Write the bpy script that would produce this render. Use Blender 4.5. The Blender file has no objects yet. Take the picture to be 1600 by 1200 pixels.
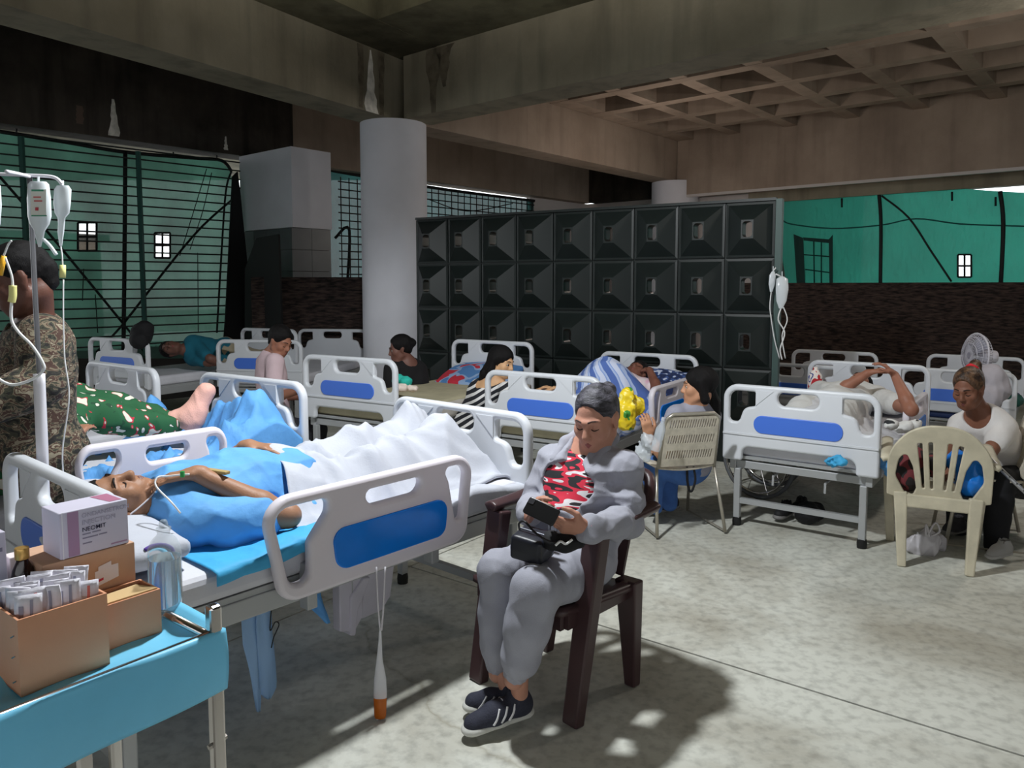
import bpy, bmesh, math, random
import numpy as np
from mathutils import Vector, Matrix
random.seed(7)
SC = bpy.context.scene
COL = SC.collection
PI = math.pi

# ------------------------------------------------------------------ camera, world, lamp, exposure
FPX, HOR, AXIS_Y, EYE = 1185.0, 447.0, 540.0, 1.58
PITCH = math.atan((AXIS_Y - HOR) / FPX)
cam = bpy.data.cameras.new('camera')
cam.sensor_width = 36.0
cam.lens = FPX / 1600 * 36
cam.shift_y = -(600 - AXIS_Y) / 1600
cam.clip_start = 0.05
camo = bpy.data.objects.new('camera', cam)
camo.location = (0, 0, EYE)
camo.rotation_euler = (PI / 2 - PITCH, 0, 0)
COL.objects.link(camo)
SC.camera = camo

SC.view_settings.view_transform = 'Standard'
SC.view_settings.look = 'None'
SC.view_settings.gamma = 1
SC.view_settings.use_curve_mapping = False
SC.view_settings.exposure = 0.15

world = bpy.data.worlds.new('world')
SC.world = world
world.use_nodes = True
world.node_tree.nodes['Background'].inputs[0].default_value = (0.93, 0.97, 1.0, 1)
world.node_tree.nodes['Background'].inputs[1].default_value = 2.15


def lamp(name, loc, energy, radius, color, shaded=True, up=False):
    l = bpy.data.lights.new(name, 'SPOT' if shaded else 'POINT')          # shaded fittings throw their light downwards
    if shaded:
        l.spot_size = math.radians(172)
        l.spot_blend = 0.25
    l.energy = energy
    l.shadow_soft_size = radius
    l.color = color
    o = bpy.data.objects.new(name, l)
    o.location = loc
    if up:
        o.rotation_euler = (PI, 0, 0)
    elif shaded:
        o.rotation_euler = (0, math.radians(-12), 0)      # tilted right to keep light off the beds at far left
    COL.objects.link(o)
    return o


# the work lamp that hangs from the slab over the middle of the ward, just above the frame
lamp('lamp_and_fill', (-0.38, 3.05, 3.25), 385.0, 0.09, (0.94, 0.98, 1.0))
# two unseen fill lights, added to brighten the right side and the back
lamp('lamp_and_fill', (4.3, 5.2, 3.3), 75.0, 0.15, (1.0, 0.93, 0.84), False)
lamp('lamp_and_fill', (2.2, 10.6, 2.6), 42.0, 0.25, (1.0, 0.86, 0.76), False)  # warm fill added for the far beams and coffers
# uplight added above the work lamp to brighten the beams and slab
lamp('lamp_and_fill', (-0.38, 3.05, 3.30), 290.0, 0.2, (1.0, 0.95, 0.84), True, True)

C_, S_ = math.cos(PITCH), math.sin(PITCH)


def ray(px, py):
    a = (px - 800) / FPX
    b = -(py - AXIS_Y) / FPX
    return Vector((a, C_ + b * S_, -S_ + b * C_))


def P(px, py, d):
    """point seen at a photo pixel, at world depth y = d"""
    r = ray(px, py)
    t = d / r.y
    return Vector((r.x * t, d, EYE + r.z * t))


def G(px, py, z=0.0):
    """point seen at a photo pixel, at height z"""
    r = ray(px, py)
    t = (z - EYE) / r.z
    return Vector((r.x * t, r.y * t, z))


# ------------------------------------------------------------------ materials
def lin(c):
    o = []
    for v in c:
        v = v / 255.0
        o.append(v / 12.92 if v <= 0.04045 else ((v + 0.055) / 1.055) ** 2.4)
    return (o[0], o[1], o[2], 1)


MATS = {}


def mat(name, rgb, rough=0.55, var=0.0, vscale=6.0, bump=0.0, bscale=60.0, metal=0.0, alpha=1.0, rgb2=None,
        spec=0.5, trans=0.0, ior=1.45, stretch=None, detail=4.0, translucent=0.0, emit=0.0, sss=0.0, bdist=0.01):
    if name in MATS:
        return MATS[name]
    m = bpy.data.materials.new(name)
    m.use_nodes = True
    nt = m.node_tree
    bs = nt.nodes['Principled BSDF']
    bs.inputs['Roughness'].default_value = rough
    bs.inputs['Metallic'].default_value = metal
    bs.inputs['Specular IOR Level'].default_value = spec
    bs.inputs['IOR'].default_value = ior
    bs.inputs['Transmission Weight'].default_value = trans
    bs.inputs['Alpha'].default_value = alpha
    col = lin(rgb)
    bs.inputs['Base Color'].default_value = col
    tc = None
    if var > 0 or bump > 0 or rgb2:
        tc = nt.nodes.new('ShaderNodeTexCoord')
        mp = nt.nodes.new('ShaderNodeMapping')
        if stretch:
            mp.inputs['Scale'].default_value = stretch
        nt.links.new(tc.outputs['Object'], mp.inputs['Vector'])
    if var > 0 or rgb2:
        nz = nt.nodes.new('ShaderNodeTexNoise')
        nz.inputs['Scale'].default_value = vscale
        nz.inputs['Detail'].default_value = detail
        nt.links.new(mp.outputs[0], nz.inputs['Vector'])
        rp = nt.nodes.new('ShaderNodeValToRGB')
        rp.color_ramp.elements[0].position = 0.35
        rp.color_ramp.elements[1].position = 0.65
        if rgb2:
            rp.color_ramp.elements[0].color = lin(rgb2)
            rp.color_ramp.elements[1].color = col
        else:
            k0, k1 = 1 - var, 1 + var
            rp.color_ramp.elements[0].color = (col[0] * k0, col[1] * k0, col[2] * k0, 1)
            rp.color_ramp.elements[1].color = (min(1, col[0] * k1), min(1, col[1] * k1), min(1, col[2] * k1), 1)
        nt.links.new(nz.outputs['Fac'], rp.inputs['Fac'])
        nt.links.new(rp.outputs[0], bs.inputs['Base Color'])
    if bump > 0:
        n2 = nt.nodes.new('ShaderNodeTexNoise')
        n2.inputs['Scale'].default_value = bscale
        n2.inputs['Detail'].default_value = 5
        nt.links.new(mp.outputs[0], n2.inputs['Vector'])
        bp = nt.nodes.new('ShaderNodeBump')
        bp.inputs['Strength'].default_value = bump
        bp.inputs['Distance'].default_value = bdist
        nt.links.new(n2.outputs['Fac'], bp.inputs['Height'])
        nt.links.new(bp.outputs[0], bs.inputs['Normal'])
    if emit:
        bs.inputs['Emission Color'].default_value = col
        bs.inputs['Emission Strength'].default_value = emit
    if translucent > 0:
        tr = nt.nodes.new('ShaderNodeBsdfTranslucent')
        tr.inputs['Color'].default_value = col
        mx = nt.nodes.new('ShaderNodeMixShader')
        mx.inputs[0].default_value = translucent
        out = nt.nodes['Material Output']
        nt.links.new(bs.outputs[0], mx.inputs[1])
        nt.links.new(tr.outputs[0], mx.inputs[2])
        nt.links.new(mx.outputs[0], out.inputs[0])
    MATS[name] = m
    return m


def ramp_mat(name, stops, scale, stretch=(1, 1, 1), rough=0.8, tex='noise', detail=2.0, bump=0.0, distort=0.0, rot=(0, 0, 0), bscale=90):
    """hard-edged blotches of several colours (camouflage, prints): stops = [(position, rgb), ...]"""
    m = bpy.data.materials.new(name)
    m.use_nodes = True
    nt = m.node_tree
    bs = nt.nodes['Principled BSDF']
    bs.inputs['Roughness'].default_value = rough
    tc = nt.nodes.new('ShaderNodeTexCoord')
    mp = nt.nodes.new('ShaderNodeMapping')
    mp.inputs['Scale'].default_value = stretch
    mp.inputs['Rotation'].default_value = rot
    nt.links.new(tc.outputs['Object'], mp.inputs['Vector'])
    if tex == 'noise':
        nz = nt.nodes.new('ShaderNodeTexNoise')
        nz.inputs['Scale'].default_value = scale
        nz.inputs['Detail'].default_value = detail
        nz.inputs['Distortion'].default_value = distort
        fac = nz.outputs['Fac']
    elif tex == 'wave':
        nz = nt.nodes.new('ShaderNodeTexWave')
        nz.inputs['Scale'].default_value = scale
        nz.inputs['Distortion'].default_value = distort
        nz.inputs['Detail'].default_value = detail
        nz.inputs['Detail Scale'].default_value = 1.2
        fac = nz.outputs['Fac']
    else:
        nz = nt.nodes.new('ShaderNodeTexVoronoi')
        nz.inputs['Scale'].default_value = scale
        fac = nz.outputs['Distance']
    nt.links.new(mp.outputs[0], nz.inputs['Vector'])
    rp = nt.nodes.new('ShaderNodeValToRGB')
    rp.color_ramp.interpolation = 'CONSTANT'
    while len(rp.color_ramp.elements) < len(stops):
        rp.color_ramp.elements.new(0.5)
    for e, (pos, c) in zip(rp.color_ramp.elements, stops):
        e.position = pos
    for e, (pos, c) in zip(rp.color_ramp.elements, stops):
        e.color = lin(c)
    nt.links.new(fac, rp.inputs['Fac'])
    nt.links.new(rp.outputs[0], bs.inputs['Base Color'])
    if bump:
        n2 = nt.nodes.new('ShaderNodeTexNoise')
        n2.inputs['Scale'].default_value = bscale
        nt.links.new(mp.outputs[0], n2.inputs['Vector'])
        bp = nt.nodes.new('ShaderNodeBump')
        bp.inputs['Strength'].default_value = bump
        bp.inputs['Distance'].default_value = 0.01
        nt.links.new(n2.outputs['Fac'], bp.inputs['Height'])
        nt.links.new(bp.outputs[0], bs.inputs['Normal'])
    MATS[name] = m
    return m


def film_mat(name, rgb, clear, rough=0.25):
    """thin plastic: part see-through, part milky"""
    m = bpy.data.materials.new(name)
    m.use_nodes = True
    nt = m.node_tree
    bs = nt.nodes['Principled BSDF']
    bs.inputs['Base Color'].default_value = lin(rgb)
    bs.inputs['Roughness'].default_value = rough
    tp = nt.nodes.new('ShaderNodeBsdfTransparent')
    mx = nt.nodes.new('ShaderNodeMixShader')
    mx.inputs[0].default_value = clear
    nt.links.new(bs.outputs[0], mx.inputs[1])
    nt.links.new(tp.outputs[0], mx.inputs[2])
    nt.links.new(mx.outputs[0], nt.nodes['Material Output'].inputs[0])
    MATS[name] = m
    return m


# ------------------------------------------------------------------ meshes and objects
class MB:
    def __init__(self):
        self.v = []
        self.f = []

    def add(self, vs, fs):
        n = len(self.v)
        self.v += [Vector(p) for p in vs]
        self.f += [[i + n for i in f] for f in fs]
        return self

    def box(self, c, size, rot=None):
        c = Vector(c)
        hx, hy, hz = size[0] / 2, size[1] / 2, size[2] / 2
        vs = [Vector((x, y, z)) for x in (-hx, hx) for y in (-hy, hy) for z in (-hz, hz)]
        if rot is not None:
            vs = [rot @ p for p in vs]
        return self.add([p + c for p in vs], [(0, 1, 3, 2), (4, 6, 7, 5), (0, 4, 5, 1), (2, 3, 7, 6), (0, 2, 6, 4), (1, 5, 7, 3)])

    def bar(self, a, b, w0, h0, w1=None, h1=None, up=(0, 0, 1)):
        """tapered rectangular bar from a to b; w along side, h along up"""
        a, b = Vector(a), Vector(b)
        w1 = w0 if w1 is None else w1
        h1 = h0 if h1 is None else h1
        d = (b - a).normalized()
        s = d.cross(Vector(up))
        if s.length < 1e-4:
            s = d.cross(Vector((0, 1, 0)))
        s.normalize()
        u = s.cross(d).normalized()
        vs = []
        for p, w, h in ((a, w0, h0), (b, w1, h1)):
            vs += [p - s * w / 2 - u * h / 2, p + s * w / 2 - u * h / 2, p + s * w / 2 + u * h / 2, p - s * w / 2 + u * h / 2]
        return self.add(vs, [(3, 2, 1, 0), (4, 5, 6, 7), (0, 1, 5, 4), (1, 2, 6, 5), (2, 3, 7, 6), (3, 0, 4, 7)])

    def tube(self, pts, r, n=10, smooth=True, closed=False, flat=1.0):
        pts = [Vector(p) for p in pts]
        if smooth and len(pts) > 2:
            pts = spline(pts, 5)
        rs = r if isinstance(r, (list, tuple)) else [r] * len(pts)
        if len(rs) != len(pts):
            rs = [rs[min(len(rs) - 1, int(i * len(rs) / len(pts)))] for i in range(len(pts))]
        vs, fs = [], []
        ref = None
        for i, p in enumerate(pts):
            d = (pts[min(i + 1, len(pts) - 1)] - pts[max(i - 1, 0)])
            if d.length < 1e-9:
                d = Vector((0, 0, 1))
            d.normalize()
            if ref is None:
                ref = d.orthogonal().normalized()
            ref = (ref - d * ref.dot(d))
            if ref.length < 1e-6:
                ref = d.orthogonal()
            ref.normalize()
            s = d.cross(ref)
            for k in range(n):
                a = 2 * PI * k / n
                vs.append(p + ref * (math.cos(a) * rs[i]) + s * (math.sin(a) * rs[i] * flat))
        for i in range(len(pts) - 1):
            for k in range(n):
                k2 = (k + 1) % n
                fs.append((i * n + k, i * n + k2, (i + 1) * n + k2, (i + 1) * n + k))
        fs.append(tuple(range(n - 1, -1, -1)))
        fs.append(tuple((len(pts) - 1) * n + k for k in range(n)))
        return self.add(vs, fs)

    def lathe(self, prof, n=20, o=(0, 0, 0), sy=1.0, ax=None):
        """revolve (r, z) profile about z"""
        o = Vector(o)
        vs, fs = [], []
        for r, z in prof:
            for k in range(n):
                a = 2 * PI * k / n
                p = Vector((r * math.cos(a), r * math.sin(a) * sy, z))
                vs.append((ax @ p if ax is not None else p) + o)
        for i in range(len(prof) - 1):
            for k in range(n):
                k2 = (k + 1) % n
                fs.append((i * n + k, i * n + k2, (i + 1) * n + k2, (i + 1) * n + k))
        fs.append(tuple(range(n - 1, -1, -1)))
        fs.append(tuple((len(prof) - 1) * n + k for k in range(n)))
        return self.add(vs, fs)

    def quad(self, a, b, c, d):
        return self.add([a, b, c, d], [(0, 1, 2, 3)])

    def grid(self, fn, nu, nv):
        vs = [fn(i / nu, j / nv) for i in range(nu + 1) for j in range(nv + 1)]
        fs = [(i * (nv + 1) + j, (i + 1) * (nv + 1) + j, (i + 1) * (nv + 1) + j + 1, i * (nv + 1) + j + 1) for i in range(nu) for j in range(nv)]
        return self.add(vs, fs)

    def merge(self, other):
        return self.add(other.v, other.f)

    def mesh(self, name):
        me = bpy.data.meshes.new(name)
        me.from_pydata([tuple(p) for p in self.v], [], self.f)
        me.update()
        return me


def spline(pts, k):
    out = []
    n = len(pts)
    for i in range(n - 1):
        p0, p1, p2, p3 = pts[max(i - 1, 0)], pts[i], pts[i + 1], pts[min(i + 2, n - 1)]
        for j in range(k):
            t = j / k
            out.append(0.5 * ((2 * p1) + (p2 - p0) * t + (2 * p0 - 5 * p1 + 4 * p2 - p3) * t * t + (3 * p1 - p0 - 3 * p2 + p3) * t ** 3))
    out.append(pts[-1])
    return out


def tag(o, label=None, cat=None, group=None, kind=None):
    if label:
        o['label'] = label
    if cat:
        o['category'] = cat
    if group:
        o['group'] = group
    if kind:
        o['kind'] = kind
    return o


def thing(name, label, cat, loc=(0, 0, 0), rz=0.0, group=None):
    o = bpy.data.objects.new(name, None)
    o.empty_display_size = 0.1
    o.location = loc
    o.rotation_euler = (0, 0, rz)
    COL.objects.link(o)
    return tag(o, label, cat, group)


def world_of(o):
    m = Matrix.Translation(o.location) @ o.rotation_euler.to_matrix().to_4x4()
    return (world_of(o.parent) @ m) if o.parent else m


def obj(name, geo, m, parent=None, smooth=False, bevel=0.0, world=False, auto=None, solid=0.0, seg=2, loc=None, sub=0):
    me = geo.mesh(name) if isinstance(geo, MB) else geo
    if world and parent is not None:
        me.transform(world_of(parent).inverted())
    if m is not None and len(me.materials) == 0:
        me.materials.append(m)
    if smooth and len(me.polygons):
        me.polygons.foreach_set('use_smooth', [True] * len(me.polygons))
        if auto:
            try:
                me.set_sharp_from_angle(angle=math.radians(auto))
            except Exception:
                pass
    o = bpy.data.objects.new(name, me)
    COL.objects.link(o)
    if parent is not None:
        o.parent = parent
    if loc is not None:
        o.location = loc
    if solid:
        md = o.modifiers.new('thickness', 'SOLIDIFY')
        md.thickness = solid
        md.offset = 0
    if sub:
        md = o.modifiers.new('smooth', 'SUBSURF')
        md.levels = sub
        md.render_levels = sub
    if bevel:
        md = o.modifiers.new('edge', 'BEVEL')
        md.width = bevel
        md.segments = seg
        md.limit_method = 'ANGLE'
        md.angle_limit = math.radians(40)
    return o


def struct(name, geo, m, parent=None, **k):
    o = obj(name, geo, m, parent, **k)
    if parent is None:
        o['kind'] = 'structure'
    return o


def copy_tree(o, parent=None):
    c = o.copy()
    COL.objects.link(c)
    c.parent = parent
    for ch in list(o.children):
        copy_tree(ch, c)
    return c


def rpoly(pts, n=6):
    """closed outline with rounded corners: pts = [(x, y, radius), ...]"""
    out = []
    N = len(pts)
    for i in range(N):
        x, y, r = pts[i]
        p = Vector((x, y))
        a = Vector(pts[i - 1][:2]) - p
        b = Vector(pts[(i + 1) % N][:2]) - p
        if r <= 0:
            out.append((x, y))
            continue
        la, lb = a.length, b.length
        a.normalize()
        b.normalize()
        ang = math.acos(max(-1, min(1, a.dot(b))))
        t = min(r / max(1e-4, math.tan(ang / 2)), la * 0.5, lb * 0.5)
        rr = t * math.tan(ang / 2)
        bis = (a + b)
        if bis.length < 1e-5:
            out.append((x, y))
            continue
        bis.normalize()
        cen = p + bis * (rr / max(1e-4, math.sin(ang / 2)))
        s = p + a * t - cen
        e = p + b * t - cen
        a0 = math.atan2(s.y, s.x)
        a1 = math.atan2(e.y, e.x)
        da = (a1 - a0 + PI) % (2 * PI) - PI
        for k in range(n + 1):
            q = a0 + da * k / n
            out.append((cen.x + rr * math.cos(q), cen.y + rr * math.sin(q)))
    return out


def plate(name, outer, holes=(), thick=0.03, bevel=0.0, bres=2):
    """a flat board in its own xy plane, with holes, thick along z, edges rounded"""
    cu = bpy.data.curves.new(name, 'CURVE')
    cu.dimensions = '2D'
    cu.fill_mode = 'BOTH'
    cu.extrude = max(0.0005, thick / 2 - bevel)
    cu.bevel_depth = bevel
    cu.bevel_resolution = bres
    cu.offset = -bevel
    for loop in [outer] + list(holes):
        sp = cu.splines.new('POLY')
        sp.points.add(len(loop) - 1)
        for p, q in zip(sp.points, loop):
            p.co = (q[0], q[1], 0, 1)
        sp.use_cyclic_u = True
    o = bpy.data.objects.new(name + '_tmp', cu)
    COL.objects.link(o)
    dg = bpy.context.evaluated_depsgraph_get()
    me = bpy.data.meshes.new_from_object(o.evaluated_get(dg))
    bpy.data.objects.remove(o)
    bpy.data.curves.remove(cu)
    me.name = name
    me.materials.clear()
    return me


def text_mesh(name, s, size, thick=0.0006, bold=False, align='LEFT'):
    cu = bpy.data.curves.new(name, 'FONT')
    cu.body = s
    cu.size = size
    cu.extrude = thick
    cu.align_x = align
    if bold:
        cu.offset = size * 0.002
    o = bpy.data.objects.new(name + '_tmp', cu)
    COL.objects.link(o)
    dg = bpy.context.evaluated_depsgraph_get()
    me = bpy.data.meshes.new_from_object(o.evaluated_get(dg))
    bpy.data.objects.remove(o)
    bpy.data.curves.remove(cu)
    me.materials.clear()
    return me


def frame(x, y, z, o=(0, 0, 0)):
    """4x4 with the given axes as columns"""
    x, y, z, o = Vector(x), Vector(y), Vector(z), Vector(o)
    return Matrix(((x.x, y.x, z.x, o.x), (x.y, y.y, z.y, o.y), (x.z, y.z, z.z, o.z), (0, 0, 0, 1)))


# ------------------------------------------------------------------ soft bodies: signed distances turned into one continuous skin
def nv(p):
    return np.array([p[0], p[1], p[2]], dtype=np.float32)


class SDF:
    def __init__(self, vox, k=0.02):
        self.vox, self.k, self.p, self.clips, self.disp = vox, k, [], [], []

    def cap(self, a, b, ra, rb=None, k=None, op='+', flat=None):
        a, b = nv(a), nv(b)
        rb = ra if rb is None else rb
        m = max(ra, rb)
        self.p.append(('cap', op, self.k if k is None else k, np.minimum(a, b) - m, np.maximum(a, b) + m, (a, b, ra, rb, flat)))

    def chain(self, pts, rs, k=None, op='+'):
        for i in range(len(pts) - 1):
            self.cap(pts[i], pts[i + 1], rs[i], rs[i + 1], k, op)

    def ell(self, c, r, R=None, k=None, op='+'):
        c = nv(c)
        M = np.eye(3, dtype=np.float32) if R is None else np.array([list(x) for x in R], dtype=np.float32)
        m = np.sqrt(((M * np.array(r)[None, :]) ** 2).sum(1))
        self.p.append(('ell', op, self.k if k is None else k, c - m, c + m, (c, np.array(r, dtype=np.float32), M)))

    def box(self, c, h, R=None, rd=0.005, k=None, op='+'):
        c = nv(c)
        M = np.eye(3, dtype=np.float32) if R is None else np.array([list(x) for x in R], dtype=np.float32)
        m = np.abs(M) @ np.array(h) + 0.0
        self.p.append(('box', op, self.k if k is None else k, c - m, c + m, (c, np.array(h, dtype=np.float32), M, rd)))

    def clip(self, p0, n):
        """keep the side n points away from"""
        self.clips.append((nv(p0), nv(Vector(n).normalized())))

    def mesh(self, name):
        h = self.vox
        lo = np.min([q[3] for q in self.p if q[1] == '+'], axis=0) - 3 * h
        hi = np.max([q[4] for q in self.p if q[1] == '+'], axis=0) + 3 * h
        n = np.ceil((hi - lo) / h).astype(int) + 1
        D = np.full(n, 0.5, dtype=np.float32)
        ax = [lo[i] + h * np.arange(n[i], dtype=np.float32) for i in range(3)]
        for kind, op, k, a, b, par in self.p:
            pad = 2 * k + 3 * h
            i0 = np.clip(np.floor((a - pad - lo) / h).astype(int), 0, n)
            i1 = np.clip(np.ceil((b + pad - lo) / h).astype(int) + 1, 0, n)
            if np.any(i1 <= i0):
                continue
            sl = tuple(slice(i0[i], i1[i]) for i in range(3))
            X = np.stack(np.meshgrid(ax[0][sl[0]], ax[1][sl[1]], ax[2][sl[2]], indexing='ij'), -1)
            if kind == 'cap':
                p0, p1, ra, rb, flat = par
                ba = p1 - p0
                q = X - p0
                t = np.clip((q @ ba) / max(1e-9, float(ba @ ba)), 0, 1)
                q = q - t[..., None] * ba
                if flat is not None:
                    fn, fk = flat
                    fn = nv(fn)
                    q = q + (q @ fn)[..., None] * fn * (fk - 1)
                d = np.sqrt((q * q).sum(-1)) - (ra + t * (rb - ra))
            elif kind == 'ell':
                c, r, M = par
                q = (X - c) @ M
                k0 = np.sqrt(((q / r) ** 2).sum(-1))
                k1 = np.sqrt(((q / (r * r)) ** 2).sum(-1))
                d = k0 * (k0 - 1) / np.maximum(k1, 1e-6)
            else:
                c, hb, M, rd = par
                q = np.abs((X - c) @ M) - (hb - rd)
                d = np.sqrt((np.maximum(q, 0) ** 2).sum(-1)) + np.minimum(q.max(-1), 0) - rd
            E = D[sl]
            if op == '+':
                m = np.clip(0.5 + 0.5 * (E - d) / k, 0, 1)
                D[sl] = E * (1 - m) + d * m - k * m * (1 - m)
            else:
                m = np.clip(0.5 - 0.5 * (E + d) / k, 0, 1)
                D[sl] = E * (1 - m) - d * m + k * m * (1 - m)
        if self.disp or self.clips:
            X = np.stack(np.meshgrid(*ax, indexing='ij'), -1)
            for fn in self.disp:
                D = D + fn(X).astype(np.float32)
            for p0, nn in self.clips:
                D = np.maximum(D, (X - p0) @ nn)
        D[0, :, :] = D[-1, :, :] = 0.1
        D[:, 0, :] = D[:, -1, :] = 0.1
        D[:, :, 0] = D[:, :, -1] = 0.1
        return snets(D, lo, h, name)


def snets(D, lo, h, name):
    s = D < 0
    si = s.astype(np.int8)
    cnt = sum(si[a:si.shape[0] - 1 + a, b:si.shape[1] - 1 + b, c:si.shape[2] - 1 + c] for a in (0, 1) for b in (0, 1) for c in (0, 1))
    m = (cnt > 0) & (cnt < 8)
    I = np.argwhere(m)
    idx = np.full(m.shape, -1, dtype=np.int64)
    idx[m] = np.arange(len(I))
    off = [(a, b, c) for a in (0, 1) for b in (0, 1) for c in (0, 1)]
    val = np.stack([D[I[:, 0] + a, I[:, 1] + b, I[:, 2] + c] for a, b, c in off], 1)
    pos = np.zeros((len(I), 3))
    num = np.zeros(len(I))
    for i in range(8):
        for j in range(i + 1, 8):
            if sum(abs(off[i][q] - off[j][q]) for q in range(3)) != 1:
                continue
            da, db = val[:, i], val[:, j]
            cr = (da < 0) != (db < 0)
            t = np.where(cr, da / np.where(cr, da - db, 1), 0)
            pa, pb = np.array(off[i], float), np.array(off[j], float)
            pos += np.where(cr[:, None], pa + (pb - pa) * t[:, None], 0)
            num += cr
    V = lo + h * (I + pos / num[:, None])
    F = []
    for axis in range(3):
        o1, o2 = (axis + 1) % 3, (axis + 2) % 3
        sa = [slice(1, -1)] * 3
        sb = [slice(1, -1)] * 3
        sa[axis] = slice(0, -1)
        sb[axis] = slice(1, None)
        A, B = s[tuple(sa)], s[tuple(sb)]
        w = np.argwhere(A != B)
        if not len(w):
            continue
        ins = A[w[:, 0], w[:, 1], w[:, 2]]
        g = w.copy()
        g[:, o1] += 1
        g[:, o2] += 1
        qs = []
        for u, v in ((-1, -1), (0, -1), (0, 0), (-1, 0)):
            e = g.copy()
            e[:, o1] += u
            e[:, o2] += v
            qs.append(idx[e[:, 0], e[:, 1], e[:, 2]])
        q = np.stack(qs, 1)
        q[~ins] = q[~ins][:, ::-1]
        F.append(q)
    F = np.concatenate(F)
    F = F[(F >= 0).all(1)]
    me = bpy.data.meshes.new(name)
    me.vertices.add(len(V))
    me.vertices.foreach_set('co', V.astype(np.float32).ravel())
    me.loops.add(F.size)
    me.loops.foreach_set('vertex_index', F.astype(np.int32).ravel())
    me.polygons.add(len(F))
    me.polygons.foreach_set('loop_start', np.arange(0, F.size, 4, dtype=np.int32))
    me.polygons.foreach_set('loop_total', np.full(len(F), 4, dtype=np.int32))
    me.polygons.foreach_set('use_smooth', np.ones(len(F), dtype=bool))
    me.update(calc_edges=True)
    me.validate()
    return me


def wrinkle(amp, freq, seed, dirs=None, sharp=1.0):
    """cloth folds: a few crossing, wandering waves"""
    rng = np.random.RandomState(seed)
    ks = [np.array(d, dtype=np.float32) for d in dirs] if dirs else [rng.normal(size=3).astype(np.float32) for _ in range(4)]
    ks = [k / np.linalg.norm(k) for k in ks]
    ph = rng.uniform(0, 6.28, size=len(ks))
    wd = [rng.normal(size=3).astype(np.float32) for _ in ks]

    def fn(X):
        o = 0
        for k, p, w in zip(ks, ph, wd):
            warp = 1.3 * np.sin((X @ w) * freq * 0.35 + p * 2)
            v = 1 - np.abs(np.sin((X @ k) * freq * 0.6 + p + warp))
            o = o + v ** (1.2 / sharp) - 0.32
        return -amp * 1.5 * o / len(ks) ** 0.7
    return fn


def cut(geo_sdf, name, m, parent, **k):
    return obj(name, geo_sdf.mesh(name), m, parent, world=True, **k)

# ------------------------------------------------------------------ the hall
def V2(x, y, z=0):
    return Vector((x, y, z))


def plane_hit(px, py, p0, d):
    """where the sight line of a photo pixel meets the upright plane through p0 along d"""
    r = ray(px, py)
    n = Vector((-d[1], d[0], 0))
    t = (Vector((p0[0], p0[1], 0)) - Vector((0, 0, 0))).dot(n) / r.dot(n)
    return Vector((r.x * t, r.y * t, EYE + r.z * t))


def beam_box(p, q, width, z0, z1):
    """p->q is one bottom edge; width goes to the left of that direction (negative: right)"""
    p, q = V2(*p), V2(*q)
    d = (q - p).normalized()
    n = Vector((-d.y, d.x, 0)) * width
    mb = MB()
    vs = [p, q, q + n, p + n]
    mb.add([v + Vector((0, 0, z0)) for v in vs] + [v + Vector((0, 0, z1)) for v in vs],
           [(3, 2, 1, 0), (4, 5, 6, 7), (0, 1, 5, 4), (1, 2, 6, 5), (2, 3, 7, 6), (3, 0, 4, 7)])
    if width < 0:
        mb.f = [f[::-1] for f in mb.f]
    return mb


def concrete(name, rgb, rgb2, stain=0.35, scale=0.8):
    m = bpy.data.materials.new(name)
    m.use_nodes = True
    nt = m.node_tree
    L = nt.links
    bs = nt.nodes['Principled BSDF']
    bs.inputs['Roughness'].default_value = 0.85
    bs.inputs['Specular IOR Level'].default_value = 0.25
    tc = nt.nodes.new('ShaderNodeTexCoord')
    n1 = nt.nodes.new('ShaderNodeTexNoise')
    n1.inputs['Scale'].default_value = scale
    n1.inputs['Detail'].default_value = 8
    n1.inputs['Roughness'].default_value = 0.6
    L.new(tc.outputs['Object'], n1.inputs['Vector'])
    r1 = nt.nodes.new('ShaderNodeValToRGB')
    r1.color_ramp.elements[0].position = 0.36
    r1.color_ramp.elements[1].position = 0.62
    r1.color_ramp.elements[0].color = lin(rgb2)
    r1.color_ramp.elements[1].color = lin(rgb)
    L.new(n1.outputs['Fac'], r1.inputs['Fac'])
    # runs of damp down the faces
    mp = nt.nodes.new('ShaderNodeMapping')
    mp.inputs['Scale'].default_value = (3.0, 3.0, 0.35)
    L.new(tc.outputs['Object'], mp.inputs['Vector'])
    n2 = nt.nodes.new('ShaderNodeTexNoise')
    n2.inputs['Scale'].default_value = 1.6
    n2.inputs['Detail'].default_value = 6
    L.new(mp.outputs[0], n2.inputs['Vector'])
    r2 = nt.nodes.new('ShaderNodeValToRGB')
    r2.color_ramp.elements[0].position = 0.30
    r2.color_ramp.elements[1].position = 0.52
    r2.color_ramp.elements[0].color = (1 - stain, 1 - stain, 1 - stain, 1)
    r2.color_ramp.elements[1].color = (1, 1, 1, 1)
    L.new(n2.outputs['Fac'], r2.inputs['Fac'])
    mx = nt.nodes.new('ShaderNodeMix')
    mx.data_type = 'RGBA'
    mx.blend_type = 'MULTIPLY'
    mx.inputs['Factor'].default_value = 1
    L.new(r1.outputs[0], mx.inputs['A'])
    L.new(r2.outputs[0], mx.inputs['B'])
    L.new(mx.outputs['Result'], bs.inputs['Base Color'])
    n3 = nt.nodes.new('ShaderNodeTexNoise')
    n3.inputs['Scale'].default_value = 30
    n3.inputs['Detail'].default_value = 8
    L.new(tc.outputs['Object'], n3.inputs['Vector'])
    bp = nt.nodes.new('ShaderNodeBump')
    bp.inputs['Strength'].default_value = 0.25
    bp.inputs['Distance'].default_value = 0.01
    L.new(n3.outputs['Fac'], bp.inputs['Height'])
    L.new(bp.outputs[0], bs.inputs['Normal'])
    MATS[name] = m
    return m


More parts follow.
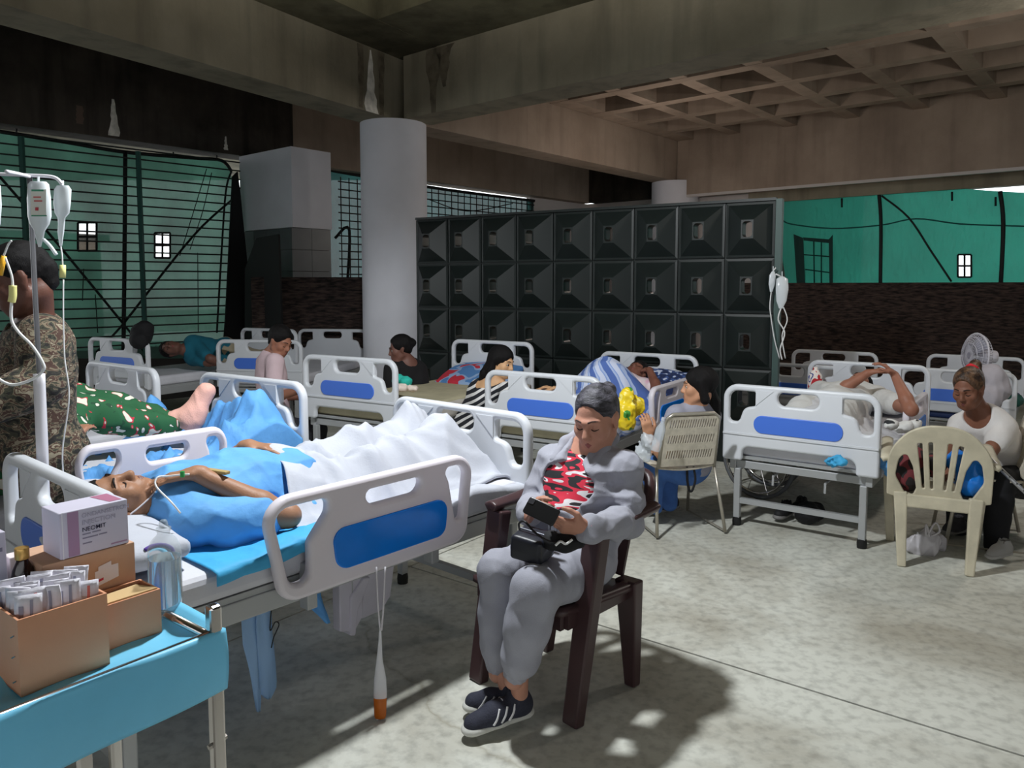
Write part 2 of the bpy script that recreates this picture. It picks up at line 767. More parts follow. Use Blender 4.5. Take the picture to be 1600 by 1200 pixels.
CONC = concrete('beam_concrete', (140, 133, 116), (118, 111, 95), 0.3)
CONC_PINK = concrete('pink_concrete', (160, 144, 130), (138, 123, 110), 0.2)
CONC_DARK = concrete('shaded_stained_concrete', (70, 64, 58), (42, 38, 34), 0.55, 1.2)  # deep shade put into the colour, together with dark stains
CONC_SLAB = concrete('slab_concrete', (112, 108, 88), (66, 62, 48), 0.3, 0.9)
WHITE_PAINT = mat('white_column_paint', (206, 206, 214), 0.6, 0.05, 2.0, 0.08, 20)

# floor: worn screed with cracks and saw-cut joints
def floor_material():
    m = bpy.data.materials.new('floor_screed')
    m.use_nodes = True
    nt = m.node_tree
    L = nt.links
    bs = nt.nodes['Principled BSDF']
    tc = nt.nodes.new('ShaderNodeTexCoord')
    n1 = nt.nodes.new('ShaderNodeTexNoise')
    n1.inputs['Scale'].default_value = 1.1
    n1.inputs['Detail'].default_value = 10
    n1.inputs['Roughness'].default_value = 0.62
    n1.inputs['Distortion'].default_value = 0.6
    L.new(tc.outputs['Object'], n1.inputs['Vector'])
    r1 = nt.nodes.new('ShaderNodeValToRGB')
    r1.color_ramp.elements[0].position = 0.33
    r1.color_ramp.elements[0].color = lin((164, 160, 147))
    r1.color_ramp.elements[1].position = 0.6
    r1.color_ramp.elements[1].color = lin((208, 209, 200))
    L.new(n1.outputs['Fac'], r1.inputs['Fac'])
    n2 = nt.nodes.new('ShaderNodeTexNoise')
    n2.inputs['Scale'].default_value = 22
    n2.inputs['Detail'].default_value = 8
    L.new(tc.outputs['Object'], n2.inputs['Vector'])
    r2 = nt.nodes.new('ShaderNodeValToRGB')
    r2.color_ramp.elements[0].position = 0.3
    r2.color_ramp.elements[0].color = (0.72, 0.72, 0.72, 1)
    r2.color_ramp.elements[1].position = 0.55
    r2.color_ramp.elements[1].color = (1, 1, 1, 1)
    L.new(n2.outputs['Fac'], r2.inputs['Fac'])
    mx = nt.nodes.new('ShaderNodeMix')
    mx.data_type = 'RGBA'
    mx.blend_type = 'MULTIPLY'
    mx.inputs['Factor'].default_value = 1
    L.new(r1.outputs[0], mx.inputs['A'])
    L.new(r2.outputs[0], mx.inputs['B'])
    # hairline cracks
    nd = nt.nodes.new('ShaderNodeTexNoise')
    nd.inputs['Scale'].default_value = 2.5
    nd.inputs['Detail'].default_value = 6
    L.new(tc.outputs['Object'], nd.inputs['Vector'])
    ad = nt.nodes.new('ShaderNodeMix')
    ad.data_type = 'RGBA'
    ad.blend_type = 'ADD'
    ad.inputs['Factor'].default_value = 0.5
    L.new(tc.outputs['Object'], ad.inputs['A'])
    L.new(nd.outputs['Color'], ad.inputs['B'])
    vo = nt.nodes.new('ShaderNodeTexVoronoi')
    vo.feature = 'DISTANCE_TO_EDGE'
    vo.inputs['Scale'].default_value = 0.3
    L.new(ad.outputs['Result'], vo.inputs['Vector'])
    r3 = nt.nodes.new('ShaderNodeValToRGB')
    r3.color_ramp.elements[0].position = 0.0
    r3.color_ramp.elements[0].color = (0.72, 0.70, 0.66, 1)
    r3.color_ramp.elements[1].position = 0.006
    r3.color_ramp.elements[1].color = (1, 1, 1, 1)
    L.new(vo.outputs['Distance'], r3.inputs['Fac'])
    m2 = nt.nodes.new('ShaderNodeMix')
    m2.data_type = 'RGBA'
    m2.blend_type = 'MULTIPLY'
    m2.inputs['Factor'].default_value = 1
    L.new(mx.outputs['Result'], m2.inputs['A'])
    L.new(r3.outputs[0], m2.inputs['B'])
    L.new(m2.outputs['Result'], bs.inputs['Base Color'])
    rr = nt.nodes.new('ShaderNodeMapRange')
    rr.inputs['To Min'].default_value = 0.38
    rr.inputs['To Max'].default_value = 0.7
    L.new(n1.outputs['Fac'], rr.inputs['Value'])
    L.new(rr.outputs[0], bs.inputs['Roughness'])
    bs.inputs['Specular IOR Level'].default_value = 0.35
    bp = nt.nodes.new('ShaderNodeBump')
    bp.inputs['Strength'].default_value = 0.15
    bp.inputs['Distance'].default_value = 0.01
    L.new(n2.outputs['Fac'], bp.inputs['Height'])
    L.new(bp.outputs[0], bs.inputs['Normal'])
    return m


FLOOR = floor_material()
# the screed is poured in bays with an open joint between them
UD = Vector((0.602, 0.799, 0))
VD = Vector((0.799, -0.602, 0))
jo = G(640, 885)
fl = struct('floor', beam_box((-16, -5), (16, -5), 27, -0.30, -0.012), mat('joint_dirt', (52, 48, 42), 0.9))
mb_f = []
for i in range(-4, 5):
    for j in range(-4, 4):
        a = jo + VD * (i * 4.2 + 0.006) + UD * (j * 4.2 + 0.006)
        a.z = 0
        e = 4.2 - 0.012
        q = MB()
        vs = [a, a + VD * e, a + VD * e + UD * e, a + UD * e]
        q.add([v + Vector((0, 0, -0.012)) for v in vs] + vs, [(4, 5, 6, 7), (0, 1, 5, 4), (1, 2, 6, 5), (2, 3, 7, 6), (3, 0, 4, 7)])
        mb_f.append(obj('floor_bay', q, FLOOR, fl))

ZB, ZT, ZS = 3.46, 4.15, 4.6
da = Vector((0.509, 0.860, 0))
db = Vector((0.763, -0.647, 0))
dc = Vector((0.650, 0.760, 0))
dp = Vector((0.671, 0.741, 0))
dr = Vector((0.770, -0.638, 0))
PA = Vector((-1.612, 8.269, 0))
PB = Vector((0.307, 7.449, 0))
PC = Vector((-0.981, 9.186, 0))
PP = Vector((-5.916, 8.938, 0))
PR = Vector((3.109, 13.641, 0))

struct('ceiling', beam_box((-16, -5), (16, -5), 27, ZS, ZS + 0.2), CONC_SLAB)
struct('beam_left', beam_box(PA - da * 9, PA + da * 0.75, 0.45, ZB, ZS), CONC)
struct('beam_right', beam_box(PB - db * 2.0, PB + db * 8, 0.42, ZB, ZS), CONC)
struct('beam_middle', beam_box(PC - dc * 0.2, PC + dc * 6.2, 0.43, ZB, ZS), CONC_PINK)
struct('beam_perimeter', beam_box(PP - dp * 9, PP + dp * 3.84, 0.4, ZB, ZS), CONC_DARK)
struct('beam_perimeter_far', beam_box(PP + dp * 3.84, PP + dp * 11.5, 0.4, ZB, ZS), CONC_PINK)
struct('beam_rear_far', beam_box(PP + dp * 11.41, PP + dp * 11.41 + dr * 9, 0.4, ZB, ZS), CONC_DARK)  # stands in shade, darkened through its colour
struct('beam_rear', beam_box(PR - dr * 0.2, PR + dr * 12, 0.5, 3.2, ZS), CONC_PINK)
# flat margin and recess over the front bay
mar = struct('ceiling_margin', MB(), CONC_SLAB)
obj('margin_strip', beam_box(PA - da * 9, PA + da * 0.7, -0.62, ZT, ZS), CONC_SLAB, mar)
obj('margin_strip', beam_box(PB - db * 2.75, PB + db * 8, -0.95, ZT + 0.006, ZS), CONC_SLAB, mar)

# coffered bay behind the right beam
cof = struct('ceiling_coffers', MB(), CONC_PINK)
c0 = PC + dc * 6.15
for j in range(0, 8):
    a = c0 - dc * (0.10 + j * 0.93)
    obj('coffer_rib', beam_box(a, a + dr * 10.5, 0.2 if j else 0.3, ZT, ZS), CONC_PINK, cof)
for i in range(0, 11):
    for j in range(0, 7):
        a = c0 + dr * (0.02 + i * 0.95) - dc * (0.10 + j * 0.93)
        obj('coffer_rib', beam_box(a, a - dc * 0.74, 0.2 if i else 0.3, ZT + 0.003, ZS), CONC_PINK, cof)

# round columns
def column(x, y, r, z1, name):
    mb = MB().lathe([(r, 0), (r, z1)], 48, (x, y, 0))
    return struct(name, mb, WHITE_PAINT, smooth=True, auto=40)


column(-1.39, 9.05, 0.385, ZB, 'column_near')
column(2.98, 14.05, 0.42, ZB, 'column_far')
# white drip stain above the near column: limewash run down the beam joint
def on_face(p0, d, t, z, out):
    n = Vector((d.y, -d.x, 0))
    return p0 + d * t + n * out + Vector((0, 0, z))


LIME = mat('lime_streak', (206, 202, 194), 0.9, 0.2, 14)
DAMP = mat('damp_stain', (92, 84, 70), 0.9, 0.3, 9)
bl_ = bpy.data.objects['beam_left']
br_ = bpy.data.objects['beam_right']
bp_ = bpy.data.objects['beam_perimeter']


def streak(parent, p0, d, t, z0, z1, w0, w1, m, seed):
    rg_ = random.Random(seed)
    mb = MB()
    n = 9
    L_ = [on_face(p0, d, t - (w0 + (w1 - w0) * i / n) * rg_.uniform(0.7, 1.2), z0 + (z1 - z0) * i / n, 0.004) for i in range(n + 1)]
    R_ = [on_face(p0, d, t + (w0 + (w1 - w0) * i / n) * rg_.uniform(0.7, 1.2), z0 + (z1 - z0) * i / n, 0.004) for i in range(n + 1)]
    mb.add(L_ + R_, [(i, n + 1 + i, n + 2 + i, i + 1) for i in range(n)])
    obj('lime_streak' if m is LIME else 'damp_stain', mb, m, parent)


streak(bl_, PA, da, 0.16, ZB, 4.12, 0.11, 0.012, LIME, 1)
streak(bl_, PA, da, 0.0, ZB + 0.02, 4.14, 0.03, 0.05, DAMP, 2)
streak(bl_, PA, da, 0.33, ZB + 0.0, 4.14, 0.035, 0.06, DAMP, 3)
streak(br_, PB, db, -1.52, ZB, 4.14, 0.04, 0.12, DAMP, 4)
streak(br_, PB, db, -1.35, ZB + 0.25, 4.14, 0.02, 0.14, DAMP, 5)
streak(bp_, PP, dp, 1.25, ZB + 0.03, 3.95, 0.07, 0.015, LIME, 6)
streak(bp_, PP, dp, 0.85, ZB + 0.12, 3.8, 0.05, 0.04, mat('rust_streak', (96, 80, 70), 0.9), 7)
streak(bp_, PP, dp, 2.75, ZB + 0.05, 3.7, 0.035, 0.01, LIME, 8)

# boxed pier: white upper casing over dark tiles
pc = V2(-2.98, 10.4)
pier = struct('pillar_pier', beam_box(pc, pc - dr * 1.29, -0.65, 2.38, ZB), WHITE_PAINT)
tile = mat('pier_tile', (74, 78, 80), 0.35, 0.15, 3)
e0 = pc + Vector((0.0, 0.03, 0))
for row in range(8):
    for k in range(4):
        a = pc - dr * (0.02 + k * 0.315) + Vector((0, 0.02, 0))
        obj('tile', beam_box(a, a - dr * 0.31, -0.05, row * 0.2975, row * 0.2975 + 0.2915), tile, pier)
    for k in range(2):
        a = pc + Vector((-0.02, 0.02, 0)) + dp * (0.0 + k * 0.315)
        obj('tile', beam_box(a, a + dp * 0.31, 0.05, row * 0.2975, row * 0.2975 + 0.2915), tile, pier)
obj('pier_core', beam_box(pc - dr * 0.05 + dp * 0.05, pc - dr * 1.27 + dp * 0.05, -0.58, 0, 2.38), mat('joint_dirt', (52, 48, 42)), pier)

# plain enclosing walls out of frame, so the hall is shut
WALLM = mat('plain_wall', (120, 112, 104), 0.9)
for nm, a, b in (('wall_left', PP - dp * 9, (-9, -4.5)), ('wall_right', (10.5, -4.5), PR + dr * 10.5 + Vector((0.4, 0.4, 0)))):
    struct(nm, beam_box(a, b, -0.2, 0, ZS), WALLM)
# unseen near wall, with a gap made in it to let fill light in
struct('wall_behind', beam_box((-9, -4.5), (10.5, -4.5), -0.2, 0, 1.5), WALLM)
struct('wall_unseen_upper', beam_box((-9, -4.5), (10.5, -4.5), -0.2, 2.75, ZS), WALLM)
# low parapet below the nets, and a pale wall in the far corner behind the screen
pl = PP + Vector((-dp.y, dp.x, 0)) * 0.25
rl = PR + Vector((-dr.y, dr.x, 0)) * 0.6
struct('wall_parapet', beam_box(pl - dp * 9, pl + dp * 12, 0.2, 0, 0.75), mat('dark_parapet', (46, 44, 42), 0.9))
w0 = plane_hit(828, 400, pl, dp)
w1 = plane_hit(1206, 400, rl, dr)
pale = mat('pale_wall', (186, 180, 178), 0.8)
ck = pl + dp * 20
struct('wall_corner', beam_box((w0.x, w0.y), (pl + dp * 11.8)[:2], 0.1, 0, 3.47), pale)
struct('wall_corner_rear', beam_box((pl + dp * 11.7)[:2], (pl + dp * 11.7 + dr * 6)[:2], 0.1, 0, 3.47), pale)
struct('wall_corner_right', beam_box((rl - dr * 0.9)[:2], (w1.x, w1.y), 0.1, 0, 3.2), pale)

# dark rough stone screens, breast high
STONE = mat('dark_ledger_stone', (80, 64, 58), 0.9, rgb2=(20, 15, 15), vscale=8, stretch=(1, 1, 5), bump=0.9, bscale=16, detail=6, bdist=0.05)
r2 = PR + Vector((-dr.y, dr.x, 0)) * 0.35
q0 = plane_hit(1200, 442, r2, dr)
struct('wall_stone', beam_box((r2 + dr * 0.6)[:2], (r2 + dr * 12)[:2], 0.12, 0, q0.z), STONE)
s0, s1 = P(392, 438, 10.0), P(580, 433, 9.9)
struct('wall_stone_left', beam_box(s0[:2], s1[:2], 0.1, 0, s1.z), STONE)
# lintel under the rear beam
lt = PR + Vector((-dr.y, dr.x, 0)) * 0.55
struct('trim_1', beam_box((lt + dr * 0.9)[:2], (lt + dr * 12)[:2], 0.2, 3.02, 3.25), CONC)
# pale strip added along the rear beam: its lit underside put into colour
struct('trim_lit_edge', beam_box((PR - dr * 0.1)[:2], (PR + dr * 12)[:2], 0.06, 3.155, 3.2), pale)

# ------------------------------------------------------------------ nets and grille
def net_material(name, rgb, clear, dark=0.8, thin=0.75):
    m = bpy.data.materials.new(name)
    m.use_nodes = True
    nt = m.node_tree
    L = nt.links
    bs = nt.nodes['Principled BSDF']
    bs.inputs['Roughness'].default_value = 0.7
    bs.inputs['Base Color'].default_value = lin(rgb)
    tc = nt.nodes.new('ShaderNodeTexCoord')
    mp = nt.nodes.new('ShaderNodeMapping')
    mp.inputs['Scale'].default_value = (1.6, 0.7, 1)
    L.new(tc.outputs['Object'], mp.inputs['Vector'])
    nz = nt.nodes.new('ShaderNodeTexNoise')
    nz.inputs['Scale'].default_value = 1.3
    nz.inputs['Detail'].default_value = 3
    L.new(mp.outputs[0], nz.inputs['Vector'])
    rp = nt.nodes.new('ShaderNodeValToRGB')
    c = lin(rgb)
    rp.color_ramp.elements[0].position = 0.3
    rp.color_ramp.elements[0].color = (c[0] * dark, c[1] * dark, c[2] * dark, 1)
    rp.color_ramp.elements[1].position = 0.7
    rp.color_ramp.elements[1].color = c
    L.new(nz.outputs['Fac'], rp.inputs['Fac'])
    tr = nt.nodes.new('ShaderNodeBsdfTranslucent')
    L.new(rp.outputs[0], tr.inputs['Color'])
    tp = nt.nodes.new('ShaderNodeBsdfTransparent')
    m1 = nt.nodes.new('ShaderNodeMixShader')
    m1.inputs[0].default_value = thin
    L.new(bs.outputs[0], m1.inputs[1])
    L.new(tr.outputs[0], m1.inputs[2])
    m2 = nt.nodes.new('ShaderNodeMixShader')
    m2.inputs[0].default_value = clear
    L.new(m1.outputs[0], m2.inputs[1])
    L.new(tp.outputs[0], m2.inputs[2])
    L.new(m2.outputs[0], nt.nodes['Material Output'].inputs[0])
    n3 = nt.nodes.new('ShaderNodeTexNoise')
    n3.inputs['Scale'].default_value = 5
    mp2 = nt.nodes.new('ShaderNodeMapping')
    mp2.inputs['Scale'].default_value = (3, 0.5, 1)
    L.new(tc.outputs['Object'], mp2.inputs['Vector'])
    L.new(mp2.outputs[0], n3.inputs['Vector'])
    bp = nt.nodes.new('ShaderNodeBump')
    bp.inputs['Strength'].default_value = 0.6
    bp.inputs['Distance'].default_value = 0.05
    L.new(n3.outputs['Fac'], bp.inputs['Height'])
    for n in (bs, tr):
        L.new(bp.outputs[0], n.inputs['Normal'])
    MATS[name] = m
    return m


NET_L = net_material('green_net_left', (140, 190, 174), 0.14, 0.5)
NET_R = net_material('teal_net_right', (106, 206, 190), 0.06, 0.85)
BLACK = mat('black_strap', (14, 15, 16), 0.7)
PANE = film_mat('clear_vinyl_pane', (235, 240, 240), 0.85)


class Panel:
    """a hanging sheet in an upright plane: photo pixels -> (along, up) in that plane"""
    def __init__(self, name, label, cat, p0, d, group=None):
        self.p0, self.d = Vector((p0[0], p0[1], 0)), Vector((d[0], d[1], 0))
        self.root = thing(name, label, cat, (p0[0], p0[1], 0), 0, group)
        n = Vector((self.d.y, -self.d.x, 0))
        self.n = n
        self.M = frame(self.d, (0, 0, 1), n)      # local x along, y up, z towards the room

    def st(self, px, py):
        h = plane_hit(px, py, self.p0, self.d)
        return ((h - self.p0).dot(self.d), h.z)

    def put(self, name, outline, m, holes=(), thick=0.006, lift=0.0, px=True, **k):
        f = (lambda q: self.st(*q)) if px else (lambda q: q)
        me = plate(name, [f(q) for q in outline], [[f(q) for q in h] for h in holes], thick)
        me.transform(Matrix.Translation((0, 0, 0)) @ self.M @ Matrix.Translation((0, 0, lift)))
        return obj(name, me, m, self.root, **k)

    def line(self, name, pts, w, m, lift=0.02, px=True):
        f = (lambda q: self.st(*q)) if px else (lambda q: q)
        mb = MB()
        pp = [f(q) for q in pts]
        mb.tube([self.d * s + Vector((0, 0, z)) + self.n * lift for s, z in pp], w / 2, 6, smooth=len(pp) > 2)
        return obj(name, mb, m, self.root, smooth=True)


def rect(x0, y0, x1, y1):
    return [(x0, y0), (x1, y0), (x1, y1), (x0, y1)]


netL = Panel('shade_net', 'dim green shade net behind the barred grille with two vinyl windows', 'net', pl, dp)
wins = [rect(121, 348, 150, 392), rect(241, 364, 265, 403)]
netL.put('net_sheet', [(-140, 185), (-60, 196), (0, 206), (100, 222), (195, 238), (300, 247), (345, 251), (361, 268), (364, 300), (361, 420), (356, 560), (-140, 560)], NET_L, wins)
for w in wins:
    (x0, y0), (x1, y1) = w[0], w[2]
    netL.put('window_pane', w, PANE, thick=0.003)
    for a, b in (((x0, y0), (x1, y0)), ((x1, y0), (x1, y1)), ((x1, y1), (x0, y1)), ((x0, y1), (x0, y0)), (((x0 + x1) / 2, y0), ((x0 + x1) / 2, y1)), ((x0, (y0 + y1) / 2), (x1, (y0 + y1) / 2))):
        netL.line('window_tape', [a, b], 0.028, BLACK)
netL.line('strap', [(195, 237), (194, 380), (192, 560)], 0.055, BLACK)
netL.line('strap', [(-20, 255), (80, 370), (192, 506)], 0.032, BLACK)
netL.line('strap', [(192, 506), (300, 370), (362, 312)], 0.032, BLACK)
netL.line('strap', [(192, 506), (172, 528), (150, 550)], 0.03, BLACK)
netL.line('strap', [(192, 506), (208, 526), (225, 550)], 0.03, BLACK)
netL.line('hem_cord', [(-60, 196), (0, 206), (100, 222), (195, 238), (300, 247), (345, 251), (361, 268)], 0.05, BLACK)
netL.line('hem_cord', [(361, 268), (352, 300), (345, 400), (338, 520)], 0.03, BLACK)
for x in (25, 270, 338):
    netL.line('tie', [(x, 236 - (270 - x) * 0.12 if x < 200 else 247), (x, 232 - (270 - x) * 0.14 if x < 200 else 238)], 0.02, BLACK)
for pts in ([(322, 264), (305, 320), (280, 400)], [(330, 270), (316, 330), (296, 390)], [(130, 420), (128, 470)], [(148, 460), (152, 520)], [(308, 395), (309, 520)]):
    netL.line('wrinkle_cord', pts, 0.012, BLACK)

netM = Panel('shade_net', 'strip of dark teal net and grille between the pier and the round column', 'net', pl, dp)
netM.put('net_sheet', [(505, 262), (560, 272), (700, 296), (834, 313), (834, 470), (505, 470)], net_material('teal_net_middle', (90, 150, 150), 0.2, 0.4))
netM.line('hem_cord', [(505, 264), (560, 274), (700, 297), (834, 314)], 0.06, BLACK)
netM.line('rope', [(670, 312), (730, 330), (800, 318)], 0.02, BLACK)
netM.line('rope', [(523, 372), (545, 360), (540, 470)], 0.05, BLACK)

netR = Panel('shade_net', 'bright teal shade net glowing with daylight above the stone wall on the right', 'net', rl, dr)
wr = rect(1497, 398, 1518, 433)
netR.put('net_sheet', [(1213, 322), (1222, 313), (1300, 307), (1376, 303), (1420, 298), (1480, 293), (1562, 299), (1700, 306), (1700, 470), (1233, 470), (1222, 400), (1215, 350)], NET_R, [wr])
netR.put('window_pane', wr, PANE, thick=0.003)
(x0, y0), (x1, y1) = wr[0], wr[2]
for a, b in (((x0, y0), (x1, y0)), ((x1, y0), (x1, y1)), ((x1, y1), (x0, y1)), ((x0, y1), (x0, y0)), (((x0 + x1) / 2, y0), ((x0 + x1) / 2, y1)), ((x0, (y0 + y1) / 2), (x1, (y0 + y1) / 2))):
    netR.line('window_tape', [a, b], 0.028, BLACK)
DKNET = net_material('dark_net_flap', (8, 62, 58), 0.0, 0.8, 0.4)
netR.put('window_flap', [(1241, 366), (1256, 372), (1259, 445), (1246, 445)], DKNET, lift=0.03)
netR.put('window_flap', [(1256, 371), (1296, 374), (1302, 367), (1302, 445), (1297, 445), (1296, 380), (1257, 376)], DKNET, lift=0.03)
for a, b in (((1272, 376), (1273, 445)), ((1284, 376), (1284, 445)), ((1257, 398), (1298, 401)), ((1259, 421), (1298, 426))):
    netR.line('window_tape', [a, b], 0.02, DKNET)
netR.line('strap', [(1374, 303), (1377, 350), (1376, 450)], 0.055, BLACK)
netR.line('strap', [(1563, 299), (1568, 350), (1564, 445)], 0.06, BLACK)
netR.line('strap', [(1378, 306), (1420, 340), (1455, 392), (1487, 440)], 0.03, BLACK)
netR.line('rope', [(1222, 342), (1236, 350), (1300, 357), (1376, 352), (1432, 342), (1500, 350), (1580, 353), (1660, 356)], 0.024, mat('teal_rope', (10, 76, 72), 0.8))
netR.line('hem_cord', [(1214, 316), (1300, 305), (1420, 296), (1490, 291)], 0.02, mat('yellow_cord', (140, 140, 60), 0.8))
for x, y in ((1316, 310), (1488, 300), (1556, 308)):
    netR.line('tie', [(x, y), (x, y + 14)], 0.03, BLACK)

# the barred window grille in front of the left nets
gl = PP + Vector((-dp.y, dp.x, 0)) * 0.08
gr = thing('window_grille', 'black barred security grille standing before the green net at the far left', 'grille', (gl.x, gl.y, 0))
BAR = mat('grille_bar', (12, 16, 16), 0.6)
TEALP = mat('teal_post', (40, 84, 78), 0.6)
for i in range(22):
    z = 0.80 + i * 0.122
    t0 = -1.6
    mb = MB().tube([dp * t0 + Vector((0, 0, z)), dp * 4.05 + Vector((0, 0, z + 0.012))], 0.0105, 5, smooth=False)
    obj('bar', mb, BAR, gr)
for px in (42, 222):
    h = plane_hit(px, 400, gl, dp)
    t = (h - gl).dot(dp)
    obj('post', MB().box(dp * t + Vector((0, 0, 2.0)), (0.05, 0.05, 2.7)), TEALP, gr)
g2 = thing('window_grille', 'black square-mesh grille between the white pier and the round column', 'grille', (gl.x, gl.y, 0))
for i in range(16):
    z = 1.4 + i * 0.125
    obj('bar', MB().tube([dp * 4.7 + Vector((0, 0, z)), dp * 9.6 + Vector((0, 0, z))], 0.011, 5, smooth=False), BAR, g2)
for i in range(30):
    t = 4.75 + i * 0.165
    obj('bar', MB().tube([dp * t + Vector((0, 0, 0.0)), dp * t + Vector((0, 0, 3.35))], 0.010, 5, smooth=False), BAR, g2)

# black drape between net and pier
cur = Panel('black_drape', 'black cloth drape hanging beside the white-cased pier', 'drape', PP - Vector((-dp.y, dp.x, 0)) * 0.12, dp)
cur.put('drape_cloth', [(363, 276), (371, 268), (375, 300), (383, 380), (392, 470), (398, 590), (345, 590), (352, 500), (357, 400), (361, 320)], BLACK, thick=0.03, bevel=0.008)
cur2 = Panel('black_drape', 'black cloth sheet hung low under the pier behind the man in pink', 'drape', (s0.x - 0.9, s0.y + 0.9), dr)
cur2.put('drape_cloth', [(384, 420), (402, 372), (436, 366), (444, 600), (384, 600)], BLACK, thick=0.03, bevel=0.008)

# ------------------------------------------------------------------ dark relief screen
scr0, scr1 = P(651, 400, 8.5), P(1211, 400, 6.55)
scr0.z = scr1.z = 0
sd = (scr1 - scr0).normalized()
slen = (scr1 - scr0).length
sn = Vector((sd.y, -sd.x, 0))
screen = thing('partition_screen', 'dark green partition screen of pyramid relief panels with small windows', 'screen', scr0)
screen.rotation_euler = (0, 0, math.atan2(sd.y, sd.x))
SCR = mat('dark_green_plastic', (25, 32, 31), 0.45, 0.12, 4)
ncol, rowh, ztop = 9, 0.486, 2.31
cw = slen / ncol


def pyramid_panel(w, h):
    mb = MB()
    d0, d1, back = 0.0, -0.115, 0.02
    g = 0.006
    ow, oh = w / 2 - g, h / 2 - g
    cor = [(-ow, -oh), (ow, -oh), (ow, oh), (-ow, oh)]
    ih = rpoly([(-0.042, -0.068, 0.028), (0.042, -0.068, 0.028), (0.042, 0.068, 0.028), (-0.042, 0.068, 0.028)], 3)
    n = len(ih)
    vs = [(x, back, y) for x, y in cor] + [(x, d0, y) for x, y in cor]
    iw, ihh = ow - 0.02, oh - 0.02
    vs += [(-iw, d0 - 0.004, -ihh), (iw, d0 - 0.004, -ihh), (iw, d0 - 0.004, ihh), (-iw, d0 - 0.004, ihh)]
    fs = [(0, 1, 5, 4), (1, 2, 6, 5), (2, 3, 7, 6), (3, 0, 4, 7)]
    fs += [(4, 5, 9, 8), (5, 6, 10, 9), (6, 7, 11, 10), (7, 4, 8, 11)]
    k = len(vs)
    # flat top square around the hole
    a, b = 0.052, 0.08
    vs += [(-a, d1, -b), (a, d1, -b), (a, d1, b), (-a, d1, b)]
    fs += [(8, 9, k + 1, k), (9, 10, k + 2, k + 1), (10, 11, k + 3, k + 2), (11, 8, k, k + 3)]
    m0 = len(vs)
    vs += [(x, d1, y) for x, y in ih]
    vs += [(x, back, y) for x, y in ih]
    for i in range(n):
        j = (i + 1) % n
        fs.append((m0 + i, m0 + j, m0 + n + j, m0 + n + i))
    q = n // 4
    for c in range(4):
        seg = [m0 + (c * q + t) % n for t in range(q)] if False else None
    # ring: connect each corner of the flat top with its quarter of the hole outline
    quarter = n // 4
    for c in range(4):
        idxs = [m0 + (c * quarter + t) for t in range(quarter)]
        for t in range(quarter - 1):
            fs.append((k + c, idxs[t + 1], idxs[t]))
        nxt = m0 + ((c + 1) * quarter) % n
        fs.append((k + c, k + (c + 1) % 4, nxt, idxs[-1]))
    mb.add(vs, fs)
    return mb


pm = pyramid_panel(cw, rowh).mesh('panel')
pm.materials.append(SCR)
for c in range(ncol):
    for r in range(4):
        o = bpy.data.objects.new('panel', pm)
        COL.objects.link(o)
        o.parent = screen
        o.location = (cw * (c + 0.5), 0, ztop - rowh * (r + 0.5))
for r in range(5):
    obj('back_batten', MB().box((slen / 2, 0.035, ztop - rowh * r), (slen, 0.02, 0.05)), SCR, screen)
for c in range(ncol + 1):
    obj('back_batten', MB().box((cw * c, 0.036, ztop / 2), (0.05, 0.02, ztop)), SCR, screen)
obj('plinth', MB().box((slen / 2, 0.01, (ztop - 4 * rowh) / 2), (slen, 0.06, ztop - 4 * rowh)), SCR, screen)
obj('end_post', MB().box((slen + 0.03, 0.0, ztop / 2), (0.05, 0.08, ztop + 0.02)), mat('green_grey_post', (62, 84, 80), 0.5), screen)
obj('top_rail', MB().box((slen / 2, 0.01, ztop + 0.012), (slen, 0.06, 0.024)), SCR, screen)

# ------------------------------------------------------------------ what shows dimly through the left net
yard = struct('ground_yard', beam_box((-40, 12), (20, 60), 30, -0.35, -0.31), mat('yard_paving', (150, 148, 140), 0.9))
hz = P(30, 440, 15.5)
kiosk = thing('kiosk', 'pale beige building seen dimly through the lower left of the green net', 'building', (-12.2, 17.0, 0), 0.85)
obj('kiosk_wall', MB().box((0, 0, 1.15), (4.6, 3.0, 2.9)), mat('beige_render', (196, 178, 160), 0.9), kiosk)
obj('kiosk_roof', MB().box((0, 0, 2.68), (4.9, 3.3, 0.16)), mat('roof_grey', (120, 116, 112), 0.9), kiosk)

# ------------------------------------------------------------------ hospital beds
PLAST = mat('white_bed_plastic', (208, 211, 217), 0.35, 0.02, 3)
PLAST_R = mat('lilac_white_rail_plastic', (222, 216, 224), 0.38, 0.03, 3)
BLUE = mat('blue_bed_panel', (72, 116, 214), 0.35)
BLUE_R = mat('bright_blue_rail_panel', (16, 122, 226), 0.16, 0.06, 5)
STEEL = mat('grey_bed_steel', (168, 170, 172), 0.4, 0.0, metal=0.3)
RUBBER = mat('black_rubber', (20, 20, 20), 0.7)
MATT = mat('pale_mattress', (206, 206, 214), 0.7, 0.05, 5, 0.15, 30)
MATT_Y = mat('cream_mattress', (186, 178, 150), 0.75, 0.1, 6, 0.15, 30)
MATT_B = mat('navy_mattress', (30, 48, 92), 0.6, 0.1, 6)
WHITE_CLOTH = mat('white_bed_linen', (184, 187, 197), 0.85, 0.02, 8, 0.15, 90)
BLUE_CLOTH = mat('blue_disposable_cloth', (104, 172, 236), 0.7, 0.08, 7, 0.3, 28, translucent=0.12)
CYAN_CLOTH = mat('cyan_disposable_cloth', (70, 176, 228), 0.65, 0.06, 7, 0.3, 28, translucent=0.12)

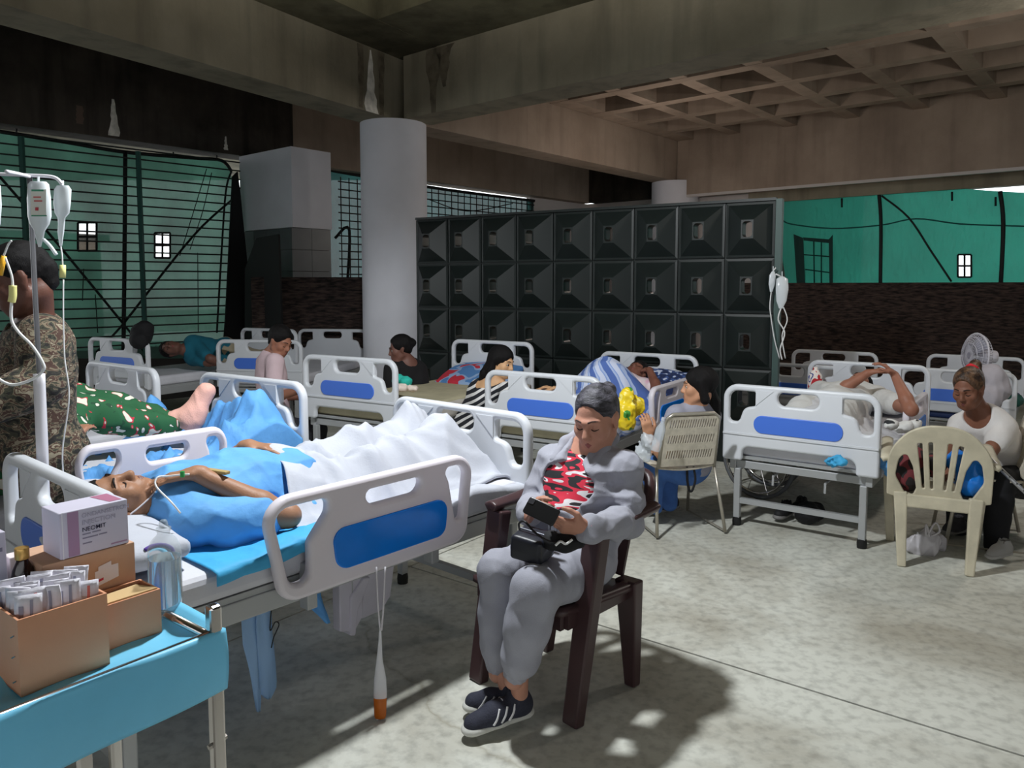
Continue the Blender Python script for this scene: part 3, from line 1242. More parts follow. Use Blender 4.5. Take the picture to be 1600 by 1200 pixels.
BW = 0.95
bo = rpoly([(-BW / 2, 0, 0.095), (-BW / 2, -0.5, 0.02), (-0.345, -0.5, 0.02), (-0.345, -0.405, 0.05), (0.345, -0.405, 0.05), (0.345, -0.5, 0.02), (BW / 2, -0.5, 0.02), (BW / 2, 0, 0.095)], 7)
grip = rpoly([(-0.125, -0.035, 0.035), (-0.125, -0.12, 0.042), (0.125, -0.12, 0.042), (0.125, -0.035, 0.035)], 6)
sh = [(0.435, -0.042, 0.055), (0.265, -0.042, 0.012), (0.265, -0.135, 0.015), (0.338, -0.150, 0.055), (0.362, -0.225, 0.02), (0.378, -0.245, 0.025), (0.435, -0.245, 0.03)]
sideR = rpoly(sh, 5)
sideL = [(-x, y) for x, y in sideR]
BOARD = plate('bed_board', bo, [grip, sideR, sideL], 0.045, 0.016, 3)
BOARD.transform(frame((0, 1, 0), (0, 0, 1), (1, 0, 0)))
BOARD.materials.append(PLAST)
PAN = plate('blue_panel', rpoly([(-0.27, -0.19, 0.055), (-0.27, -0.305, 0.055), (0.27, -0.305, 0.055), (0.27, -0.19, 0.055)], 7), [], 0.012, 0.004, 2)
PAN.transform(frame((0, 1, 0), (0, 0, 1), (1, 0, 0)))
PAN.materials.append(BLUE)
LEDGE = MB().box((0, 0, -0.322), (0.012, BW - 0.012, 0.012)).mesh('ledge')
LEDGE.materials.append(PLAST)
GUS = MB()
GUS.add([(-0.004, 0.15, -0.03), (-0.004, 0.26, -0.03), (-0.004, 0.26, -0.13), (0.004, 0.15, -0.03), (0.004, 0.26, -0.03), (0.004, 0.26, -0.13)],
        [(0, 2, 1), (3, 4, 5), (0, 1, 4, 3), (1, 2, 5, 4), (2, 0, 3, 5)])
GUSM = GUS.mesh('gusset')
GUSM.materials.append(PLAST)
GUSM2 = GUSM.copy()
GUSM2.transform(Matrix.Scale(-1, 4, (0, 1, 0)))
GUSM2.flip_normals()

RLEN = 1.02
ro = rpoly([(-RLEN / 2, 0, 0.10), (-RLEN / 2 + 0.075, -0.41, 0.085), (RLEN / 2 - 0.05, -0.41, 0.085), (RLEN / 2, 0, 0.10)], 7)
rg = rpoly([(-0.08, -0.055, 0.03), (-0.06, -0.12, 0.045), (0.19, -0.12, 0.045), (0.21, -0.055, 0.03)], 6)
rl1 = rpoly([(-0.465, -0.045, 0.055), (-0.405, -0.345, 0.045), (-0.325, -0.345, 0.04), (-0.325, -0.2, 0.05), (-0.245, -0.1, 0.05), (-0.245, -0.045, 0.04)], 6)
rl2 = rpoly([(0.33, -0.045, 0.04), (0.36, -0.11, 0.06), (0.395, -0.3, 0.025), (0.43, -0.3, 0.025), (0.465, -0.045, 0.055)], 6)
RAIL = plate('side_rail', ro, [rg, rl1, rl2], 0.045, 0.018, 3)
RAIL.materials.append(PLAST_R)
RPAN = plate('rail_panel', rpoly([(-0.235, -0.175, 0.05), (-0.215, -0.345, 0.06), (0.325, -0.345, 0.05), (0.345, -0.175, 0.06)], 6), [], 0.012, 0.004, 2)
RPAN.materials.append(BLUE_R)


def shared(name, me, parent, loc=(0, 0, 0), rot=(0, 0, 0), scale=(1, 1, 1)):
    o = bpy.data.objects.new(name, me)
    COL.objects.link(o)
    o.parent = parent
    o.location = loc
    o.rotation_euler = rot
    o.scale = scale
    return o


def make_bed(label, foot_mid, head_mid, T=0.96, rails=(), mattress=None, lift=0.0, crank=True):
    """rails: (side, centre along bed, flip, drop, label)"""
    fm, hm = Vector(foot_mid[:2]), Vector(head_mid[:2])
    d = hm - fm
    Lb = d.length
    c = (fm + hm) / 2
    rz = math.atan2(d.y, d.x)
    root = thing('hospital_bed', label, 'bed', (c.x, c.y, 0), rz, 'hospital beds on the ward')
    hx = Lb / 2
    for nm, sx in (('footboard', -1), ('headboard', 1)):
        b = shared(nm, BOARD, root, (sx * hx, 0, T))
        shared('blue_panel', PAN, b, (sx * 0.0225, 0, 0))
        for g in (GUSM, GUSM2):
            shared('gusset', g, b, (sx * 0.022, 0, 0))
            shared('gusset', g, b, (-sx * 0.022, 0, 0))
        shared('ledge', LEDGE, b, (sx * 0.024, 0, 0))
    zf = T - 0.53 + lift
    fr = MB()
    for sy in (-1, 1):
        fr.box((0, sy * 0.415, zf), (Lb - 0.04, 0.04, 0.07))
    for x in (-hx + 0.06, -0.3, 0.3, hx - 0.06):
        fr.box((x, 0, zf - 0.005), (0.04, 0.80, 0.05))
    obj('frame', fr, STEEL, root, bevel=0.004)
    obj('deck', MB().box((0, 0, zf + 0.045), (Lb - 0.06, 0.86, 0.02)), STEEL, root)
    mt = MB().box((0, 0, zf + 0.105), (Lb - 0.07, 0.88, 0.10))
    obj('mattress', mt, mattress or MATT, root, bevel=0.03, seg=3)
    for sx in (-1, 1):
        for sy in (-1, 1):
            x, y = sx * (hx - 0.035), sy * 0.385
            l = obj('leg', MB().box((x, y, (zf - 0.03 + 0.05) / 2), (0.042, 0.042, zf - 0.03 - 0.05)), STEEL, root, bevel=0.006)
            obj('foot_cap', MB().lathe([(0.028, 0), (0.03, 0.03), (0.026, 0.055)], 12, (x, y, 0)), RUBBER, l, smooth=True, auto=40)
        obj('cross_bar', MB().box((sx * (hx - 0.035), 0, 0.17), (0.03, 0.74, 0.035)), STEEL, root)
    if crank:
        for sy in (-0.16, 0.16):
            cr = MB().tube([(-hx + 0.3, sy, zf - 0.06), (-hx + 0.05, sy, zf - 0.06), (-hx + 0.05, sy, zf - 0.12)], 0.008, 6, smooth=False)
            obj('crank', cr, STEEL, root)
    for side, cx, flip, drop, lab, rsc in rails:
        r = shared('side_rail', RAIL, root, (cx, side * 0.485, T - 0.10 - drop), (PI / 2, 0, 0 if side < 0 else PI), ((-1 if flip else 1) * rsc, 0.88, 1))
        if lab:
            r['label'] = lab
        shared('rail_panel', RPAN, r, (0, 0, 0.023))
        shared('rail_panel', RPAN, r, (0, 0, -0.023))
        for x in (-0.3 * rsc, 0.3 * rsc):
            obj('rail_bracket', MB().box((cx + x, side * 0.455, zf + 0.02), (0.04, 0.05, 0.16)), STEEL, root, bevel=0.004)
    return root


def L2W(bed):
    m = world_of(bed)
    return lambda x, y, z: m @ Vector((x, y, z))


bed_front = make_bed('white hospital bed nearest the camera with a man in a blue gown on it', (-0.27, 3.715), (-1.445, 2.36), 1.0,
                     [(1, -0.005, False, 0.0, 'near raised side rail with bright blue panel', 0.955), (-1, 0.37, True, -0.07, 'far raised side rail behind the patient', 0.62)], lift=0.07)
bed_b = make_bed('white hospital bed with blue sheets and the patient in green floral trousers', (-1.485, 4.27), (-2.64, 2.62), 1.07, lift=0.03)
bed_d = make_bed('white hospital bed at the far left mostly hidden behind the soldier', (-2.62, 5.05), (-3.82, 3.45), 1.06)
bed_c = make_bed('dim white bed with the teal-clad sleeper on it by the green net', P(185, 545, 7.6), P(185, 545, 7.6) + Vector((0.95, 1.75, 0)), 1.06)
bed_e = make_bed('dim white bed behind the man in pink beside the black drape', P(405, 545, 7.8), P(405, 545, 7.8) + Vector((0.3, 1.95, 0)), 1.03, mattress=MATT)
bed_g = make_bed('white bed with blue printed pillow standing before the round column', (-1.235, 5.70), (-0.20, 7.40), 1.05, mattress=MATT_Y)
bed_i = make_bed('white bed with the patient under a blue checked blanket near the dark screen', (0.205, 5.27), (1.23, 6.85), 0.975,
                 [(-1, 0.30, True, 0.06, None, 0.9)], mattress=MATT_Y)
bed_j = make_bed('large white bed on the right with a patient raising both hands', (1.785, 4.68), (2.97, 6.31), 0.945,
                 [(-1, 0.22, False, 0.06, None, 0.9)])
bed_k = make_bed('white bed half hidden by the right end of the dark screen', (2.72, 7.35), (3.75, 8.80), 0.83)
bed_m = make_bed('white bed by the stone wall behind the standing fan', (4.13, 7.0), (5.15, 8.40), 0.81, mattress=MATT_B)

# ------------------------------------------------------------------ chairs
BROWN = mat('dark_brown_chair_plastic', (66, 46, 48), 0.38, 0.08, 6)
BEIGE = mat('beige_chair_plastic', (190, 182, 160), 0.5, 0.12, 9)


def brown_chair():
    FR, RR, FL, RL = [Vector(q) for q in ((0.22, 2.626, 0), (0.478, 2.90, 0), (-0.135, 2.935, 0), (0.15, 3.19, 0))]
    c = (FR + RR + FL + RL) / 4
    root = thing('plastic_armchair', 'dark brown plastic armchair under the woman in the grey tracksuit', 'chair', c)
    right = (FR - FL).normalized()          # chair's left-hand side as seen by the camera's right
    back = ((RR + RL) / 2 - (FR + FL) / 2).normalized()
    right = (right - back * right.dot(back)).normalized()
    up = Vector((0, 0, 1))

    def at(x, y, z):
        return c + right * x + back * y + up * z
    w, dpt = 0.245, 0.20
    for sx in (-1, 1):
        # front leg runs on into the arm post
        base = FR if sx > 0 else FL
        arm = base + back * 0.09 + right * 0.03 + Vector((0, 0, 0.69))
        lg = MB().bar(base, arm, 0.07, 0.05, 0.085, 0.06, up=back)
        obj('leg', lg, BROWN, root, world=True, bevel=0.008)
        rb = RR if sx > 0 else RL
        lg = MB().bar(rb, at(sx * 0.20, 0.20, 0.43), 0.05, 0.045, 0.10, 0.06, up=back)
        obj('leg', lg, BROWN, root, world=True, bevel=0.008)
        a = MB().grid(lambda u, v: at(sx * (0.215 + 0.055 * v + 0.02 * u) + 0.03, -0.165 + 0.40 * u, 0.70 + 0.012 * math.sin(PI * v) + 0.03 * u * u), 10, 6)
        obj('armrest', a, BROWN, root, world=True, smooth=True, solid=0.035, bevel=0.008)
        obj('back_post', MB().tube([at(sx * 0.262, 0.22, 0.72), at(sx * 0.25, 0.26, 0.78), at(sx * 0.2, 0.30, 0.83), at(0, 0.31, 0.845)], 0.024, 8), BROWN, root, world=True, smooth=True)
    seat = MB().grid(lambda u, v: at((u - 0.5) * 0.47, -0.235 + 0.44 * v, 0.43 - 0.02 * math.sin(PI * u) - 0.02 * v), 12, 12)
    obj('seat', seat, BROWN, root, world=True, smooth=True, solid=0.025)
    obj('seat_apron', MB().bar(at(-0.22, -0.215, 0.395), at(0.22, -0.215, 0.395), 0.02, 0.07), BROWN, root, world=True)
    for sx in (-1, 1):
        obj('seat_apron', MB().bar(at(sx * 0.225, -0.2, 0.395), at(sx * 0.205, 0.19, 0.395), 0.02, 0.07), BROWN, root, world=True)
    for i in range(5):
        x = (i - 2) * 0.08
        obj('back_slat', MB().bar(at(x * 0.9, 0.205, 0.43), at(x, 0.305, 0.835), 0.045, 0.012, up=back), BROWN, root, world=True)
    return root, at


BCH, bat = brown_chair()


def beige_chair():
    A, B = G(1407, 884), G(1516, 900)
    right = (B - A).normalized()
    back = Vector((-right.y, right.x, 0))          # away from the camera = towards the front of this chair
    c = (A + B) / 2
    root = thing('plastic_armchair', 'beige slat-back plastic armchair seen from behind with a blue bag on it', 'chair', c, 0)
    up = Vector((0, 0, 1))

    def at(x, y, z):
        return c + right * x + back * y + up * z
    # back shell: arch with five slats, leaning towards the camera at the top
    out = rpoly([(-0.255, 0.0, 0.01), (-0.258, 0.26, 0.25), (-0.13, 0.43, 0.22), (0.13, 0.43, 0.22), (0.258, 0.26, 0.25), (0.255, 0.0, 0.01), (0.185, -0.02, 0.01), (-0.185, -0.02, 0.01)], 8)

    def arch(x):
        return 0.335 - 1.1 * x * x - 6.0 * x ** 4
    holes = []
    xs = [-0.215, -0.14, -0.085, -0.03, 0.03, 0.085, 0.14, 0.215]
    # slots between slats: narrow slots with the slats splayed outwards at the top
    def slot(x0b, x1b, x0t, x1t):
        yb = 0.055
        return rpoly([(x0b, yb, 0.008), (x1b, yb, 0.008), (x1t, arch(x1t), 0.008), (x0t, arch(x0t), 0.008)], 3)
    for s in (-1, 1):
        for a_, b_, c_, d_ in ((0.012 + 0.012, 0.038, 0.036, 0.058), (0.066, 0.078, 0.088, 0.112), ):
            q = slot(*( (a_, b_, c_, d_) if s > 0 else (-b_, -a_, -d_, -c_)))
            holes.append(q)
        q = [(0.108, 0.05, 0.01), (0.125, 0.0, 0.02), (0.165, 0.02, 0.03), (0.215, 0.12, 0.06), (0.20, 0.22, 0.06), (0.165, 0.265, 0.03), (0.128, 0.18, 0.08)]
        holes.append(rpoly([(s * x, y, r) for x, y, r in q], 4))
    me = plate('back_shell', out, holes, 0.02, 0.006, 2)
    lean = Matrix.Rotation(math.radians(10), 3, 'X')
    o = at(0, 0.04, 0.40)
    M = frame(right, up * math.cos(0.2) - back * math.sin(0.2), (right.cross(up * math.cos(0.2) - back * math.sin(0.2))), o)
    me.transform(M)
    obj('back_shell', me, BEIGE, root, world=True)
    # moulded writing down the middle slat
    for k, (yy, hh_) in enumerate(((0.25, 0.008), (0.225, 0.012), (0.205, 0.010), (0.19, 0.009), (0.135, 0.010))):
        mk = MB().box((0, yy, -0.0125), (0.011, hh_, 0.004))
        mk.v = [M @ p for p in mk.v]
        obj('embossed_mark', mk, mat('grey_print', (128, 124, 116), 0.6), root, world=True)
    obj('back_rail', MB().bar(at(-0.19, 0.03, 0.375), at(0.19, 0.03, 0.375), 0.03, 0.075), BEIGE, root, world=True, bevel=0.008)
    seat = MB().grid(lambda u, v: at((u - 0.5) * 0.44, 0.03 + 0.42 * v, 0.40 - 0.015 * math.sin(PI * u) + 0.02 * v), 10, 10)
    obj('seat', seat, BEIGE, root, world=True, smooth=True, solid=0.02)
    for sx in (-1, 1):
        lg = MB().bar(at(sx * 0.165, 0.0, 0), at(sx * 0.185, 0.04, 0.42), 0.045, 0.045, 0.07, 0.05, up=back)
        obj('leg', lg, BEIGE, root, world=True, bevel=0.008)
        lg = MB().bar(at(sx * 0.225, 0.46, 0), at(sx * 0.26, 0.42, 0.62), 0.045, 0.045, 0.065, 0.05, up=back)
        obj('leg', lg, BEIGE, root, world=True, bevel=0.008)
        a = MB().grid(lambda u, v: at(sx * (0.235 + 0.05 * v), 0.0 + 0.46 * u, 0.60 + 0.03 * u + 0.01 * math.sin(PI * v)), 8, 5)
        obj('armrest', a, BEIGE, root, world=True, smooth=True, solid=0.03)
    return root, at


ECH, eat = beige_chair()


def woven_chair(label, A, B, depth=0.46, hgt=0.80):
    """A, B: feet of the two legs under the back"""
    A, B = Vector(A), Vector(B)
    right = (B - A).normalized()
    fwd = Vector((-right.y, right.x, 0))
    c = (A + B) / 2
    root = thing('woven_chair', label, 'chair', c)
    W = 0.40
    up = Vector((0, 0, 1))
    TUBE = mat('chair_steel_tube', (176, 170, 158), 0.35, metal=0.6)
    WEAVE = mat('cream_plastic_weave', (206, 198, 182), 0.6, 0.12, 30)

    def at(x, y, z):
        return c + right * x + fwd * y + up * z
    for sx in (-1, 1):
        obj('leg', MB().tube([at(sx * 0.235, 0, 0.012), at(sx * 0.20, 0.10, 0.43)], 0.011, 8, smooth=False), TUBE, root, world=True, smooth=True)
        obj('leg', MB().tube([at(sx * 0.215, depth + 0.03, 0.012), at(sx * 0.20, depth - 0.03, 0.43)], 0.011, 8, smooth=False), TUBE, root, world=True, smooth=True)
    obj('back_frame', MB().tube([at(-0.195, 0.09, 0.43), at(-0.185, 0.03, 0.70), at(-0.18, 0.01, hgt - 0.03), at(-0.14, 0.003, hgt), at(0.14, 0.003, hgt), at(0.18, 0.01, hgt - 0.03), at(0.185, 0.03, 0.70), at(0.195, 0.09, 0.43)], 0.012, 8, smooth=False), TUBE, root, world=True, smooth=True)
    obj('floor_stretcher', MB().tube([at(-0.235, 0, 0.02), at(-0.215, depth + 0.03, 0.02)], 0.006, 6, smooth=False), TUBE, root, world=True)
    obj('floor_stretcher', MB().tube([at(0.235, 0, 0.02), at(0.215, depth + 0.03, 0.02)], 0.006, 6, smooth=False), TUBE, root, world=True)
    hh = hgt - 0.44
    holes = []
    for r in range(3):
        y0 = 0.055 + r * 0.105
        for k in range(19):
            x0 = -0.155 + k * 0.0168
            holes.append([(x0, y0), (x0 + 0.008, y0), (x0 + 0.013, y0 + 0.055), (x0 + 0.005, y0 + 0.055)])
    me = plate('woven_back', rpoly([(-0.185, 0, 0.01), (0.185, 0, 0.01), (0.175, hh - 0.005, 0.04), (-0.175, hh - 0.005, 0.04)], 4), holes, 0.012)
    v = (at(0, 0.003, hgt) - at(0, 0.09, 0.43)).normalized()
    me.transform(frame(right, v, right.cross(v), at(0, 0.085, 0.44)))
    obj('woven_back', me, WEAVE, root, world=True)
    seat = MB().grid(lambda u, w: at((u - 0.5) * 0.40, 0.09 + (depth - 0.10) * w, 0.43 - 0.02 * math.sin(PI * u)), 10, 8)
    obj('woven_seat', seat, WEAVE, root, world=True, smooth=True, solid=0.012)
    return root, at


WCH, wat = woven_chair('cream woven chair with steel legs holding the woman in grey shirt and jeans', (0.905, 4.63, 0), (1.365, 4.74, 0), hgt=0.785)
XCH, xat = woven_chair('cream woven chair at the right edge under the woman in white', (3.08, 4.30, 0), (3.24, 4.74, 0), hgt=0.80)

# ------------------------------------------------------------------ trolley with medicines
CH = mat('chromed_steel', (190, 186, 184), 0.18, metal=1.0)
ca = Vector((-0.613, -0.79, 0))       # along the rail, towards the camera
cb = Vector((-0.79, 0.613, 0))        # back, away from the front rail
cc = Vector((-0.605, 1.462, 0))
ZT_ = 0.86


def ct(a, b, z):
    return cc + ca * a + cb * b + Vector((0, 0, z))


trolley = thing('steel_trolley', 'steel trolley covered in blue plastic carrying the cartons and bottles', 'trolley', cc)
for a, b in ((-0.012, 0), (-0.012, 0.46), (0.95, 0), (0.95, 0.46)):
    l = obj('post', MB().bar(ct(a, b, 0.04), ct(a, b, 0.945), 0.026, 0.026, up=ca), CH, trolley, world=True, bevel=0.006)
    obj('post_clip', MB().tube([ct(a - 0.02, b, 0.66), ct(a + 0.02, b, 0.655)], 0.006, 6, smooth=False), CH, l, world=True)
for b in (0, 0.46):
    obj('rail', MB().tube([ct(0, b, 0.885), ct(0.95, b, 0.885)], 0.009, 8, smooth=False), CH, trolley, world=True, smooth=True)
for a in (0, 0.95):
    obj('rail', MB().tube([ct(a, 0, 0.885), ct(a, 0.46, 0.885)], 0.009, 8, smooth=False), CH, trolley, world=True, smooth=True)
    obj('lower_bar', MB().tube([ct(a, 0, 0.35), ct(a, 0.46, 0.35)], 0.01, 8, smooth=False), CH, trolley, world=True, smooth=True)
obj('shelf_tray', MB().add([ct(0.01, 0.01, ZT_ - 0.012), ct(0.94, 0.01, ZT_ - 0.012), ct(0.94, 0.45, ZT_ - 0.012), ct(0.01, 0.45, ZT_ - 0.012)], [(0, 1, 2, 3)]), CH, trolley, world=True, solid=0.01)
obj('inner_post', MB().bar(ct(0.22, 0.05, 0.04), ct(0.22, 0.05, 0.84), 0.02, 0.02, up=ca), CH, trolley, world=True)
obj('inner_bar', MB().tube([ct(0.22, 0.05, 0.62), ct(0.5, 0.05, 0.60)], 0.006, 6, smooth=False), CH, trolley, world=True)

TROLLEY_BLUE = mat('blue_trolley_film', (124, 212, 250), 0.4, 0.05, 5, 0.25, 14, translucent=0.1)


def film(u, v):
    a = -0.03 + 0.975 * u
    w = 0.012 * math.sin(23 * u + 3 * v) * math.sin(9 * v)
    if v < 0.34:                      # hanging front
        t = 1 - v / 0.34
        drop = (0.125 + 0.03 * u) * t
        return ct(a, -0.012 - 0.008 * math.sin(PI * t) - 0.004 * math.sin(17 * u), 0.893 - drop)
    if v < 0.42:
        t = (v - 0.34) / 0.08
        return ct(a, -0.012 + 0.04 * t, 0.893 + 0.004 * math.sin(PI * t) - 0.02 * t)
    t = (v - 0.42) / 0.58
    z = 0.873 - 0.012 * math.sin(PI * min(1, t * 3)) + 0.5 * abs(w) * (1 - t)
    if t > 0.92:
        z += 0.02
    edge = max(0, 1 - u / 0.05)
    return ct(a, 0.028 + 0.44 * t, max(0.862, z) + 0.035 * edge * math.sin(PI * min(1, t * 1.6 + 0.2)))


flm = obj('plastic_cover', MB().grid(film, 90, 50), TROLLEY_BLUE, None, smooth=True, solid=0.002)
tag(flm, 'crinkled bright blue plastic cover over the trolley top', 'cover')

CARD = mat('brown_carton', (212, 150, 114), 0.75, 0.05, 8, 0.08, 120)
CARD2 = mat('pale_brown_carton', (200, 160, 132), 0.75, 0.06, 8, 0.08, 120)
CARD_IN = mat('carton_inside', (206, 176, 128), 0.8)


def open_carton(name, label, a0, a1, b0, b1, z0, h, m, flaps=False):
    root = thing(name, label, 'carton', ct((a0 + a1) / 2, (b0 + b1) / 2, z0))
    t = 0.004
    for nm, q in (('carton_wall', (a0, a1, b0, b0 + t)), ('carton_wall', (a0, a1, b1 - t, b1)), ('carton_wall', (a0, a0 + t, b0 + t, b1 - t)), ('carton_wall', (a1 - t, a1, b0 + t, b1 - t))):
        mb = MB()
        x0, x1, y0, y1 = q
        vs = [ct(x, y, z) for z in (z0, z0 + h) for x, y in ((x0, y0), (x1, y0), (x1, y1), (x0, y1))]
        mb.add(vs, [(3, 2, 1, 0), (4, 5, 6, 7), (0, 1, 5, 4), (1, 2, 6, 5), (2, 3, 7, 6), (3, 0, 4, 7)])
        obj(nm, mb, m, root, world=True)
    mb = MB().add([ct(a0, b0, z0 + 0.002), ct(a1, b0, z0 + 0.002), ct(a1, b1, z0 + 0.002), ct(a0, b1, z0 + 0.002)], [(0, 1, 2, 3)])
    obj('carton_floor', mb, m, root, world=True, solid=0.003)
    return root


def solid_box(name, label, cat, a0, a1, b0, b1, z0, h, m, bevel=0.002):
    root = thing(name, label, cat, ct((a0 + a1) / 2, (b0 + b1) / 2, z0))
    vs = [ct(x, y, z) for z in (z0, z0 + h) for x, y in ((a0, b0), (a1, b0), (a1, b1), (a0, b1))]
    mb = MB().add(vs, [(3, 2, 1, 0), (4, 5, 6, 7), (0, 1, 5, 4), (1, 2, 6, 5), (2, 3, 7, 6), (3, 0, 4, 7)])
    obj('carton_body', mb, m, root, world=True, bevel=bevel)
    return root

# ------------------------------------------------------------------ figures
def axes(fwd, up):
    fwd = Vector(fwd).normalized()
    up = Vector(up)
    up = (up - fwd * up.dot(fwd)).normalized()
    right = fwd.cross(up)
    return right, fwd, up


class HeadF:
    def __init__(self, c, fwd, up, s=1.0):
        self.c, self.s = Vector(c), s
        self.r, self.f, self.u = axes(fwd, up)
        self.R = frame(self.r, self.f, self.u).to_3x3()

    def __call__(self, x, y, z):
        return self.c + (self.r * x + self.f * y + self.u * z) * self.s

    def e(self, S, p, r, k=0.015, op='+'):
        S.ell(self(*p), [q * self.s for q in r], self.R, k * self.s, op)

    def cp(self, S, a, b, ra, rb=None, k=0.012, op='+'):
        S.cap(self(*a), self(*b), ra * self.s, (ra if rb is None else rb) * self.s, k * self.s, op)


def head_prims(S, H, male=False, gaunt=0.0, lids=True):
    H.e(S, (0, -0.018, 0.035), (0.074, 0.094, 0.082), 0.02)
    H.e(S, (0, 0.022, -0.02), (0.062, 0.066, 0.092), 0.025)
    H.e(S, (0, 0.04, -0.078), (0.047 if male else 0.043, 0.046, 0.036), 0.03)
    H.e(S, (0, 0.074, -0.102), (0.018, 0.014, 0.014), 0.025)
    for s in (-1, 1):
        H.e(S, (s * 0.042, 0.058, -0.026), (0.024, 0.024, 0.026), 0.03)
        H.cp(S, (s * 0.012, 0.088, 0.019), (s * 0.046, 0.07, 0.021), 0.009, 0.007, 0.018)
        H.e(S, (s * 0.031, 0.096, -0.002), (0.019, 0.017, 0.011), 0.014, '-')
        if lids:
            H.e(S, (s * 0.031, 0.071, -0.002), (0.0145, 0.0145, 0.0125), 0.004)
        H.e(S, (s * 0.074, -0.008, -0.008), (0.007, 0.019, 0.032), 0.008)
        H.e(S, (s * 0.079, -0.016, 0.006), (0.006, 0.013, 0.02), 0.006)
        H.e(S, (s * 0.0115, 0.094, -0.036), (0.0085, 0.011, 0.0075), 0.008)
        H.cp(S, (s * 0.052, 0.0, -0.062), (s * 0.036, 0.05, -0.095), 0.018, 0.014, 0.03)
    H.cp(S, (0, 0.085, 0.012), (0, 0.107, -0.03), 0.0085, 0.0125, 0.014)
    H.e(S, (0, 0.074, -0.066), (0.032, 0.020, 0.022), 0.02)
    H.cp(S, (-0.017, 0.089, -0.0605), (0.017, 0.089, -0.0605), 0.0055, None, 0.005)
    H.cp(S, (-0.014, 0.088, -0.0735), (0.014, 0.088, -0.0735), 0.0068, None, 0.006)
    H.cp(S, (-0.022, 0.0965, -0.067), (0.022, 0.0965, -0.067), 0.0028, None, 0.003, '-')


def face_parts(root, H, eyes='open', brow=(30, 22, 20), lip=(132, 74, 72), lipm=True):
    hairm = mat('brow_%d_%d_%d' % brow, brow, 0.8)
    lipmat = mat('lip_%d_%d_%d' % lip, lip, 0.5)
    for s in (-1, 1):
        pts = [H(s * 0.013, 0.0945, 0.0235), H(s * 0.03, 0.0895, 0.029), H(s * 0.05, 0.0735, 0.0235)]
        mb = MB().tube(pts, [0.0035 * H.s] * 3 + [0.003 * H.s] * 5 + [0.0016 * H.s] * 3, 6)
        obj('eyebrow', mb, hairm, root, world=True, smooth=True)
        if eyes == 'open':
            mb = MB()
            ax = frame(H.r, H.u, H.f).to_3x3()
            mb.lathe([(0.0001, 0.0135), (0.006, 0.0122), (0.0105, 0.0085), (0.0132, 0.002), (0.0135, 0)], 14, H(s * 0.031, 0.0735, -0.002), ax=ax * H.s)
            e = obj('eye', mb, mat('eye_white', (206, 200, 194), 0.3), root, world=True, smooth=True)
            mb = MB().lathe([(0.0001, 0.0142), (0.0055, 0.0130), (0.0058, 0.011)], 12, H(s * 0.031, 0.0735, -0.002), ax=ax * H.s)
            obj('iris', mb, mat('iris_dark', (30, 20, 16), 0.2), e, world=True, smooth=True)
        mb = MB().tube([H(s * 0.0175, 0.0835, -0.007), H(s * 0.031, 0.0865, -0.0105 if eyes != 'open' else 0.0045), H(s * 0.046, 0.0765, -0.006)], 0.0022 * H.s, 5)
        obj('eyelash', mb, hairm, root, world=True, smooth=True)
    if lipm:
        S = SDF(0.0035, 0.003)
        H.cp(S, (-0.024, 0.0865, -0.0665), (0, 0.0945, -0.0625), 0.0042, 0.0052, 0.004)
        H.cp(S, (0.024, 0.0865, -0.0665), (0, 0.0945, -0.0625), 0.0042, 0.0052, 0.004)
        H.cp(S, (-0.021, 0.0865, -0.0685), (0, 0.0925, -0.0735), 0.0042, 0.0062, 0.004)
        H.cp(S, (0.021, 0.0865, -0.0685), (0, 0.0925, -0.0735), 0.0042, 0.0062, 0.004)
        cut(S, 'lips', lipmat, root)


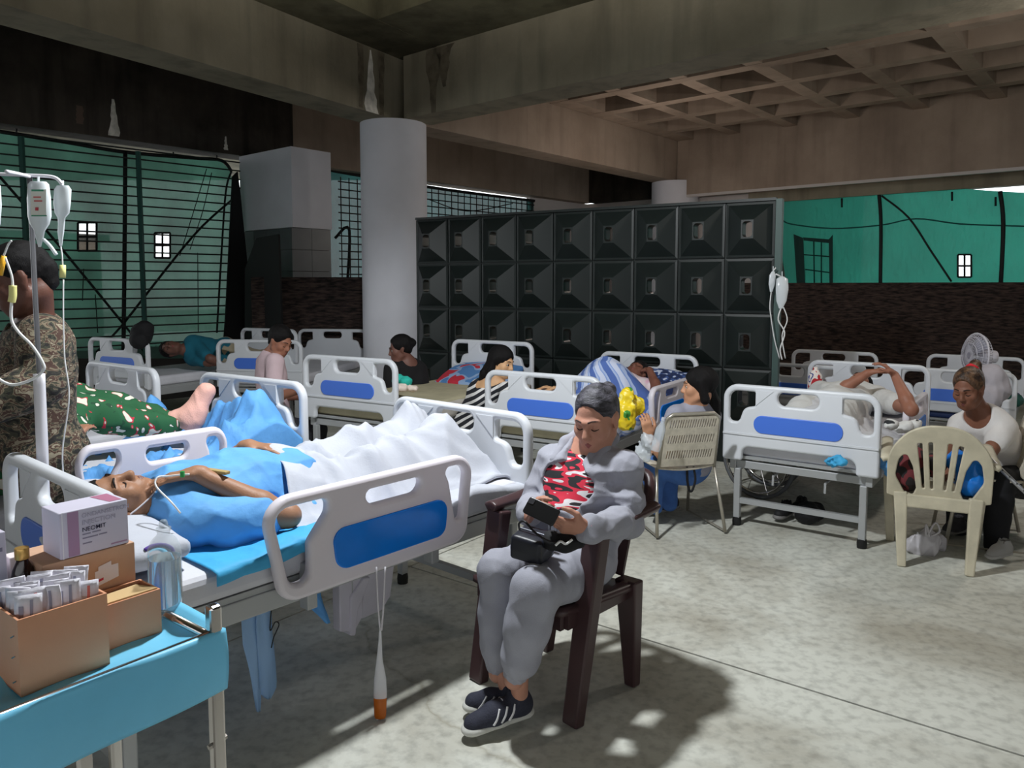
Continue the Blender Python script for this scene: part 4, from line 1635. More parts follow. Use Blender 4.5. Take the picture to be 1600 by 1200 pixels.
def hand_prims(S, W, f, n, t, curl=0.6, sc=1.0, thumb=0.5, spread=0.0):
    """W wrist, f along the fingers, n out of the palm, t towards the thumb"""
    f = Vector(f).normalized()
    n = Vector(n)
    n = (n - f * n.dot(f)).normalized()
    t0 = Vector(t)
    t = (f.cross(n))
    if t.dot(t0) < 0:
        t = -t
    W = Vector(W)
    R = frame(t, f, n).to_3x3()
    k = 0.006
    S.box(W + f * 0.045 * sc, (0.036 * sc, 0.046 * sc, 0.0125 * sc), R, 0.012 * sc, 0.012)
    S.ell(W + (f * 0.03 + t * 0.026 + n * 0.008) * sc, (0.017 * sc, 0.03 * sc, 0.014 * sc), R, 0.012)
    S.cap(W - f * 0.02 * sc, W + f * 0.02 * sc, 0.0245 * sc, 0.025 * sc, 0.015, flat=(n, 1.3))
    cs = curl if isinstance(curl, (list, tuple)) else [curl] * 4
    for i, (off, ln) in enumerate(((0.029, 0.073), (0.0098, 0.082), (-0.0098, 0.076), (-0.0275, 0.059))):
        b = W + (f * (0.086 - 0.06 * abs(off - 0.005) * 2) + t * off) * sc
        a = 0.0
        d = f
        r = 0.0098 - 0.0008 * i
        p = b - f * 0.012 * sc
        for seg, fr in enumerate((0.46, 0.30, 0.24)):
            a += cs[i] * (0.75, 1.0, 0.7)[seg]
            d = (f * math.cos(a) + n * math.sin(a) + t * (spread * off * 10)).normalized()
            q = p + d * (ln * fr * sc + (0.012 * sc if seg == 0 else 0))
            S.cap(p, q, r * sc, (r - 0.0008) * sc, k if seg == 0 else 0.003)
            p = q
            r -= 0.0008
    b = W + (f * 0.02 + t * 0.028) * sc
    d = (f * 0.62 + t * 0.72 + n * (0.25 + 0.2 * thumb)).normalized()
    p1 = b + d * 0.042 * sc
    d2 = (f * (0.95 - 0.2 * thumb) + t * (0.35 - 0.6 * thumb) + n * (0.2 + 0.5 * thumb)).normalized()
    p2 = p1 + d2 * 0.030 * sc
    d3 = (f * 0.9 + t * (0.1 - 0.7 * thumb) + n * (0.2 + 0.5 * thumb)).normalized()
    p3 = p2 + d3 * 0.024 * sc
    S.cap(b, p1, 0.0145 * sc, 0.0118 * sc, 0.01)
    S.cap(p1, p2, 0.0112 * sc, 0.0102 * sc, 0.003)
    S.cap(p2, p3, 0.0102 * sc, 0.0085 * sc, 0.003)


def torso_prims(S, J, g=0.0, w=1.0, bust=0.0, belly=0.0, hips=True):
    up = (J['neck'] - J['pelvis'])
    h = up.length
    up = up.normalized()
    rt = (J['shR'] - J['shL'])
    rt = (rt - up * rt.dot(up)).normalized()
    fw = up.cross(rt)
    R = frame(rt, fw, up).to_3x3()
    p = J['pelvis']
    S.ell(p + up * h * 0.68, (0.152 * w + g, 0.108 * w + g, 0.40 * h + g), R, 0.04)
    S.ell(p + up * h * 0.34 + fw * 0.012, (0.138 * w + belly * 0.5 + g, 0.105 * w + belly + g, 0.32 * h + g), R, 0.05)
    if hips:
        S.ell(p + up * 0.01 - fw * 0.01, (0.165 * w + g, 0.125 * w + g, 0.115 + g), R, 0.05)
    S.cap(J['shR'] - rt * 0.015, J['shL'] + rt * 0.015, 0.055 * w + g, None, 0.05)
    S.cap(p + up * h * 0.9, J['neck'] + up * 0.0, 0.075 * w + g, 0.055 + g * 0.7, 0.04)
    if bust:
        for s in (-1, 1):
            S.ell(p + up * h * 0.64 + fw * (0.085 * w) + rt * s * 0.072, (0.068 + g, 0.05 * bust + g, 0.07 + g), R, 0.05)
    return rt, fw, up, h


def arm_prims(S, J, s, g=0.0, w=1.0, to=2.0, k=0.02):
    sh, el, wr = J['sh' + s], J['el' + s], J['wr' + s]
    ru, re, rw = 0.05 * w + g, 0.040 * w + g, 0.027 * w + g
    if to <= 1:
        S.cap(sh, sh.lerp(el, to), ru, ru + (re - ru) * to, k)
    else:
        t = to - 1
        m = el.lerp(wr, 0.3)
        S.cap(sh, el, ru, re, k)
        S.cap(el, m if t > 0.3 else el.lerp(wr, t), re, 0.041 * w + g, k)
        if t > 0.3:
            S.cap(m, el.lerp(wr, t), 0.041 * w + g, rw + (0.006 if g else 0), k)


def leg_prims(S, J, s, g=0.0, w=1.0, to=2.0, k=0.03):
    hp, kn, an = J['hip' + s], J['kn' + s], J['an' + s]
    rh, rk, rc, ra = 0.083 * w + g, 0.056 * w + g, 0.055 * w + g, 0.036 * w + g
    if to <= 1:
        S.cap(hp, hp.lerp(kn, to), rh, rh + (rk - rh) * to, k)
    else:
        t = to - 1
        m = kn.lerp(an, 0.32)
        S.cap(hp, kn, rh, rk, k)
        S.cap(kn, kn.lerp(an, min(t, 0.32)), rk, rc, k)
        if t > 0.32:
            S.cap(m, kn.lerp(an, t), rc, ra + (rc - ra) * (1 - t) / 0.68, k)


SKINS = {}


def skin(rgb, name):
    return mat(name, rgb, 0.5, 0.06, 14, 0.1, 160, spec=0.35)


def make_person(label, base, J, face, hup, skinm, top=None, bottom=None, hair=None, eyes='open', vox=0.008, w=1.0, bust=0.0, belly=0.0,
                hands=None, hs=1.0, legs=True, male=False, feet=True, group=None, neckhole=0.072, headscale=1.0, arms='RL', lip=(132, 74, 72), cvox=None, hem=None, brow=(30, 22, 20)):
    root = thing('person', label, 'person', base, 0, group)
    J = {k: Vector(v) for k, v in J.items()}
    H = HeadF(J['head'], face, hup, headscale)
    S = SDF(vox, 0.02)
    head_prims(S, H, male)
    S.cap(H(0, -0.028, -0.06), J['neck'], 0.052 * headscale, 0.058 * w, 0.025)
    rt, fw, up, h = torso_prims(S, J, 0, w, bust, belly)
    for s in arms:
        arm_prims(S, J, s, 0, w)
        f0 = (J['wr' + s] - J['el' + s]).normalized()
        hd = (hands or {}).get(s, {})
        f = hd.get('f', f0)
        n = hd.get('n', (0, 0, -1))
        t = hd.get('t', rt * (-1 if s == 'R' else 1))
        hand_prims(S, J['wr' + s] + Vector(f).normalized() * 0.01, f, n, t, hd.get('curl', 0.45), hs, hd.get('thumb', 0.4))
    if legs:
        for s in 'RL':
            leg_prims(S, J, s, 0, w)
            if feet and 'to' + s in J:
                an, to = J['an' + s], J['to' + s]
                S.chain([an, an.lerp(to, 0.45), to], [0.036, 0.034, 0.024], 0.02)
    cut(S, 'body', skinm, root)
    cv = cvox or vox
    if top:
        g = top.get('g', 0.013)
        S = SDF(cv, 0.02)
        torso_prims(S, J, g, w, bust, belly)
        for s in arms:
            arm_prims(S, J, s, g + top.get('loose', 0.008), w, top.get('sleeve', 0.6))
        S.cap(J['neck'] + up * 0.01 + fw * 0.035 + up * top.get('low', 0.0) * -1, J['neck'] + up * 0.2 + fw * 0.05, neckhole, neckhole + 0.05, 0.012, '-')
        S.disp.append(wrinkle(top.get('amp', 0.006), top.get('freq', 26), top.get('seed', 3)))
        if top.get('hem', True):
            S.clip(J['pelvis'] - up * top.get('hemdrop', 0.03), -up)
        cut(S, top.get('name', 'shirt'), top['mat'], root)
    if bottom:
        g = bottom.get('g', 0.012)
        S = SDF(cv, 0.03)
        R = frame(rt, fw, up).to_3x3()
        S.ell(J['pelvis'] + up * 0.01 - fw * 0.01, (0.165 * w + g, 0.125 * w + g, 0.125 + g), R, 0.05)
        for s in 'RL':
            leg_prims(S, J, s, g + bottom.get('loose', 0.004), w, bottom.get('to', 1.9))
        S.disp.append(wrinkle(bottom.get('amp', 0.006), bottom.get('freq', 22), bottom.get('seed', 5)))
        cut(S, bottom.get('name', 'trousers'), bottom['mat'], root)
    if hair:
        hair(root, H, J, max(0.006, vox))
    face_parts(root, H, eyes, lip=lip, brow=brow)
    return root, H, J, (rt, fw, up)


def hair_short(m, vol=0.009):
    def fn(root, H, J, vox):
        S = SDF(min(vox, 0.007), 0.015)
        H.e(S, (0, -0.022, 0.045), (0.078 + vol, 0.094 + vol, 0.082 + vol), 0.02)
        H.cp(S, (0, -0.085, 0.0), (0, -0.075, -0.045), 0.045, 0.035, 0.02)
        H.e(S, (0, 0.10, -0.055), (0.078, 0.085, 0.125), 0.012, '-')
        for s in (-1, 1):
            H.e(S, (s * 0.085, 0.02, -0.045), (0.03, 0.045, 0.05), 0.01, '-')
        S.disp.append(wrinkle(0.003, 160, 4))
        cut(S, 'hair', m, root)
    return fn


def hair_tied(m, bun=(0, -0.125, 0.035), br=0.036, tail=None, vol=0.008):
    def fn(root, H, J, vox):
        S = SDF(min(vox, 0.006), 0.012)
        H.e(S, (0, -0.02, 0.04), (0.077 + vol * 0.6, 0.096 + vol, 0.083 + vol), 0.02)
        H.e(S, (0, -0.06, -0.01), (0.064, 0.055, 0.06), 0.02)
        H.e(S, (0, 0.128, -0.02), (0.084, 0.098, 0.128), 0.014, '-')
        for s in (-1, 1):
            H.e(S, (s * 0.09, 0.035, -0.04), (0.03, 0.05, 0.05), 0.01, '-')
            H.e(S, (s * 0.082, -0.012, -0.02), (0.016, 0.026, 0.03), 0.006, '-')
        if bun:
            H.e(S, bun, (br, br, br), 0.02)
        if tail:
            S.chain([Vector(p) for p in tail[0]], tail[1], 0.02)
        S.disp.append(wrinkle(0.0022, 190, 9, [H.f + H.r * 0.3, H.f - H.r * 0.3, H.r]))
        cut(S, 'hair', m, root)
    return fn


def hair_long(m, pts, rs, vol=0.012):
    def fn(root, H, J, vox):
        S = SDF(min(vox, 0.007), 0.02)
        H.e(S, (0, -0.02, 0.042), (0.080 + vol * 0.6, 0.098 + vol, 0.084 + vol), 0.02)
        for off in (-0.05, 0, 0.05):
            S.chain([Vector(p) + H.r * off * (1 if i else 0.6) for i, p in enumerate(pts)], rs, 0.03)
        for s in (-1, 1):
            H.cp(S, (s * 0.07, -0.01, 0.04), (s * 0.075, -0.035, -0.08), 0.024, 0.03, 0.025)
        H.e(S, (0, 0.115, -0.045), (0.066, 0.08, 0.115), 0.012, '-')
        S.disp.append(wrinkle(0.003, 150, 9, [H.r, H.r + H.f * 0.4]))
        cut(S, 'hair', m, root)
    return fn


HAIR_BLACK = mat('black_hair', (18, 16, 17), 0.6, 0.3, 30, 0.4, 120, stretch=(6, 6, 1), spec=0.2)
HAIR_GREY = mat('greying_hair', (84, 82, 92), 0.55, vscale=20, rgb2=(24, 23, 29), bump=0.5, bscale=90, stretch=(1, 1, 3))
HAIR_BROWN = mat('brown_hair', (104, 74, 50), 0.5, vscale=30, rgb2=(38, 25, 19), bump=0.5, bscale=90)


def shoe(root, an, to, m, sole, lace=None, stripes=None, side=1, vox=0.006, s=1.0, zmin=None):
    """an: ankle, to: toe tip, both on the sole line's height"""
    an, to = Vector(an), Vector(to)
    f = (to - an).normalized()
    up = Vector((0, 0, 1))
    up = (up - f * up.dot(f)).normalized()
    r = f.cross(up)
    L = (to - an).length + 0.055
    heel = an - f * 0.055
    R = frame(r, f, up).to_3x3()
    S = SDF(vox, 0.02)

    def q(x, y, z):
        return heel + (r * x + f * y + up * z) * s
    L = L / s
    S.ell(q(0, 0.055, 0.045), (0.036 * s, 0.05 * s, 0.045 * s), R)
    S.cap(q(0, 0.05, 0.05), q(0, L * 0.55, 0.045), 0.042 * s, 0.04 * s)
    S.cap(q(0, L * 0.55, 0.04), q(0, L - 0.045, 0.03), 0.042 * s, 0.035 * s)
    S.cap(q(0, 0.055, 0.06), q(0, 0.055, 0.10), 0.038 * s, 0.036 * s)
    S.cap(q(0, 0.055, 0.085), q(0, 0.055, 0.16), 0.028 * s, 0.03 * s, 0.006, '-')
    S.clip(heel + up * 0.012 * s, -up)
    u = cut(S, 'shoe', m, root)
    S = SDF(vox, 0.012)
    S.cap(q(0, 0.04, 0.016), q(0, L * 0.5, 0.014), 0.041 * s, 0.038 * s, flat=(up, 2.2))
    S.cap(q(0, L * 0.5, 0.014), q(0, L - 0.042, 0.016), 0.038 * s, 0.043 * s, flat=(up, 2.0))
    S.clip(heel + up * (-0.004) * s, -up)
    cut(S, 'sole', sole, u)
    if stripes:
        for i in range(3):
            y = 0.085 + 0.03 * i
            for sd_ in (-1, 1):
                mb = MB().tube([q(sd_ * 0.042, y + 0.028, 0.028), q(sd_ * 0.0435, y + 0.012, 0.05), q(sd_ * 0.033, y - 0.002, 0.075)], 0.0058 * s, 6, flat=0.5)
                obj('stripe', mb, stripes, u, world=True, smooth=True)
    if lace:
        for i in range(4):
            y = L * 0.42 + 0.022 * i
            obj('lace', MB().tube([q(-0.026, y, 0.074 - 0.006 * i), q(0, y + 0.004, 0.086 - 0.008 * i), q(0.026, y, 0.074 - 0.006 * i)], 0.0035 * s, 5), lace, u, world=True, smooth=True)
    return u

# ================= the woman in the grey tracksuit, nearest the camera
SK_W = skin((184, 134, 114), 'skin_warm_brown')
GREY_KNIT = mat('grey_tracksuit', (152, 153, 164), 0.9, 0.05, 10, 0.15, 260)
CAMO_TEE = ramp_mat('red_white_black_print', [(0, (216, 46, 74)), (0.36, (34, 34, 38)), (0.455, (208, 42, 68)), (0.53, (226, 222, 226)), (0.60, (34, 34, 38))], 9.0, (0.8, 0.8, 2.9), 0.8, distort=0.7, detail=1.0)


def wrist(px, py, d):
    return P(px, py, d)


JW = dict(pelvis=P(896, 862, 2.94), neck=P(926, 695, 3.0), head=P(932, 653, 2.94),
          shR=P(866, 722, 3.08), shL=P(978, 734, 2.87), elR=P(834, 790, 3.04), elL=P(984, 816, 2.80),
          wrR=P(826, 806, 2.72), wrL=P(914, 826, 2.54),
          hipR=P(866, 868, 2.98), hipL=P(916, 880, 2.86), knR=P(782, 893, 2.70), knL=P(842, 920, 2.53),
          anR=P(778, 1052, 2.68), anL=P(803, 1062, 2.56))
Fch = Vector((-0.69, -0.72, 0))
wroot, WH, JW, (wr_, wf_, wu_) = None, None, None or JW, (None, None, None)
wbase = Vector((0.17, 2.91, 0))


def woman_front():
    J = JW
    root = thing('person', 'woman in grey tracksuit sitting in the brown armchair looking at her phone', 'person', wbase)
    H = HeadF(J['head'], (-0.52, -0.82, -0.30), (-0.16, -0.2, 1.0), 1.04)
    S = SDF(0.0042, 0.02)
    head_prims(S, H)
    H.cp(S, (0, 0.055, -0.118), (0, 0.0, -0.105), 0.022, 0.03, 0.03)
    S.cap(H(0, -0.03, -0.06), J['neck'], 0.054, 0.062, 0.025)
    rt, fw, up, h = torso_prims(S, J, 0, 0.98, 0.75, 0.045)
    for s in 'RL':
        arm_prims(S, J, s, 0, 0.98)
        leg_prims(S, J, s, 0, 0.96)
    # both hands round the phone
    hand_prims(S, J['wrR'], (0.10, -0.35, 0.30), (0.85, -0.1, -0.2), (-0.1, 0.2, 0.9), [0.55, 0.75, 0.85, 0.9], 0.93, 0.6)
    hand_prims(S, J['wrL'], (-0.95, -0.16, 0.16), (-0.1, 0.75, 0.55), (0.1, 0.3, 0.9), [0.35, 0.45, 0.55, 0.65], 0.93, 0.35)
    cut(S, 'body', SK_W, root)
    # undershirt
    S = SDF(0.008, 0.02)
    torso_prims(S, J, 0.009, 0.98, 0.75, 0.045)
    S.cap(J['neck'] + fw * 0.05, J['neck'] + up * 0.2 + fw * 0.06, 0.062, 0.1, 0.01, '-')
    S.disp.append(wrinkle(0.003, 30, 12))
    cut(S, 'tshirt', CAMO_TEE, root)
    # jacket: open from the collar to the middle of the belly
    S = SDF(0.0058, 0.02)
    torso_prims(S, J, 0.021, 0.98, 0.78, 0.05)
    for s in 'RL':
        arm_prims(S, J, s, 0.015, 1.0, 1.93)
        a, b = J['el' + s], J['wr' + s]
        S.cap(a.lerp(b, 0.84), a.lerp(b, 0.90), 0.044, 0.043, 0.01)
        S.cap(J['sh' + s], J['sh' + s].lerp(J['el' + s], 0.9), 0.056, 0.055, 0.02)
    c = J['pelvis'].lerp(J['neck'], 0.66) + fw * 0.16
    R = frame(rt, fw, up).to_3x3()
    S.disp.append(wrinkle(0.012, 26, 21))
    S.disp.append(wrinkle(0.005, 60, 22))
    S.ell(c + rt * 0.0 - up * 0.015, (0.125, 0.12, 0.10), R, 0.006, '-')
    S.cap(c + up * 0.06, J['neck'] + fw * 0.09 + up * 0.02, 0.045, 0.06, 0.01, '-')
    S.cap(c - up * 0.08, c - up * 0.15, 0.04, 0.012, 0.006, '-')
    S.cap(J['neck'] + fw * 0.02, J['neck'] + up * 0.2 + fw * 0.05, 0.064, 0.09, 0.01, '-')
    S.clip(J['pelvis'] + up * 0.0 + fw * 0.0, -up)
    cut(S, 'jacket', GREY_KNIT, root)
    for s in (-1, 1):                 # collar leaves
        S = SDF(0.006, 0.012)
        n0 = J['neck']
        S.chain([n0 - fw * 0.065 + rt * s * 0.02 + up * 0.05, n0 + rt * s * 0.075 - fw * 0.02 + up * 0.045, n0 + rt * s * 0.092 + fw * 0.055 - up * 0.012, n0 + rt * s * 0.088 + fw * 0.115 - up * 0.085], [0.018, 0.021, 0.024, 0.02], 0.02)
        S.disp.append(wrinkle(0.003, 50, 5))
        cut(S, 'collar', GREY_KNIT, root)
    zp = [J['pelvis'].lerp(J['neck'], t) + fw * q for t, q in ((0.42, 0.192), (0.34, 0.196), (0.24, 0.192), (0.14, 0.178))]
    obj('zip', MB().tube(zp, 0.0035, 6), mat('zip_metal', (96, 98, 106), 0.4, metal=0.7), root, world=True, smooth=True)
    # joggers
    S = SDF(0.0065, 0.03)
    S.ell(J['pelvis'] + up * 0.0, (0.185, 0.15, 0.125), R, 0.05)
    for s in 'RL':
        hp, kn, an = J['hip' + s], J['kn' + s], J['an' + s]
        S.cap(hp, kn, 0.100, 0.078, 0.03)
        m = kn.lerp(an, 0.4)
        S.cap(kn, m, 0.078, 0.077, 0.03)
        S.cap(m, kn.lerp(an, 0.75), 0.077, 0.068, 0.03)
        S.cap(kn.lerp(an, 0.75), kn.lerp(an, 0.86), 0.068, 0.048, 0.02)
    S.disp.append(wrinkle(0.013, 17, 31))
    S.disp.append(wrinkle(0.003, 55, 33))
    cut(S, 'trousers', GREY_KNIT, root)
    for s in 'RL':
        kn, an = J['kn' + s], J['an' + s]
        S = SDF(0.005, 0.01)
        a = kn.lerp(an, 0.85)
        b = kn.lerp(an, 0.90)
        S.cap(a, b, 0.050, 0.046, 0.01)
        S.disp.append(wrinkle(0.003, 220, 3, [(1, 0, 0), (0, 1, 0)]))
        cut(S, 'ankle_cuff', GREY_KNIT, root)
    hair_tied(HAIR_GREY, (0.0, -0.122, 0.06), 0.034, vol=0.004)(root, H, J, 0.0055)
    face_parts(root, H, 'down', brow=(60, 44, 40), lip=(146, 84, 80))
    # shoes, crossed at the ankles
    DARK = mat('navy_shoe_mesh', (44, 46, 60), 0.8, 0.1, 40, 0.3, 200)
    SOLE = mat('pale_shoe_sole', (196, 196, 190), 0.6, 0.06, 20)
    WS = mat('white_shoe_stripe', (232, 232, 236), 0.6)
    shoe(root, G(797, 1112, 0.03), G(722, 1112, 0.03) + Vector((0, 0.02, 0)), DARK, SOLE, WS, WS, vox=0.0055, s=0.95)
    shoe(root, G(812, 1120, 0.035), G(722, 1150, 0.02), DARK, SOLE, WS, WS, vox=0.0055, s=1.0)
    for s in 'RL':
        S = SDF(0.006, 0.015)
        z = {'R': G(797, 1112, 0.03), 'L': G(812, 1120, 0.035)}[s] + Vector((0, 0, 0.055))
        S.cap(J['kn' + s].lerp(J['an' + s], 0.8), z, 0.036, 0.029)
        cut(S, 'ankle', SK_W, root)
    # wristband
    a, b = J['el' + 'L'], J['wrL']
    d = (b - a).normalized()
    wb = SDF(0.004, 0.005)
    wb.cap(a.lerp(b, 0.955), a.lerp(b, 1.02), 0.0365, 0.034, 0.004)
    wb.clip(a.lerp(b, 1.03), d)
    wb.clip(a.lerp(b, 0.93), -d)
    cut(wb, 'pink_wristband', mat('pink_band', (228, 150, 170), 0.6), root)
    return root, H, rt, fw, up


wroot, WH, wr_, wf_, wu_ = woman_front()

# her phone, and the black bag in her lap
ph = thing('phone', 'black smartphone held in both hands by the woman in the grey tracksuit', 'phone', P(846, 798, 2.52))
pr, pu = Vector((0.80, -0.52, -0.24)).normalized(), Vector((0.32, 0.42, 0.72))
pu = (pu - pr * pu.dot(pr)).normalized()
pn = pr.cross(pu)
pc_ = P(846, 799, 2.525)
me = plate('phone_case', rpoly([(-0.062, -0.031, 0.01), (0.062, -0.031, 0.01), (0.062, 0.031, 0.01), (-0.062, 0.031, 0.01)], 5), [], 0.010, 0.003)
me.transform(frame(pr, pu, pn, pc_))
obj('phone_case', me, mat('phone_black', (16, 16, 18), 0.3), ph, world=True)
me = plate('camera_bump', rpoly([(-0.058, 0.006, 0.006), (-0.036, 0.006, 0.006), (-0.036, 0.027, 0.006), (-0.058, 0.027, 0.006)], 4), [], 0.003, 0.0008)
me.transform(frame(pr, pu, pn, pc_ + pn * 0.006))
obj('camera_bump', me, mat('phone_dark_grey', (52, 52, 56), 0.25), ph, world=True)

bagc = P(838, 848, 2.60)
lb = thing('handbag', 'small black box-shaped handbag lying in the lap of the grey tracksuit woman', 'bag', bagc)
bx = frame(Vector((0.83, -0.5, -0.1)).normalized(), Vector((0.5, 0.84, 0.12)).normalized(), Vector((0.03, -0.15, 1)).normalized()).to_3x3()
S = SDF(0.005, 0.01)
S.box(P(832, 852, 2.60), (0.062, 0.055, 0.046), bx, 0.014)
S.disp.append(wrinkle(0.0025, 60, 8))
cut(S, 'bag_body', mat('black_bag_leather', (30, 32, 42), 0.4, 0.1, 30), lb)
top = P(832, 832, 2.585)
obj('zip', MB().tube([top + bx.col[0] * -0.055 + bx.col[2] * 0.004, top + bx.col[0] * 0.055 + bx.col[2] * 0.004], 0.003, 6, smooth=False), mat('zip_metal', (96, 98, 106)), lb, world=True)
obj('strap', MB().tube([P(812, 828, 2.55), P(811, 818, 2.56), P(820, 815, 2.55), P(836, 832, 2.52), P(858, 846, 2.50), P(884, 850, 2.52)], 0.004, 6), mat('black_strap_leather', (20, 20, 24), 0.5), lb, world=True, smooth=True)
S = SDF(0.005, 0.02)
S.chain([P(862, 845, 2.56), P(885, 848, 2.55), P(905, 848, 2.56)], [0.035, 0.03, 0.02], 0.02)
S.disp.append(wrinkle(0.006, 50, 2))
o = obj('black_pouch', S.mesh('black_pouch'), mat('black_cloth', (20, 20, 24), 0.8))
tag(o, 'crumpled black cloth pouch beside the handbag in her lap', 'pouch')
kt = obj('earphones', MB().tube([P(868, 852, 2.50), P(876, 846, 2.495), P(884, 850, 2.49), P(894, 843, 2.5)], 0.0045, 6), mat('white_earphone', (230, 230, 232), 0.4), None, smooth=True)
tag(kt, 'short white earphone lead on the black pouch in her lap', 'earphones')

# ================= the soldier
ARMY = ramp_mat('camouflage_cloth', [(0, (30, 27, 26)), (0.40, (56, 56, 44)), (0.48, (116, 104, 86)), (0.53, (70, 49, 40)), (0.62, (136, 127, 108))], 19, (1, 1, 1.5), 0.9, distort=1.4, detail=3, bump=0.2)
SK_S = skin((92, 60, 50), 'skin_dark_brown')
sx, sy = -1.88, 2.98
JS = dict(pelvis=(sx - 0.0, sy + 0.0, 0.92), neck=(sx + 0.02, sy - 0.02, 1.42), head=P(30, 436, 2.86),
          shR=(sx - 0.10, sy + 0.17, 1.385), shL=(sx + 0.14, sy - 0.17, 1.385), elR=(sx - 0.30, sy + 0.1, 1.15), elL=P(60, 600, 2.74),
          wrR=(sx - 0.38, sy - 0.12, 1.02), wrL=P(-30, 640, 2.62), hipR=(sx - 0.06, sy + 0.09, 0.90), hipL=(sx + 0.06, sy - 0.07, 0.90),
          knR=(sx - 0.06, sy + 0.08, 0.48), knL=(sx + 0.07, sy - 0.08, 0.48), anR=(sx - 0.05, sy + 0.12, 0.09), anL=(sx + 0.08, sy - 0.05, 0.09),
          toR=(sx - 0.16, sy + 0.0, 0.03), toL=(sx - 0.04, sy - 0.2, 0.03))
make_person('soldier in camouflage uniform standing with bent head behind the drip stand', (sx, sy, 0), JS, (-0.80, -0.45, -0.42), (-0.3, -0.15, 1), SK_S,
            dict(mat=ARMY, sleeve=1.75, g=0.022, loose=0.014, amp=0.010, freq=22, seed=6, name='uniform_jacket', hemdrop=0.22, low=-0.02), dict(mat=ARMY, g=0.016, amp=0.006, name='uniform_trousers', to=1.95),
            hair_short(HAIR_BLACK, 0.004), 'down', 0.007, 1.12, male=True, headscale=1.06, lip=(92, 52, 48), neckhole=0.066)

# ================= patient on the front bed
FB = L2W(bed_front)
SK_P = skin((158, 116, 90), 'skin_tan')
JP = dict(head=FB(0.735, 0.0, 0.855), neck=FB(0.60, 0.0, 0.815), pelvis=FB(0.06, -0.02, 0.785), shR=FB(0.53, 0.18, 0.785), shL=FB(0.53, -0.185, 0.785),
          elR=FB(0.275, 0.335, 0.775), wrR=FB(0.50, 0.125, 0.935), elL=FB(0.26, -0.30, 0.81), wrL=FB(0.165, -0.11, 0.945),
          hipR=FB(0.02, 0.08, 0.765), hipL=FB(0.02, -0.10, 0.765), knR=FB(-0.36, 0.09, 0.765), knL=FB(-0.36, -0.12, 0.79), anR=FB(-0.72, 0.08, 0.74), anL=FB(-0.72, -0.10, 0.74),
          toR=FB(-0.77, 0.10, 0.83), toL=FB(-0.77, -0.12, 0.83))
bx_, by_ = (FB(1, 0, 0) - FB(0, 0, 0)), (FB(0, 1, 0) - FB(0, 0, 0))


def patient_front():
    J = JP
    root = thing('person', 'man in a blue gown lying on the front bed with his hand on his chest', 'person', FB(0.2, 0, 0.69))
    H = HeadF(J['head'], Vector((0, 0, 1)) * 0.93 - bx_ * 0.22 + by_ * 0.26, bx_ + Vector((0, 0, 0.12)), 1.03)
    S = SDF(0.005, 0.02)
    head_prims(S, H, True)
    S.cap(H(0, -0.025, -0.06), J['neck'], 0.054, 0.062, 0.025)
    rt, fw, up, h = torso_prims(S, J, 0, 1.05, 0, 0.02)
    for s in 'RL':
        arm_prims(S, J, s, 0, 1.0)
        leg_prims(S, J, s, 0, 0.95)
        S.chain([J['an' + s], J['an' + s].lerp(J['to' + s], 0.5), J['to' + s]], [0.036, 0.034, 0.024], 0.02)
    fR = (J['wrR'] - J['elR']).normalized()
    hand_prims(S, J['wrR'] + fR * 0.005, bx_ * 0.9 - by_ * 0.45 - Vector((0, 0, 0.12)), (0, 0, -1), -bx_ * 0.2 - by_ * 0.9 + Vector((0, 0, 0.0)), [0.15, 0.2, 0.25, 0.3], 1.0, 0.2)
    hand_prims(S, J['wrL'] - bx_ * 0.0, -bx_ * 0.55 + by_ * 0.85 - Vector((0, 0, 0.08)), (0, 0, -1), bx_ * 0.8 + by_ * 0.3, [0.2, 0.2, 0.25, 0.3], 1.0, 0.2)
    cut(S, 'body', SK_P, root)
    S = SDF(0.0065, 0.03)
    torso_prims(S, J, 0.02, 1.08, 0, 0.025)
    for s in 'RL':
        S.cap(J['sh' + s], J['sh' + s].lerp(J['el' + s], 0.66), 0.082, 0.078, 0.03)
    # loose side of the gown lying on the mattress
    S.cap(FB(0.44, 0.26, 0.725), FB(0.12, 0.20, 0.725), 0.055, 0.05, 0.04)
    R = frame(rt, fw, up).to_3x3()
    S.cap(J['neck'] + up * 0.02 + fw * 0.03, J['neck'] + up * 0.2 + fw * 0.05, 0.07, 0.1, 0.01, '-')
    S.disp.append(wrinkle(0.016, 18, 41))
    S.disp.append(wrinkle(0.006, 48, 44))
    cut(S, 'gown', BLUE_CLOTH, root)
    hair_short(HAIR_BLACK, 0.005)(root, H, J, 0.006)
    face_parts(root, H, 'closed', lip=(120, 84, 78))
    return root, H


proot, PH = patient_front()

